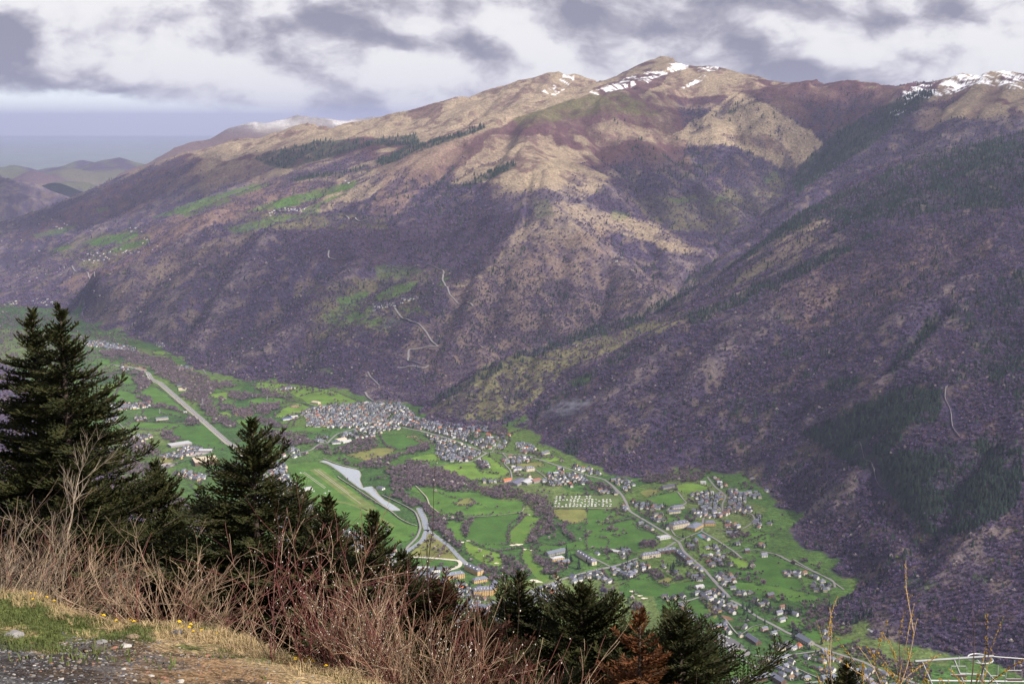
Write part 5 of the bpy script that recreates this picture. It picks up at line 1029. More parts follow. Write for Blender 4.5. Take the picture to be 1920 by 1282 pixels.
def water_mat():
    m, nt, b = new_mat('still green water'); N, L = nt.nodes, nt.links
    b.inputs['Base Color'].default_value = (0.55, 0.60, 0.63, 1); b.inputs['Metallic'].default_value = 0.55; b.inputs['Roughness'].default_value = 0.12; b.inputs['Specular IOR Level'].default_value = 1.0; b.inputs['IOR'].default_value = 1.6
    tc = N.new('ShaderNodeTexCoord'); no = N.new('ShaderNodeTexNoise'); no.inputs['Scale'].default_value = 0.12; no.inputs['Detail'].default_value = 5; L.new(tc.outputs['Object'], no.inputs['Vector'])
    bp = N.new('ShaderNodeBump'); bp.inputs['Distance'].default_value = 0.8; bp.inputs['Strength'].default_value = 0.5; L.new(no.outputs[0], bp.inputs['Height']); L.new(bp.outputs[0], b.inputs['Normal'])
    no2 = N.new('ShaderNodeTexNoise'); no2.inputs['Scale'].default_value = 0.01; no2.inputs['Detail'].default_value = 4; L.new(tc.outputs['Object'], no2.inputs['Vector'])
    mr = N.new('ShaderNodeMapRange'); mr.inputs['From Min'].default_value = .35; mr.inputs['From Max'].default_value = .65; mr.inputs['To Min'].default_value = 0.03; mr.inputs['To Max'].default_value = 0.22
    L.new(no2.outputs[0], mr.inputs['Value']); L.new(mr.outputs[0], b.inputs['Roughness'])
    return m
M_WATER = water_mat()
M_RIVER = M_WATER.copy(); M_RIVER.node_tree.nodes['Principled BSDF'].inputs['Base Color'].default_value = (0.34, 0.38, 0.42, 1)
def shore(pts, amt=3.0):
    l = dens(pts + pts[:1], 14)[:-1]
    return [(x + (vn(np.array([x / 17.]), np.array([y / 17.]), 3)[0] - .5) * amt * 2, y + (vn(np.array([x / 17.]), np.array([y / 17.]), 4)[0] - .5) * amt * 2) for x, y in l]
M_BANKS = simple('bare shore gravel', (0.27, 0.24, 0.19), 0.95, 0.1, var=0.25, scale=0.15)
_c = np.array(LAKE).mean(0)
flat('lake', shore(LAKE), 1.1, M_WATER)
strip('lake_shore', dens(LAKE + LAKE[:1], 14), 3.2, 0.7, M_BANKS)
for ln, w in ((RIVER, 8), (RIV_B, 6.5), (RIV_C, 5.5)):
    strip('river_bank', ln, w + 2, 0.55, M_BANKS); strip('river', ln, w, 0.8, M_RIVER)

def field_mat(name, col, var=0.30, stripes=0.0, ang=0.0, per=9.0):
    m, nt, b = new_mat(name); N, L = nt.nodes, nt.links
    b.inputs['Roughness'].default_value = 0.95; b.inputs['Specular IOR Level'].default_value = 0.1
    tc = N.new('ShaderNodeTexCoord')
    def noise(s, d): 
        n = N.new('ShaderNodeTexNoise'); n.inputs['Scale'].default_value = s; n.inputs['Detail'].default_value = d; n.inputs['Roughness'].default_value = .6; L.new(tc.outputs['Object'], n.inputs['Vector']); return n.outputs[0]
    def mapr(x, a, c_, lo, hi):
        n = N.new('ShaderNodeMapRange'); n.inputs['From Min'].default_value = a; n.inputs['From Max'].default_value = c_; n.inputs['To Min'].default_value = lo; n.inputs['To Max'].default_value = hi
        L.new(x, n.inputs['Value']); return n.outputs[0]
    v = N.new('ShaderNodeMath'); v.operation = 'MULTIPLY'; L.new(mapr(noise(1 / 60., 5), .3, .7, 1 - var, 1 + var), v.inputs[0]); L.new(mapr(noise(1 / 6., 3), .3, .7, 1 - var * .6, 1 + var * .6), v.inputs[1]); v = v.outputs[0]
    if stripes:
        mp = N.new('ShaderNodeMapping'); mp.inputs['Rotation'].default_value = (0, 0, ang); L.new(tc.outputs['Object'], mp.inputs['Vector'])
        w = N.new('ShaderNodeTexWave'); w.inputs['Scale'].default_value = 1.0 / per * 0.314 * 2; w.inputs['Distortion'].default_value = 1.2; w.inputs['Detail'].default_value = 2; L.new(mp.outputs[0], w.inputs['Vector'])
        q = N.new('ShaderNodeMath'); q.operation = 'MULTIPLY'; L.new(v, q.inputs[0]); L.new(mapr(w.outputs['Fac'], 0, 1, 1 - stripes, 1 + stripes), q.inputs[1]); v = q.outputs[0]
    rgb = N.new('ShaderNodeRGB'); rgb.outputs[0].default_value = (*col, 1)
    mixc = N.new('ShaderNodeMix'); mixc.data_type = 'RGBA'; mixc.inputs['B'].default_value = (min(1, col[0] * 1.6), col[1] * 1.0, col[2] * 1.2, 1)
    L.new(mapr(noise(1 / 35., 4), .5, .75, 0, .6), mixc.inputs['Factor']); L.new(rgb.outputs[0], mixc.inputs['A'])
    s = N.new('ShaderNodeVectorMath'); s.operation = 'SCALE'; L.new(mixc.outputs['Result'], s.inputs[0]); L.new(v, s.inputs['Scale']); L.new(s.outputs[0], b.inputs['Base Color'])
    return m
M_F = {'deep': field_mat('deep green grass', (0.052, 0.118, 0.022)), 'green': field_mat('fresh green grass', (0.068, 0.145, 0.025)), 'lime': field_mat('bright spring grass', (0.115, 0.20, 0.032)),
       'yellow': field_mat('yellowed grass', (0.155, 0.165, 0.05)), 'tan': field_mat('dry stubble', (0.27, 0.205, 0.12)), 'striped': field_mat('mown striped grass', (0.085, 0.16, 0.027), .2, .25, 0.5, 9.0),
       'runway': field_mat('worn grass runway', (0.13, 0.17, 0.05)), 'olive': field_mat('trodden campsite grass', (0.095, 0.135, 0.045), .25), 'soil': field_mat('brown ploughed earth', (0.17, 0.10, 0.06)), 'yard': field_mat('pale yard', (0.30, 0.28, 0.27), .25)}
_fi = 0
for mk, k, poly in FIELDS:
    g = [F(*q) for q in px(k, poly)]
    g = dens(g + g[:1], 22)[:-1]
    flat('yard' if mk == 'yard' else 'meadow', g, 0.16 + 0.004 * _fi, M_F[mk]); _fi += 1
AIR = dens([F(*q) for q in px('B', [(255, 875), (510, 852), (545, 862), (600, 885), (640, 915), (700, 990), (800, 1055), (880, 1112), (1000, 1195), (1100, 1262)]) + px('E', [(1100, 375), (1205, 400), (1195, 450), (1120, 520), (1000, 540), (800, 480), (600, 400), (400, 300), (280, 200), (240, 130), (170, 60), (150, 0)])], 30)
flat('airfield_grass', AIR, 0.62, M_F['green'])
def stripe_px(name, k, pts, w, z, mat): 
    l = dens([F(*q) for q in px(k, pts)], 20); a = np.array(l); o = strip(name, l, w / 2, z, mat); return o
stripe_px('runway', 'B', [(505, 912), (800, 1130), (1000, 1262)], 40, 0.66, M_F['runway']); stripe_px('runway', 'E', [(340, 150), (640, 210), (830, 300), (1000, 400)], 14, 0.66, M_F['runway'])
for pts in ([(400, 942), (590, 1080)], [(412, 936), (600, 1072)], [(500, 914), (700, 1060), (900, 1210)], [(530, 918), (800, 1120)]): stripe_px('runway_marking', 'B', pts, 2.0, 0.70, M_GRAV)
M_SAND0 = simple('pale track sand', (0.52, 0.48, 0.41), .95, .1, var=.1, scale=.3)
tr = dens([F(*q) for q in TRACKP] + [F(*TRACKP[0])], 8); strip('running_track', tr, 5.2, 0.72, M_SAND0)
flat('sports_court', [F(*q) for q in px('D', [(945, 742), (985, 735), (1070, 768), (1040, 785), (985, 772)])], .8, simple('blue court paint', (0.07, 0.20, 0.27), .8, .3, var=.1, scale=.3))
flat('court_field', [F(*q) for q in px('D', [(975, 748), (995, 744), (1045, 766), (1025, 773)])], .85, simple('red court paint', (0.42, 0.08, 0.07), .8, .3, var=.1, scale=.3))
flat('car_park', dens([F(*q) for q in px('G', [(690, 770), (750, 745), (860, 790), (945, 850), (900, 868), (820, 862), (700, 812)])] + [F(*px('G', [(690, 770)])[0])], 12)[:-1], .8, M_ASPD)
flat('campsite_ground', [F(*q) for q in px('C', [(1240, 975), (1300, 868), (1540, 862), (1831, 850), (1831, 975)])], .5, M_F['olive'])
_rc = F(*px('G', [(905, 898)])[0])
def ring(cx, cy, r, n=28): return [(cx + math.cos(2 * math.pi * i / n) * r, cy + math.sin(2 * math.pi * i / n) * r) for i in range(n)]
flat('roundabout_road', ring(*_rc, 24), 3.4, M_ASPH); 
def mound():
    mb = MB(); mb.poly(ring(*_rc, 13), 3.3, 3.75); o = mb.build('roundabout_island', M_F['green']); tag(o, kind='structure')
mound()
for p in ([(1040, 1010), (1055, 1028)],): pass
# sand bunkers of the golf course
M_SAND = simple('pale bunker sand', (0.62, 0.56, 0.46), .95, .1, var=.08, scale=.3)
for k, (x, y), r in (('F', (858, 115), 8), ('F', (790, 370), 9), ('F', (742, 375), 7), ('F', (838, 412), 6), ('F', (900, 420), 4), ('F', (305, 350), 6), ('F', (360, 340), 5), ('F', (920, 677), 8), ('F', (960, 690), 8), ('F', (600, 530), 5), ('G', (100, 433), 6), ('G', (132, 453), 3.5), ('G', (160, 467), 5), ('G', (192, 486), 6), ('E', (1640, 520), 5), ('F', (255, 560), 3), ('C', (1040, 1032), 6)):
    cx, cy = F(*px(k, [(x, y)])[0]); r0 = random.random() * 6
    flat('sand_bunker', [(cx + math.cos(a) * r * (1.2 + .3 * math.sin(2 * a + r0)), cy + math.sin(a) * r * (.8 + .25 * math.sin(3 * a + r0))) for a in [i * 2 * math.pi / 18 for i in range(18)]], .95, M_SAND)
# ---------------------------------------------------------------- buildings
WALLC = {'white': simple('white render', (0.66, 0.64, 0.61), .85, .2, var=.08, scale=.6), 'cream': simple('cream render', (0.60, 0.52, 0.40), .85, .2, var=.08, scale=.6),
         'ochre': simple('ochre render', (0.55, 0.37, 0.17), .85, .2, var=.1, scale=.6), 'grey stone': simple('grey stone', (0.30, 0.28, 0.27), .9, .2, var=.2, scale=.9), 'brown timber': simple('brown timber', (0.14, 0.085, 0.06), .85, .2, var=.2, scale=1.0), 'pink': simple('pink render', (0.58, 0.38, 0.32), .85, .2, var=.1, scale=.6)}
ROOFC = {'slate': simple('blue grey slate', (0.125, 0.135, 0.185), .55, .5, var=.22, scale=.9, objrand=.25), 'dark slate': simple('dark slate', (0.065, 0.07, 0.095), .6, .5, var=.22, scale=.9, objrand=.25), 'brown': simple('brown roof tiles', (0.20, 0.11, 0.08), .85, .2, var=.2, scale=.9, objrand=.2),
         'red': simple('red roof tiles', (0.42, 0.13, 0.06), .85, .2, var=.2, scale=.9), 'light grey': simple('light grey metal sheet', (0.42, 0.42, 0.45), .6, .4, var=.08, scale=.4), 'tan': simple('tan metal sheet', (0.52, 0.44, 0.33), .7, .3, var=.08, scale=.4), 'glass': simple('blue glass and solar panels', (0.05, 0.09, 0.22), .25, .8, var=.1, scale=.5)}
M_GLASS = simple('dark window glass', (0.03, 0.035, 0.045), .2, .7, var=.2, scale=1)
M_CHIM = simple('chimney masonry', (0.30, 0.25, 0.22), .9, .2, var=.2, scale=2)
M_DOOR = simple('brown door wood', (0.16, 0.08, 0.045), .7, .3, var=.1, scale=2)
def wall_mb(L, W, h, rh, kind):
    mb = MB(); a, b = L / 2, W / 2
    if kind == 'gable':
        v = [(-a, -b, -2), (a, -b, -2), (a, b, -2), (-a, b, -2), (-a, -b, h), (a, -b, h), (a, b, h), (-a, b, h), (-a, 0, h + rh * .97), (a, 0, h + rh * .97)]
        return mb.add(v, [(0, 1, 5, 4), (2, 3, 7, 6), (1, 2, 6, 9, 5), (3, 0, 4, 8, 7)])
    return mb.box((0, 0, h / 2 - 1), (L, W, h + 2))
def roof_mb(L, W, h, rh, kind, ov=.6, th=.35):
    mb = MB(); a, b = L / 2 + ov, W / 2 + ov; e = h - rh * ov / (W / 2)
    if kind == 'gable':
        for s in (1, -1):
            v = [(-a, s * b, e), (a, s * b, e), (a, 0, h + rh), (-a, 0, h + rh)]
            if s == 1: v = v[::-1]
            mb.add(v + [(p[0], p[1], p[2] + th) for p in v], [(3, 2, 1, 0), (4, 5, 6, 7), (0, 1, 5, 4), (1, 2, 6, 5), (2, 3, 7, 6), (3, 0, 4, 7)])
        return mb
    if kind == 'flat':
        return mb.box((0, 0, h + .25), (L + ov, W + ov, .5))
    k = min(a * .9, b)      # hip
    v = [(-a, -b, e), (a, -b, e), (a, b, e), (-a, b, e), (-a + k, 0, h + rh), (a - k, 0, h + rh), (-a, -b, e - th), (a, -b, e - th), (a, b, e - th), (-a, b, e - th)]
    return mb.add(v, [(0, 1, 5, 4), (2, 3, 4, 5), (1, 2, 5), (3, 0, 4), (6, 7, 1, 0), (7, 8, 2, 1), (8, 9, 3, 2), (9, 6, 0, 3), (9, 8, 7, 6)])
SITES = []      # occupied circles (x, y, r)
def free(x, y, r):
    return all((x - a) ** 2 + (y - b) ** 2 > (r + c) ** 2 for a, b, c in SITES)
_meshcache = {}
def big_building(label, k, p1, p2, W, h, wall, roof, kind='gable', rh=None, floors=None, name='building', cat='building', dormers=0, bays=None):
    (x1, y1), (x2, y2) = [F(*q) for q in px(k, [p1, p2])]
    L = math.hypot(x2 - x1, y2 - y1); cx, cy = (x1 + x2) / 2, (y1 + y2) / 2; rz = math.atan2(y2 - y1, x2 - x1)
    if rh is None: rh = W * .32
    t = empty(name, (cx, cy, 0), rz); tag(t, label, cat)
    wall_mb(L, W, h, rh, kind).build('wall', WALLC[wall], t); roof_mb(L, W, h, rh if kind != 'flat' else .5, kind).build('roof', ROOFC[roof], t)
    fl = floors or max(1, int(h / 3.2)); n = bays or max(2, int(L / 5.5))
    wm = MB().box((0, 0, 0), (1.5, .22, 1.9)).mesh('window'); wm.materials.append(M_GLASS)
    side = -1 if math.cos(rz) >= 0 else 1
    for f_ in range(min(fl, 4)):
        for i in range(min(n, 12)):
            o = link_mesh('window', wm, None, t); o.location = (-L / 2 + L * (i + .5) / min(n, 12), side * (W / 2 + .05), 1.9 + f_ * (h / fl))
    # gable end windows
    for f_ in range(min(fl, 3)):
        for s in (-1, 1):
            o = link_mesh('window', wm, None, t); o.rotation_euler = (0, 0, math.pi / 2); o.location = (s * (L / 2 + .05), 0, 1.9 + f_ * (h / fl))
    for i in range(dormers):
        q = MB(); x = -L / 2 + L * (i + .5) / dormers; y = side * W * .30
        q.box((x, y, h + rh * .38), (1.9, W * .18, 2.0)); q.add([(x - 1.3, y - W * .12, h + rh * .38 + 1), (x + 1.3, y - W * .12, h + rh * .38 + 1), (x + 1.3, y + W * .12, h + rh * .38 + 1), (x - 1.3, y + W * .12, h + rh * .38 + 1), (x, y - W * .12, h + rh * .38 + 2), (x, y + W * .12, h + rh * .38 + 2)], [(0, 4, 5, 3), (4, 1, 2, 5), (0, 1, 4), (2, 3, 5)])
        q.build('dormer', WALLC['white'], t)
    if kind != 'flat':
        for s in (-.3, .3):
            MB().box((s * L, 0, h + rh + .4), (1.3, .9, 2.2)).build('chimney', M_CHIM, t)
    nseg = max(1, int(L / W))
    for i in range(nseg):
        u = (i + .5) / nseg - .5; SITES.append((cx + math.cos(rz) * L * u, cy + math.sin(rz) * L * u, W * .62))
    return t
B = big_building
B('long cream hotel with dormers below the road left of the central crossroads', 'D', (470, 945), (625, 925), 15, 11, 'cream', 'slate', 'hip', 5, 3, 'hotel', 'hotel', 6)
B('long dark timber apartment block with a slate roof below the crossroads', 'D', (605, 905), (755, 885), 15, 9, 'brown timber', 'slate', 'gable', 5, 3, 'apartment_block', 'apartment block', 5)
B('long slate roofed apartment block running down beside the main road below the crossroads', 'D', (780, 905), (865, 975), 16, 10, 'brown timber', 'slate', 'gable', 6, 3, 'apartment_block', 'apartment block', 3)
B('large yellow stone residence with many slate dormers above the central crossroads', 'D', (725, 690), (865, 665), 24, 14, 'cream', 'slate', 'hip', 7, 3, 'mansion', 'mansion', 5)
B('wide grey roofed hall between the yellow residence and the village street', 'D', (890, 705), (965, 665), 30, 9, 'ochre', 'slate', 'hip', 6, 2, 'hall', 'hall')
B('yellow building with slate roof right of the street that leads up to the village', 'D', (1010, 660), (1100, 660), 16, 10, 'ochre', 'slate', 'hip', 5, 3, 'school', 'school')
B('dark slate roofed long barn alone at the top edge of the upper meadow', 'D', (645, 350), (745, 332), 15, 6, 'grey stone', 'dark slate', 'gable', 5, 1, 'barn', 'barn')
B('long pale building with a grey roof at the end of the curving village lane', 'D', (730, 520), (830, 510), 18, 7, 'cream', 'slate', 'hip', 4, 2, 'hall', 'hall')
B('ochre fronted wing under a slate roof below the curving village lane', 'D', (700, 560), (800, 548), 16, 7, 'cream', 'slate', 'gable', 4, 2, 'hall', 'hall')
B('modern white house with a large flat pale roof left of the crossroads', 'D', (615, 780), (705, 765), 20, 6, 'white', 'light grey', 'hip', 2.5, 2, 'modern_house', 'house')
B('white barn with a pale grey roof in the meadow left of the lower main road', 'G', (575, 410), (632, 400), 14, 5, 'white', 'light grey', 'gable', 3, 1, 'barn', 'barn')
B('L shaped hotel with white dormers and green grey roof beside the tall dark trees', 'F', (1300, 455), (1440, 545), 15, 11, 'cream', 'slate', 'hip', 6, 3, 'hotel', 'hotel', 6)
B('long stone hall with a brown grey roof left of the tall conifers', 'F', (1030, 465), (1180, 430), 20, 7, 'grey stone', 'slate', 'gable', 5, 2, 'hall', 'hall')
B('low ochre spa hall with a pale roof in front of the tall conifers', 'F', (1070, 505), (1170, 490), 18, 7, 'ochre', 'light grey', 'hip', 3, 2, 'hall', 'hall')
B('blue grey roofed wing nearest the tall conifers', 'F', (1120, 535), (1220, 520), 15, 6, 'ochre', 'slate', 'gable', 4, 2, 'hall', 'hall')
B('pale flat roofed house in the meadow above the village road', 'F', (1570, 425), (1650, 440), 16, 5, 'cream', 'light grey', 'hip', 2, 1, 'house', 'house')
B('four square cream manor with a slate roof in the middle of the upper meadows', 'C', (1030, 655), (1100, 645), 20, 11, 'cream', 'slate', 'hip', 5, 3, 'manor_house', 'manor', 4)
B('cream house with slate roof and side wing left of the manor', 'C', (935, 650), (1005, 640), 15, 8, 'white', 'slate', 'hip', 5, 2, 'villa', 'villa')
B('broad slate roofed works hall below the manor', 'C', (920, 780), (1000, 740), 36, 7, 'grey stone', 'slate', 'gable', 5, 1, 'works_hall', 'hall')
B('second broad grey works hall right of the first', 'C', (1010, 770), (1080, 740), 34, 7, 'grey stone', 'light grey', 'gable', 4, 1, 'works_hall', 'hall')
B('brown roofed works hall at the right end of the row below the manor', 'C', (1085, 755), (1150, 740), 24, 7, 'grey stone', 'brown', 'gable', 5, 1, 'works_hall', 'hall')
B('red roofed barn at the left end of the works halls', 'C', (840, 750), (905, 735), 14, 6, 'pink', 'red', 'gable', 4, 1, 'barn', 'barn')
B('slate roofed long house at the edge of the forest above the upper meadows', 'C', (1165, 515), (1225, 500), 18, 6, 'cream', 'slate', 'gable', 5, 2, 'house', 'house')
B('farm hall with a blue panel roof alone left of the big village', 'B', (225, 492), (305, 482), 22, 6, 'white', 'glass', 'gable', 3, 1, 'farm_hall', 'hall')
B('pale farm hall right behind the one with the blue panel roof', 'B', (300, 475), (355, 468), 16, 6, 'cream', 'light grey', 'gable', 3, 1, 'farm_hall', 'hall')
B('long pale warehouse by the road fork below the big village', 'B', (690, 675), (765, 660), 24, 7, 'white', 'tan', 'gable', 2, 1, 'warehouse', 'warehouse')
B('blue roofed warehouse by the road fork below the big village', 'B', (650, 695), (720, 688), 22, 6, 'white', 'slate', 'gable', 3, 1, 'warehouse', 'warehouse')
B('narrow white warehouse right of the blue roofed one', 'B', (740, 688), (810, 672), 14, 6, 'white', 'light grey', 'gable', 2, 1, 'warehouse', 'warehouse')
B('green and white shed by the river woods below the big village', 'B', (1405, 895), (1465, 888), 15, 5, 'white', 'light grey', 'gable', 2, 1, 'shed', 'shed')
B('pale rounded hay barn beside the straight lane above the big village', 'B', (480, 345), (545, 355), 18, 7, 'cream', 'tan', 'hip', 5, 1, 'barn', 'barn')
B('white aircraft hangar on the left edge of the airfield', 'B', (412, 1095), (478, 1085), 20, 7, 'white', 'light grey', 'gable', 2, 1, 'hangar', 'hangar', 0, 3)
B('grey aircraft hangar left of the white one on the airfield', 'B', (358, 1118), (404, 1116), 22, 7, 'grey stone', 'light grey', 'flat', 1, 1, 'hangar', 'hangar', 0, 3)
B('pale house with a grey roof on the far shore of the lake', 'B', (1045, 1080), (1095, 1090), 16, 7, 'white', 'slate', 'hip', 4, 2, 'villa', 'villa')
B('tan roofed sawmill hall between the highway and the woods', 'A', (800, 418), (895, 412), 34, 6, 'cream', 'tan', 'flat', 1, 1, 'sawmill', 'hall')
B('dark roofed workshop behind the tan roofed hall by the highway', 'A', (785, 385), (850, 380), 24, 6, 'grey stone', 'dark slate', 'gable', 4, 1, 'workshop', 'hall')
B('long supermarket hall with a pale roof left of the builders yard', 'A', (720, 905), (900, 878), 40, 8, 'grey stone', 'light grey', 'flat', 1, 1, 'supermarket', 'hall')
B('huge warehouse with pale tan roof and dark walls right behind the near fir', 'A', (930, 1050), (1130, 1030), 75, 13, 'brown timber', 'tan', 'flat', 1, 1, 'warehouse', 'warehouse')
B('grey hall with a long roof at the corner of the builders yard', 'A', (980, 945), (1090, 945), 26, 7, 'grey stone', 'light grey', 'gable', 3, 1, 'hall', 'hall')
B('farm with a grey roof in the meadow left of the highway', 'A', (605, 675), (710, 665), 20, 6, 'cream', 'slate', 'gable', 4, 1, 'farmhouse', 'farmhouse')
B('small pale barn touching the left side of the highway', 'A', (842, 612), (872, 610), 10, 4, 'white', 'light grey', 'gable', 2, 1, 'barn', 'barn')
B('dark roofed grandstand at the near side of the oval track', 'E', (1310, 790), (1460, 775), 18, 9, 'white', 'slate', 'gable', 3, 2, 'grandstand', 'grandstand')
B('long white gymnasium left of the grandstand', 'E', (1190, 765), (1305, 765), 14, 6, 'white', 'light grey', 'flat', 1, 1, 'gymnasium', 'gymnasium')
B('tall ochre hotel with a slate roof right of the grandstand', 'E', (1630, 760), (1745, 815), 20, 13, 'ochre', 'slate', 'hip', 7, 4, 'hotel', 'hotel', 4)
B('ochre hotel with a slate roof below the grandstand', 'E', (1450, 850), (1600, 830), 18, 13, 'ochre', 'slate', 'hip', 6, 4, 'hotel', 'hotel', 3)
B('low ochre house with slate roof below the tall ochre hotel', 'E', (1680, 880), (1800, 860), 16, 9, 'ochre', 'slate', 'hip', 5, 2, 'villa', 'villa')
B('large ochre palace hotel with a long slate roof behind the red twigs', 'F', (400, 800), (560, 790), 24, 15, 'ochre', 'slate', 'hip', 7, 4, 'hotel', 'hotel', 6)
B('cross wing of the ochre palace hotel with the tall slate tower roof', 'F', (555, 800), (585, 740), 16, 16, 'ochre', 'slate', 'hip', 9, 4, 'hotel', 'hotel', 0)
B('slate roofed apartment hall lying diagonally right of the car park', 'G', (970, 780), (1050, 835), 15, 7, 'brown timber', 'slate', 'gable', 5, 2, 'hall', 'hall')
B('long slate roofed hall beside the main road at the lower right', 'G', (1350, 785), (1445, 840), 17, 8, 'grey stone', 'slate', 'gable', 6, 2, 'hall', 'hall')
B('slate roofed school hall at the foot of the small housing estate', 'G', (1520, 1100), (1625, 1085), 18, 7, 'grey stone', 'slate', 'gable', 5, 2, 'hall', 'hall')
B('long slate roofed apartment house at the bottom edge right of the conifer', 'G', (980, 1110), (1100, 1090), 16, 9, 'brown timber', 'slate', 'gable', 5, 3, 'apartment_block', 'apartment block', 3)
B('slate roofed apartment house at the bottom edge, right of the long one', 'G', (1160, 1085), (1240, 1135), 15, 9, 'brown timber', 'slate', 'gable', 5, 3, 'apartment_block', 'apartment block')
B('brown chalet with a wide gable standing alone in the lower meadow', 'G', (1112, 480), (1158, 470), 12, 8, 'brown timber', 'slate', 'gable', 4, 2, 'chalet', 'chalet')
B('white steep gabled house alone in the right meadow', 'G', (1070, 175), (1112, 172), 10, 6, 'white', 'slate', 'gable', 6, 2, 'house', 'house')
HSLOPE = [((700, 578), (742, 570), 26, .9), ((752, 566), (785, 562), 12, .9), ((505, 398), (570, 392), 24, .9), ((262, 452), (282, 450), 4, 1.0), ((160, 478), (262, 474), 26, .8), ((150, 488), (210, 486), 10, .7), ((105, 425), (128, 422), 6, .9), ((240, 430), (262, 428), 4, .8), ((15, 566), (30, 570), 8, .9), ((60, 562), (110, 570), 12, .8), ((1155, 485), (1168, 486), 2, 1), ((1120, 615), (1122, 614), 1, 1), ((1075, 645), (1078, 646), 1, 1), ((645, 342), (660, 341), 2, 1)]
VP = [(k, [F(*q) for q in px(k, poly)], sp * (.84 if k in 'DGFC' else .93), min(1, pr * 1.2)) for k, poly, sp, pr in VILL]
RP = []
for nm, ln, hw, lf, _ in ROADS:
    if lf < 1:
        a = np.array(ln); m = (a[1:] + a[:-1]) / 2; d = a[1:] - a[:-1]
        for i in range(0, len(m)): RP.append((m[i, 0], m[i, 1], math.atan2(d[i, 1], d[i, 0]), hw))
RP = np.array(RP)
houses = []
def roads_and_houses():
    for k, g, sp, pr in VP:
        a = np.array(g); x0, y0 = a.min(0) - 5; x1, y1 = a.max(0) + 5; c = a.mean(0)
        j = np.argmin((RP[:, 0] - c[0]) ** 2 + (RP[:, 1] - c[1]) ** 2); th = RP[j, 2] if (RP[j, 0] - c[0]) ** 2 + (RP[j, 1] - c[1]) ** 2 < 200 ** 2 else random.uniform(-.4, .4)
        R = math.hypot(x1 - x0, y1 - y0) / 2; n = int(R / sp) + 1; mx, my = (x0 + x1) / 2, (y0 + y1) / 2
        sites = []
        for i in range(-n, n + 1):
            for jj in range(-n, n + 1):
                x = i * sp * 1.08 + random.gauss(0, sp * .13); y = jj * sp * .98 + random.gauss(0, sp * .13)
                X = mx + x * math.cos(th) - y * math.sin(th); Y = my + x * math.sin(th) + y * math.cos(th)
                sites.append((X, Y))
        s = np.array(sites); m = inpoly(s[:, 0], s[:, 1], g)
        for X, Y in s[m]:
            if random.random() > pr: continue
            d2 = (RP[:, 0] - X) ** 2 + (RP[:, 1] - Y) ** 2; q = np.argmin(d2); dist = math.sqrt(d2[q])
            if dist < RP[q, 3] + 6.5: continue
            L = random.uniform(11, 18.5) * (1 if sp > 18 else .85); W = random.uniform(8.2, 10.8); 
            if not free(X, Y, 6.6): continue
            if clear_mask(np.array([X]), np.array([Y]))[0]: continue
            ang = RP[q, 2] + (math.pi / 2 if random.random() < .35 else 0) + random.gauss(0, .07) if dist < 90 else th + random.gauss(0, .15) + (math.pi / 2 if random.random() < .4 else 0)
            houses.append([X, Y, 0.0, ang, L, W, random.uniform(5.0, 7.6), random.uniform(2.8, 4.4), random.choices(['white', 'cream', 'grey stone', 'ochre', 'pink', 'brown timber'], [.42, .32, .11, .04, .06, .05])[0],
                           random.choices(['slate', 'dark slate', 'brown', 'light grey', 'red'], [.60, .24, .10, .045, .015])[0], 'hip' if random.random() < .4 else 'gable'])
            SITES.append((X, Y, 6.5))
    for (u0, v0), (u1, v1), n, pr in HSLOPE:
        for i in range(n):
            t = (i + .5) / n; x, y = hit(u0 + (u1 - u0) * t + random.gauss(0, 1.5), v0 + (v1 - v0) * t + random.gauss(0, 3.2)); z = float(hgt(x, y))
            if not free(x, y, 5): continue
            houses.append([x, y, z, random.uniform(-.6, .6), random.uniform(9, 14), 8, 5, 3, random.choice(['white', 'white', 'cream']), random.choice(['slate', 'dark slate']), 'gable']); SITES.append((x, y, 6))
roads_and_houses()
print('houses', len(houses))
LM = [('roundabout', 'G', (905, 898)), ('dark car park', 'G', (820, 810)), ('central crossroads', 'D', (790, 805)), ('red sports court', 'D', (1005, 760)), ('upper village bend', 'D', (1180, 410)), ('village street fork', 'D', (1165, 545)), ('forest edge loop', 'D', (1430, 620)),
      ('caravan site', 'C', (1540, 920)), ('oval track', 'E', (1330, 710)), ('tallest conifer', 'F', (1200, 470)), ('left road junction', 'F', (1540, 570)), ('long roadside hall', 'G', (1400, 810)), ('brown chalet', 'G', (1135, 475)), ('blossoming meadow tree', 'D', (1430, 1010)),
      ('works halls', 'C', (1020, 750)), ('upper road junction', 'C', (760, 490)), ('roadside pine clump', 'G', (950, 590)), ('housing estate lane', 'G', (1300, 1050)), ('forest lane end', 'G', (1600, 400)), ('dormered cream hotel', 'D', (540, 940)), ('main road T junction', 'G', (1545, 868)), ('white meadow barn', 'G', (600, 405)), ('steel lift gantry', 'G', (2300, 1080))]
LMP = [(n, *F(*px(k, [p])[0])) for n, k, p in LM]
ORD = ['', 'second ', 'third ', 'fourth ', 'fifth ', 'sixth ', 'seventh ', 'eighth ', 'ninth ', 'tenth ', 'eleventh ', 'twelfth ', 'thirteenth ', 'fourteenth ', 'fifteenth ', 'sixteenth ', 'seventeenth ']
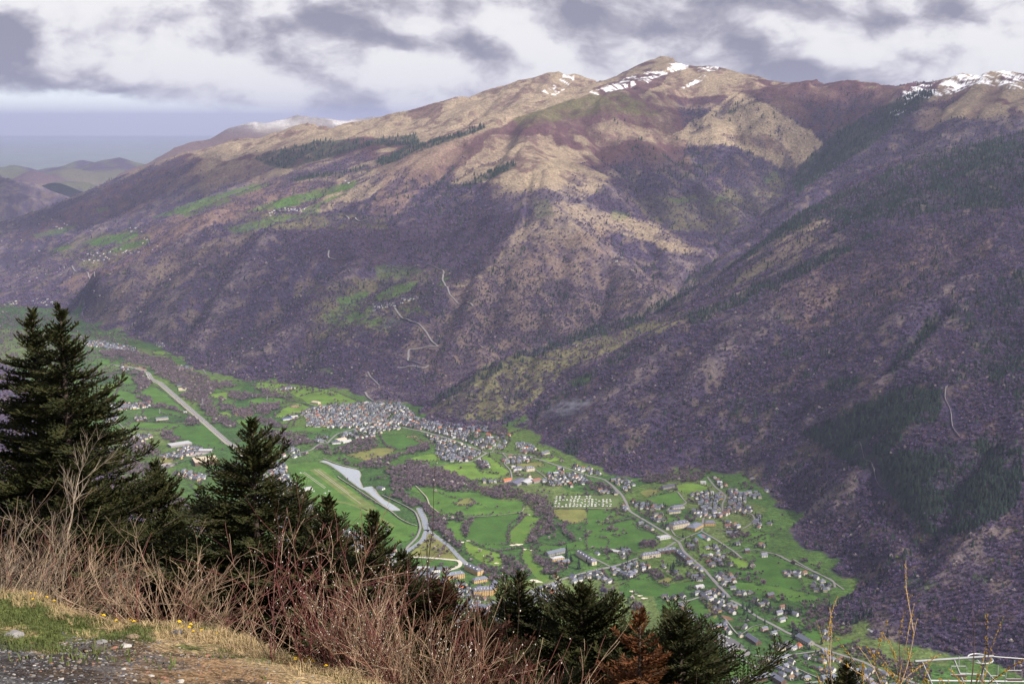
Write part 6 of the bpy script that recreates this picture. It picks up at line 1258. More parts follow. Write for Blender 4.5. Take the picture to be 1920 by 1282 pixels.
def build_houses():
    # the ones that show largest and are not hidden by the near trees are objects of their own
    def vis(h):
        u, v = UV(h[0], h[1], h[2])
        if u < -10 or u > 1930 or v > 1290: return 1e9
        if u < 560 and v > 760: return 5e8
        if u < 930 and v > 960: return 5e8
        if u < 1330 and v > 1150: return 5e8
        return h[1]
    houses.sort(key=vis); near, far = houses[:300], houses[300:]
    groups = {}
    for h in near:
        d = [math.hypot(h[0] - x, h[1] - y) for _, x, y in LMP]; j = int(np.argmin(d)); dx, dy = h[0] - LMP[j][1], h[1] - LMP[j][2]
        side = ('right of' if dx > 0 else 'left of') if abs(dx) > abs(dy) else ('beyond' if dy > 0 else 'in front of')
        look = ('%s house, %s %s roof' % (h[8], 'hipped' if h[10] == 'hip' else 'gabled', {'slate': 'grey slate', 'dark slate': 'dark slate', 'brown': 'brown', 'light grey': 'pale', 'red': 'red'}[h[9]]))
        groups.setdefault((look, side, LMP[j][0]), []).append((d[j], h))
    cache = {}
    for (look, side, lm), lst in groups.items():
        lst.sort(key=lambda q: q[0])
        for i, (_, h) in enumerate(lst):
            X, Y, Z, rz, L, W, hh, rh, wc, rc, kd = h
            q = (round(L / 2), round(W), round(hh), wc, rc, kd)
            if q not in cache:
                L_, W_, h_, r_ = q[0] * 2, q[1], q[2] + .2, rh
                ms = [('wall', wall_mb(L_, W_, h_, r_, kd).mesh('wall'), WALLC[wc]), ('roof', roof_mb(L_, W_, h_, r_, kd).mesh('roof'), ROOFC[rc]), ('chimney', MB().box((L_ * .22, W_ * .12, h_ + r_), (1.0, .8, 2.0)).mesh('chimney'), M_CHIM)]
                for _, m, mt in ms: m.materials.append(mt)
                wm = MB().box((0, 0, 0), (1.3, .2, 1.6)).mesh('window'); wm.materials.append(M_GLASS)
                cache[q] = (ms, wm, L_, W_, h_)
            ms, wm, L_, W_, h_ = cache[q]
            t = empty('house', (X, Y, Z), rz)
            tag(t, '%s, %snearest %s %s' % (look, ORD[min(i, 16)], side, lm), 'house', 'houses of the valley villages')
            for nm, m, _ in ms: link_mesh(nm, m, None, t)
            if Y < 3400:
                s = -1 if math.cos(rz) >= 0 else 1
                for a in (-.3, 0, .3):
                    o = link_mesh('window', wm, None, t); o.location = (a * L_, s * (W_ / 2 + .05), 2.6)
    wm = {}
    for grp, nm in ((far, 'distant_houses'),):
        V, Fa, MI = [], [], []; mats = list(WALLC.values()) + list(ROOFC.values()); wi = {k: i for i, k in enumerate(WALLC)}; ri = {k: i + len(WALLC) for i, k in enumerate(ROOFC)}
        for h in grp:
            X, Y, Z, rz, L, W, hh, rh, wc, rc, kd = h; co, si = math.cos(rz), math.sin(rz)
            for mb, mi in ((wall_mb(L, W, hh, rh, kd), wi[wc]), (roof_mb(L, W, hh, rh, kd), ri[rc])):
                b = len(V); V += [(X + x * co - y * si, Y + x * si + y * co, Z + z) for x, y, z in mb.v]; Fa += [tuple(i + b for i in f) for f in mb.f]; MI += [mi] * len(mb.f)
        me = bpy.data.meshes.new(nm); me.from_pydata(V, [], Fa)
        for m in mats: me.materials.append(m)
        me.polygons.foreach_set('material_index', MI); me.update()
        tag(link_mesh(nm, me), kind='stuff')
build_houses()
# garden trees and bushes between the houses
def gardens():
    pts, kd, sc = [], [], []
    for k, g, sp, pr in VP:
        a = np.array(g); x0, y0 = a.min(0) - 8; x1, y1 = a.max(0) + 8; n = int((x1 - x0) * (y1 - y0) / 48)
        x = x0 + rng.random(n) * (x1 - x0); y = y0 + rng.random(n) * (y1 - y0); m = inpoly(x, y, g); x, y = x[m], y[m]
        m = ~clear_mask(x, y); pts += list(zip(x[m], y[m]))
    S = np.array(SITES); p = np.array(pts); ok = np.ones(len(p), dtype=bool)
    for i in range(0, len(p), 500):
        d = np.sqrt((p[i:i + 500, :1] - S[:, 0]) ** 2 + (p[i:i + 500, 1:] - S[:, 1]) ** 2) - S[:, 2]
        ok[i:i + 500] = d.min(1) > .5
    p = p[ok]; n = len(p); kd = rng.choice([0, 1, 2, 3, 4, 5], n, p=[.26, .2, .17, .16, .06, .15])
    s = 3 + 6.5 * rng.random(n) ** 1.4; s = np.where(kd == 3, s * 1.6 + 2, s)
    scatter('garden_trees', np.c_[p, hgt(p[:, 0], p[:, 1]) - .2], kd, s, [PV[0], PV[1], PR[2], PR[3], PR[5], PR[6]])
gardens()
# ---------------------------------------------------------------- caravans, cars, gliders
M_CARW = simple('white vehicle paint', (0.72, 0.72, 0.72), .35, .5, objrand=.1); M_TYRE = simple('black rubber', (0.02, 0.02, 0.02), .8, .2)
def caravans():
    body = MB(); v = [(-3, -1.2, .5), (3, -1.2, .5), (3.2, -1.2, 1.6), (2.6, -1.2, 2.7), (-2.6, -1.2, 2.7), (-3.1, -1.2, 1.5)]
    body.add(v + [(x, 1.2, z) for x, y, z in v], [(5, 4, 3, 2, 1, 0), (6, 7, 8, 9, 10, 11)] + [(i, (i + 1) % 6, 6 + (i + 1) % 6, 6 + i) for i in range(6)])
    bm_ = body.mesh('body'); bm_.materials.append(M_CARW)
    wn = MB().box((0, -1.22, 1.8), (3.6, .1, .7)).mesh('window'); wn.materials.append(M_GLASS)
    n = 0
    for r in range(7):
        (xa, ya), (xb, yb) = [F(*q) for q in px('C', [(1300 - r * 3, 878 + r * 14), (1790 if r > 1 else 1650, 874 + r * 14)])]
        m = int(math.hypot(xb - xa, yb - ya) / 11)
        for i in range(m):
            if random.random() < .22: continue
            t = empty('caravan', (xa + (xb - xa) * i / m + random.gauss(0, .7), ya + (yb - ya) * i / m + random.gauss(0, 1), .5), random.choice([.5, -.5, .6]) + random.gauss(0, .1))
            tag(t, 'white static caravan parked in the rows of the caravan site', 'caravan', 'caravans in rows on the caravan site')
            b = link_mesh('body', bm_, None, t); link_mesh('window', wn, None, t); n += 1
            s = random.uniform(.9, 1.15); t.scale = (s, s, s)
    return n
def cars():
    bd = MB(); v = [(-2.1, .35), (2.1, .35), (2.15, .8), (1.3, .95), (.7, 1.45), (-1.1, 1.45), (-1.9, .95), (-2.15, .8)]
    bd.add([(x, -.85, z) for x, z in v] + [(x, .85, z) for x, z in v], [tuple(range(7, -1, -1)), tuple(range(8, 16))] + [(i, (i + 1) % 8, 8 + (i + 1) % 8, 8 + i) for i in range(8)])
    base = bd.mesh('body'); gl = MB().box((-.2, 0, 1.2), (1.9, 1.72, .32)).mesh('window'); gl.materials.append(M_GLASS)
    wh = MB(); 
    for x in (-1.3, 1.3):
        for y in (-.86, .86): wh.tube([(x, y - .1, .34), (x, y + .1, .34)], .34, 8)
    cols = {'white': (0.7, 0.7, 0.7), 'silver grey': (0.35, 0.36, 0.38), 'dark': (0.03, 0.035, 0.05), 'red': (0.35, 0.03, 0.03)}
    ms = {}
    for c, rgb in cols.items():
        m = base.copy(); m.materials.append(simple(c + ' car paint', rgb, .3, .5)); ms[c] = m
    whm = wh.mesh('wheel'); whm.materials.append(M_TYRE)
    rows = [((700, 800), (770, 830), 9), ((715, 785), (800, 815), 10), ((745, 780), (830, 835), 10), ((820, 838), (860, 856), 5), ((850, 828), (890, 848), 5), ((760, 760), (840, 790), 7)]
    for a, b, n in rows:
        (xa, ya), (xb, yb) = [F(*q) for q in px('G', [a, b])]; th = math.atan2(yb - ya, xb - xa) + math.pi / 2
        for i in range(n):
            if random.random() < .12: continue
            c = random.choices(list(cols), [.5, .25, .17, .08])[0]
            t = empty('parked_car', (xa + (xb - xa) * i / n, ya + (yb - ya) * i / n, .8), th + random.gauss(0, .05)); t.scale = (1.15, 1.15, 1.15)
            tag(t, '%s car parked in a row on the dark asphalt car park' % c, 'car', '%s cars in the car park' % c)
            link_mesh('body', ms[c], None, t); link_mesh('window', gl, None, t); link_mesh('wheel', whm, None, t)
def gliders():
    for n, ((x, y), rz) in enumerate((((595, 1122), .3), ((632, 1104), .5), ((498, 1106), .1), ((385, 948), .2), ((575, 1180), .4))):
        X, Y = F(*px('B', [(x, y)])[0]); t = empty('glider', (X, Y, .75), rz)
        tag(t, 'white glider parked on the grass, %s' % ['nearest the white hangar row end', 'the farther one right of the hangars', 'just right of the white hangar', 'alone at the far end of the pale strip', 'partly behind the near fir tip'][n], 'glider', 'gliders parked on the airfield')
        MB().tube([(3.5, 0, .8), (2.4, 0, .9), (0, 0, 1.0), (-2.5, 0, .9), (-5, 0, 1.0)], [.1, .5, .55, .3, .12], 8).build('fuselage', M_CARW, t)
        MB().add([(.5, -11, 1.3), (.5, 11, 1.3), (-.3, 11, 1.3), (-.9, 0, 1.15), (-.3, -11, 1.3), (.5, 0, 1.2), (.5, -11, 1.4), (.5, 11, 1.4), (-.3, 11, 1.4), (-.9, 0, 1.3), (-.3, -11, 1.4), (.5, 0, 1.35)], [(5, 1, 2, 3), (0, 5, 3, 4), (9, 8, 7, 11), (10, 9, 11, 6), (0, 4, 10, 6), (1, 7, 8, 2), (4, 3, 9, 10), (3, 2, 8, 9), (5, 0, 6, 11), (1, 5, 11, 7)]).build('wing', M_CARW, t)
        MB().box((-4.9, 0, 1.6), (.8, .12, 1.3)).box((-5, 0, 2.2), (.6, 2.6, .12)).build('tail', M_CARW, t)
caravans(); cars(); gliders()
# ---------------------------------------------------------------- trees one can tell apart on the valley floor
def single_tree(kind, label, k, p, h, w=None, name=None):
    x, y = F(*px(k, [p])[0]); t = empty(name or {'con': 'conifer_tree', 'bare': 'bare_tree', 'blossom': 'blossom_tree', 'poplar': 'poplar_tree', 'green': 'leafing_tree', 'dome': 'round_evergreen_tree'}[kind], (x, y, 0), random.uniform(0, 6))
    tag(t, label, 'tree', 'single trees on the valley floor')
    sd = random.randint(0, 9999); r = random.Random(sd)
    if kind == 'con':
        mb = MB()
        for i in range(150):
            z = .06 + .94 * (1 - r.random() ** .75 * .98); rr = (1.02 - z) * (w or .26); a = r.uniform(0, 6.283); c, s = math.cos(a), math.sin(a); q = rr * r.uniform(.5, 1.1); b = .028
            mb.add([(0, 0, z), (c * q * .6 - s * b, s * q * .6 + c * b, z + .005), (c * q, s * q, z - .035 * r.uniform(.2, 1.6)), (c * q * .6 + s * b, s * q * .6 - c * b, z - .012), (c * q * .55, s * q * .55, z - .05)], [(0, 1, 2), (0, 2, 3), (1, 4, 2), (2, 4, 3)])
        m = M_CONI
    elif kind == 'dome':
        mb = MB()
        for i in range(170):
            a = r.uniform(0, 6.283); e = math.asin(r.uniform(-.5, 1)); R = r.uniform(.75, 1); X, Y, Z = math.cos(a) * math.cos(e) * .42 * R, math.sin(a) * math.cos(e) * .42 * R, .55 + math.sin(e) * .43 * R; b = .06
            mb.add([(X + r.uniform(-b, b), Y + r.uniform(-b, b), Z + r.uniform(-b, b)) for _ in range(3)], [(0, 1, 2)])
        m = M_CONI
    else:
        mb = crown_mb(sd, {'poplar': 110}.get(kind, 130), {'poplar': .14}.get(kind, w or .44), .55); m = {'bare': M_TWIG2, 'blossom': M_BLOS, 'poplar': M_TWIG, 'green': M_BUSH}[kind]
    c_ = mb.build('crown', m, t); tr_ = MB().tube([(0, 0, -.02), (.005, 0, .3), (0, .005, .8)], [.028, .02, .008], 5).build('trunk', M_BARK, t)
    t.scale = (h, h, h)
T = single_tree
T('con', 'very tall dark conifer, highest of the trees beside the L shaped hotel', 'F', (1198, 480), 42, .2); T('con', 'dark conifer close right of the tallest one by the hotel', 'F', (1238, 520), 28, .3); T('con', 'wide dark conifer in front of the L shaped hotel', 'F', (1305, 580), 34, .28)
T('con', 'narrow dark conifer in front of the spa hall', 'F', (1205, 560), 24, .2)
for i, (x, y, h) in enumerate(((745, 1020, 22), (740, 1060, 26), (775, 990, 24), (800, 1010, 26), (845, 1010, 22), (720, 1050, 18))):
    T('con', 'dark conifer between the apartment blocks, %s' % ['at the left back', 'front left and tallest', 'middle of the back row', 'centre of the group', 'right end of the group', 'outer left edge'][i], 'D', (x, y), h, .3)
T('dome', 'round dark evergreen alone beside the golf bunkers in the near meadow', 'G', (60, 425), 18); T('con', 'pointed dark conifer below the row of small bunkers', 'G', (70, 525), 20, .25); T('dome', 'round dark tree alone in the middle of the striped golf meadow', 'F', (683, 280), 11)
for i, (x, y, h) in enumerate(((660, 540, 22), (655, 560, 18), (930, 560, 22), (960, 580, 20), (980, 560, 24), (940, 610, 20), (1030, 660, 20), (1000, 600, 18), (1095, 680, 18), (1135, 570, 22))):
    T('con', 'dark conifer by the lower main road, %s' % ['left one at the meadow corner', 'shorter one beside the meadow corner tree', 'leftmost of the clump by the road', 'second of the clump by the road', 'tallest at the back of the clump', 'front of the clump by the road', 'near the pale lane mouth', 'right side of the clump', 'beside the junction of the lane', 'between the long slate houses'][i], 'G', (x, y), h, .26)
for i, (x, y, h) in enumerate(((1250, 600, 26), (1270, 600, 24), (1290, 610, 22), (1310, 740, 24), (1345, 755, 22), (1215, 830, 22), (975, 890, 16), (1370, 600, 18), (1310, 780, 26), (1520, 830, 20))):
    T('con', 'dark conifer at lower right, %s' % ['first of the three by the forest edge', 'middle of the three by the forest edge', 'last of the three by the forest edge', 'tall one above the long slate hall', 'pointed one in the meadow above the hall', 'behind the houses left of the hall', 'alone beside the roundabout', 'small one by the pale house', 'closest to the main road above the hall', 'round one in the meadow near the brown roofed house'][i], 'G', (x, y), h, .28)
T('dome', 'dark evergreen beside the farm lane near the slate house', 'C', (1180, 620), 16); T('con', 'dark tree at the road junction above the manor', 'C', (722, 535), 22, .3); T('con', 'dark tree left of the road junction above the manor', 'C', (652, 490), 18, .3); T('con', 'dark conifer behind the caravan site', 'C', (1552, 862), 16, .28); T('con', 'dark clump at the left end of the caravan site', 'C', (1265, 960), 17, .4)
T('con', 'dark fir beside the modern white house and crossroads', 'D', (825, 768), 17, .3); T('con', 'small dark fir beside the court lane', 'D', (1000, 910), 10, .3); T('dome', 'dark round tree at the corner of the lane below the court', 'D', (1457, 905), 13); T('con', 'dark fir on the lake lawn, left of the pair', 'B', (985, 1010), 14, .3); T('con', 'dark fir on the lake lawn, right of the pair', 'B', (1015, 1010), 14, .3); T('con', 'dark fir on the near lake shore', 'B', (860, 1078), 10, .3); T('con', 'dark fir beside the lake villa', 'B', (1115, 1140), 18, .35)
T('blossom', 'large round pale blossoming tree at the edge of the yellow strip in the right meadow', 'D', (1425, 1040), 17, .5); T('bare', 'round bare tree in the right meadow below the blossoming one', 'D', (1515, 1180), 19, .5); T('blossom', 'small pale bush tree left of the round bare one', 'D', (1318, 1130), 8, .5); T('bare', 'bare tree above the lane bend at the forest edge', 'G', (1305, 245), 18, .4); T('bare', 'tall bare tree at the bottom of the right meadow', 'G', (1228, 520), 20, .35)
T('blossom', 'white pointed blossoming tree by the river wood', 'C', (262, 845), 15, .3); T('blossom', 'pale blossoming tree on the striped meadow edge', 'F', (455, 440), 13); T('blossom', 'pale blossoming tree by the fork of golf paths', 'F', (398, 180), 11); T('blossom', 'white tree in the golf wood', 'F', (1050, 330), 13, .35); T('blossom', 'cream blossoming tree beside the dark slate house above the manor', 'C', (1345, 585), 14, .55); T('blossom', 'pale blossoming tree beside the conifer group', 'D', (695, 1080), 12); T('green', 'pale green tree beside the lake channel', 'B', (1118, 940), 15, .5); T('green', 'yellow green tree beside the lake villa', 'B', (1020, 1080), 12, .5)
for i, (x, y, h) in enumerate(((285, 940, 10), (790, 970, 10), (665, 675, 8), (725, 680, 12), (475, 640, 12), (800, 680, 8), (990, 1075, 12), (1155, 1100, 10))): T('bare', 'bare tree in the meadows below the manor, %s' % ['near the yellow patch', 'alone beside the works halls wood', 'left of the meadow pair', 'tallest of the meadow pair', 'alone below the upper village', 'right of the meadow pair', 'beside the golf bunker', 'beside the golf wood'][i], 'C', (x, y), h)
for i, (x, y, h) in enumerate(((1500, 800, 22), (1515, 800, 24), (1530, 805, 21), (1540, 810, 23))): T('poplar', 'slender bare poplar in the row left of the near meadow, %s' % ['first', 'second', 'third', 'fourth and nearest'][i], 'F', (x, y), h)
for i, (x, y, h) in enumerate(((340, 740, 8), (225, 745, 6), (400, 660, 8), (40, 730, 9))): T('bare', 'small bare tree in the broad left meadow, %s' % ['the one in the middle', 'the little one at the centre left', 'near the house hedge', 'beside the left edge pair'][i], 'D', (x, y), h, .5)
# tall power masts along the river woods
M_STEEL = simple('galvanised steel', (0.40, 0.41, 0.43), .5, .5)
for i, (k, p, h) in enumerate((('A', (1008, 560), 38), ('A', (640, 620), 20), ('A', (1560, 510), 16), ('B', (97, 310), 16), ('C', (400, 60), 24))):
    x, y = F(*px(k, [p])[0]) if i < 4 else hit(848, 752); z = 0 if i < 4 else float(hgt(x, y)); t = empty('power_mast', (x, y, z)); tag(t, 'slim pale lattice power mast %s' % ['standing in the dark river wood', 'in the small meadow left of the highway', 'in the meadow left of the hay barn', 'beside the farm lane above the village', 'on the slope above the big village'][i], 'power mast', 'power masts in the valley')
    b = MB()
    for sx, sy in ((1, 1), (1, -1), (-1, 1), (-1, -1)): b.tube([(sx * 2.2, sy * 2.2, 0), (sx * .5, sy * .5, h)], .3, 4)
    for j in range(6):
        z0, z1 = h * j / 6, h * (j + 1) / 6; w0, w1 = 2.2 - 1.7 * j / 6, 2.2 - 1.7 * (j + 1) / 6
        for s in (1, -1): b.tube([(-w0, s * w0, z0), (w1, s * w1, z1)], .18, 3); b.tube([(s * w0, w0, z0), (s * w1, -w1, z1)], .18, 3)
    b.build('lattice', M_STEEL, t)
    for q in (.8, .92): MB().box((0, 0, h * q), (h * .22, .5, .5)).build('crossarm', M_STEEL, t)
# ---------------------------------------------------------------- near bank under the camera
BC = [P(*q) for q in ((0, 1282, 8.6), (250, 1282, 8.7), (500, 1282, 9.0), (0, 1200, 11.3), (250, 1206, 11.2), (400, 1224, 10.8), (500, 1247, 10.1), (590, 1270, 9.6), (120, 1190, 11.8), (0, 1160, 12.4))]
BC += [(0, 0, EYE - 1.7), (-7, 0, EYE - 1.7), (7, 0, EYE - 2.0), (0, -5, EYE - 1.6), (5, 7, EYE - 4.2), (2, 4, EYE - 2.9), (-6, 5, EYE - 2.7), (0, 4, EYE - 2.75)]
CRL = [P(*q) for q in ((-500, 1040, 15.0), (-200, 1080, 14.2), (0, 1110, 13.5), (80, 1128, 13.1), (170, 1165, 12.4), (300, 1170, 12.2), (417, 1197, 11.7), (468, 1210, 11.3), (503, 1231, 10.8), (540, 1246, 10.6), (597, 1266, 10.1), (700, 1300, 9.5), (900, 1370, 8.6))] + [(4, 8.2, EYE - 4.4), (10, 8, EYE - 4.8)]
BC = np.array(BC + CRL)
def _small_rbf():
    c = BC[:, :2]; n = len(c); D = np.sqrt(((c[:, None] - c[None]) ** 2).sum(-1) + .09); A = np.zeros((n + 3, n + 3)); A[:n, :n] = -D + np.eye(n) * .02; A[:n, n] = 1; A[:n, n + 1:] = c; A[n, :n] = 1; A[n + 1:, :n] = c.T
    return np.linalg.solve(A, np.concatenate([BC[:, 2] - EYE, np.zeros(3)]))
_w = _small_rbf(); _cr = np.array(CRL)
def front(x, y):
    s = np.full(x.shape, _w[len(BC)]) + x * _w[-2] + y * _w[-1]
    for i, c in enumerate(BC): s = s - _w[i] * np.sqrt((x - c[0]) ** 2 + (y - c[1]) ** 2 + .09)
    return s
def bank(x, y):
    """height of the near ground"""
    x = np.asarray(x, dtype=float); y = np.asarray(y, dtype=float)
    xc = np.clip(x, _cr[0, 0], 10); yc = np.interp(xc, _cr[:, 0], _cr[:, 1]); d = np.maximum(0, y - yc)
    z = front(xc, np.minimum(y, yc)) + (fbm(x, y, .9, 3, .5, 201) - .5) * .16 + (fbm(x, y, .17, 2, .5, 203) - .5) * .035
    z = z - 0.78 * np.minimum(d, 25) * np.clip(d / .8, 0, 1) ** .5 - 0.50 * np.maximum(d - 25, 0) + np.where(d > 20, (fbm(x, y, 40, 4, .5, 207) - .5) * np.minimum(d - 20, 60) * .15, 0)
    return EYE + z
def near_cols(x, y):
    n1_ = fbm(x, y, .5, 3, .6, 211)[..., None]; n2_ = fbm(x, y, .12, 2, .6, 213)[..., None]
    u, v = UV(x, y, bank(x, y)); u = u[..., None]; v = v[..., None]
    grey = np.array((0.075, 0.072, 0.075)); brown = np.array((0.19, 0.12, 0.065)); c = grey + (brown - grey) * sstep(u + (n1_ - .5) * 420, 130, 330)
    c = c * (0.65 + .8 * n2_); soil = np.array((0.030, 0.022, 0.018)); c = c + (soil - c) * sstep(n1_, .47, .58) * .75
    yc = np.interp(x, _cr[:, 0], _cr[:, 1])[..., None]; d = yc - y[..., None]; edge = (1 - sstep(d + (n1_ - .5) * .8, .55, 1.3)); ed2 = (1 - sstep(d + (n1_ - .5), 1.0, 2.1)) * (u < 130)
    g = np.array((0.085, 0.10, 0.03)); t = np.array((0.30, 0.22, 0.12)); gc = t + (g - t) * sstep(n1_ + (u < 150) * .15, .45, .6)
    return c + (gc - c) * np.maximum(edge, ed2)
M_NEAR, _nt, _b = new_mat('gravelly bank soil')
def near_mat():
    N, L = _nt.nodes, _nt.links; _b.inputs['Roughness'].default_value = .95; _b.inputs['Specular IOR Level'].default_value = .15
    at = N.new('ShaderNodeAttribute'); at.attribute_name = 'cover'; tc = N.new('ShaderNodeTexCoord')
    vo = N.new('ShaderNodeTexVoronoi'); vo.inputs['Scale'].default_value = 38; L.new(tc.outputs['Object'], vo.inputs['Vector'])
    no = N.new('ShaderNodeTexNoise'); no.inputs['Scale'].default_value = 14; no.inputs['Detail'].default_value = 8; no.inputs['Roughness'].default_value = .7; L.new(tc.outputs['Object'], no.inputs['Vector'])
    sp = N.new('ShaderNodeSeparateColor'); L.new(vo.outputs['Color'], sp.inputs[0])
    mr = N.new('ShaderNodeMapRange'); mr.inputs['To Min'].default_value = .45; mr.inputs['To Max'].default_value = 1.7; L.new(sp.outputs[0], mr.inputs['Value'])
    m2 = N.new('ShaderNodeMapRange'); m2.inputs['From Min'].default_value = .3; m2.inputs['From Max'].default_value = .7; m2.inputs['To Min'].default_value = .5; m2.inputs['To Max'].default_value = 1.5; L.new(no.outputs[0], m2.inputs['Value'])
    mu = N.new('ShaderNodeMath'); mu.operation = 'MULTIPLY'; L.new(mr.outputs[0], mu.inputs[0]); L.new(m2.outputs[0], mu.inputs[1])
    s = N.new('ShaderNodeVectorMath'); s.operation = 'SCALE'; L.new(at.outputs['Color'], s.inputs[0]); L.new(mu.outputs[0], s.inputs['Scale']); L.new(s.outputs[0], _b.inputs['Base Color'])
    b1 = N.new('ShaderNodeBump'); b1.inputs['Distance'].default_value = .03; L.new(no.outputs[0], b1.inputs['Height']); b2 = N.new('ShaderNodeBump'); b2.inputs['Distance'].default_value = .012; b2.invert = True
    L.new(vo.outputs['Distance'], b2.inputs['Height']); L.new(b1.outputs[0], b2.inputs['Normal']); L.new(b2.outputs[0], _b.inputs['Normal'])
near_mat()
def near_ground():
    xs = np.concatenate([np.arange(-10, -5.6, .3), np.arange(-5.6, .6, .035), np.arange(.6, 10, .3)]); ys_ = np.concatenate([np.arange(-5, 6.5, .3), np.arange(6.5, 14.4, .045), np.arange(14.5, 19, .4)])
    X, Y = np.meshgrid(xs, ys_, indexing='ij'); Z = bank(X, Y)
    me = np_mesh('bank', np.stack([X.ravel(), Y.ravel(), Z.ravel()], 1), grid_faces(*X.shape), True); add_color(me, 'cover', near_cols(X, Y).reshape(-1, 3)); tag(link_mesh('bank_ground', me, M_NEAR), kind='structure')
    ta_ = np.linspace(-.8, .8, 120); y_ = [17.5]
    while y_[-1] < 2450: y_.append(y_[-1] * 1.035 + .3)
    TA_, Y = np.meshgrid(ta_, np.array(y_), indexing='ij'); X = TA_ * (Y + 8); Z = bank(X, Y) - .35
    me = np_mesh('near_hillside', np.stack([X.ravel(), Y.ravel(), Z.ravel()], 1), grid_faces(*X.shape), True)
    n = fbm(X, Y, 25, 3, .6, 219)[..., None]; c = np.array((0.10, 0.075, 0.04)) + (np.array((0.05, 0.06, 0.02)) - np.array((0.10, 0.075, 0.04))) * sstep(n, .45, .6)
    add_color(me, 'cover', c.reshape(-1, 3)); tag(link_mesh('near_hillside', me, M_LAND), kind='structure')
near_ground()
def gp(u, v):
    """point of the near ground seen at a photo pixel"""
    zc = -(v - 641.0) / FPX; xc = (u - 960.0) / FPX; yw = CP + zc * SP; zw = -SP + zc * CP
    Y = np.arange(6.0, 16.0, .02); t = Y / yw; g = bank(xc * t, Y); dz = EYE + zw * t - g; k = int(np.argmax(dz < 0)) if (dz < 0).any() else len(Y) - 1
    return (float(xc * t[k]), float(Y[k]), float(g[k]))
# ---------------------------------------------------------------- grass and gravel of the bank
M_GT = simple('dry straw grass', (0.36, 0.27, 0.15), .9, .2, var=.35, scale=9.0); M_GG = simple('green grass blades', (0.085, 0.105, 0.030), .8, .3, var=.3, scale=9.0)
def blades(name, n, sel, mat, h0, h1, w=.004, lean=.5):
    x = rng.uniform(-6.6, 1.2, n * 6); yc = np.interp(x, _cr[:, 0], _cr[:, 1]); d = rng.random(n * 6) ** 1.3 * 3.2 - .35; y = yc - d
    z = bank(x, y); u, v = UV(x, y, z); k = (u > -60) & (u < 760) & ((u < 330) | (d < .35) | (rng.random(u.shape) < .25)) & sel(x, y, u, v, d); x, y, z = x[k][:n], y[k][:n], z[k][:n]; m = len(x)
    a = rng.random(m) * 6.283; h = h0 + (h1 - h0) * rng.random(m) ** 2; ln = rng.random(m) * lean; b = rng.random(m) * 6.283
    ca, sa = np.cos(a) * w, np.sin(a) * w; lx, ly = np.cos(b) * ln * h, np.sin(b) * ln * h
    p0 = np.stack([x - ca, y - sa, z - .01], 1); p1 = np.stack([x + ca, y + sa, z - .01], 1); p2 = np.stack([x + lx * .4 + ca * .7, y + ly * .4 + sa * .7, z + h * .6], 1); p3 = np.stack([x + lx * .4 - ca * .7, y + ly * .4 - sa * .7, z + h * .6], 1); p4 = np.stack([x + lx, y + ly, z + h * (1 - .35 * ln)], 1)
    V = np.stack([p0, p1, p2, p3, p4], 1).reshape(-1, 3); i = np.arange(m) * 5
    Fc = np.concatenate([np.stack([i, i + 1, i + 2], 1), np.stack([i, i + 2, i + 3], 1), np.stack([i + 3, i + 2, i + 4], 1)])
    tag(link_mesh(name, np_mesh(name, V, Fc), mat), kind='stuff')
_nz = lambda x, y: fbm(x, y, .45, 2, .5, 221)
blades('straw_grass', 16000, lambda x, y, u, v, d: (d < .42 + (_nz(x, y) - .5) * 1.5) & (fbm(x, y, .16, 2, .5, 231) + rng.random(x.shape) * .2 > .52), M_GT, .025, .12, .0028, 1.7)
blades('green_grass', 11000, lambda x, y, u, v, d: ((u < 120 + (_nz(x, y) - .5) * 160) & (d < 1.9) & (d > .1) & (fbm(x, y, .16, 2, .5, 233) > .38)) | ((d < .8) & (_nz(x, y) < .42)), M_GG, .02, .075, .0035, 1.0)
blades('sparse_weeds', 900, lambda x, y, u, v, d: (d > .8) & (fbm(x, y, .35, 2, .5, 227) > .63), M_GG, .03, .08, .008, 1.0)
M_STONE = {c: simple(c + ' stone', rgb, .85, .25, var=.25, scale=18, bump=.008) for c, rgb in {'grey': (0.24, 0.23, 0.23), 'pale': (0.48, 0.45, 0.42), 'reddish': (0.34, 0.17, 0.12), 'brown': (0.26, 0.19, 0.13), 'slate grey': (0.10, 0.10, 0.12)}.items()}
def stone_mesh(seed, flatn=.6):
    r = random.Random(seed); bm = bmesh.new(); bmesh.ops.create_icosphere(bm, subdivisions=2, radius=.5)
    pl = [(Vector((r.gauss(0, 1), r.gauss(0, 1), r.gauss(0, 1))).normalized(), r.uniform(.26, .42)) for _ in range(9)]
    for v in bm.verts:
        for nrm, dd_ in pl:
            q = v.co.dot(nrm)
            if q > dd_: v.co -= nrm * (q - dd_)
        v.co.z *= flatn
    me = bpy.data.meshes.new('stone'); bm.to_mesh(me); bm.free(); return me
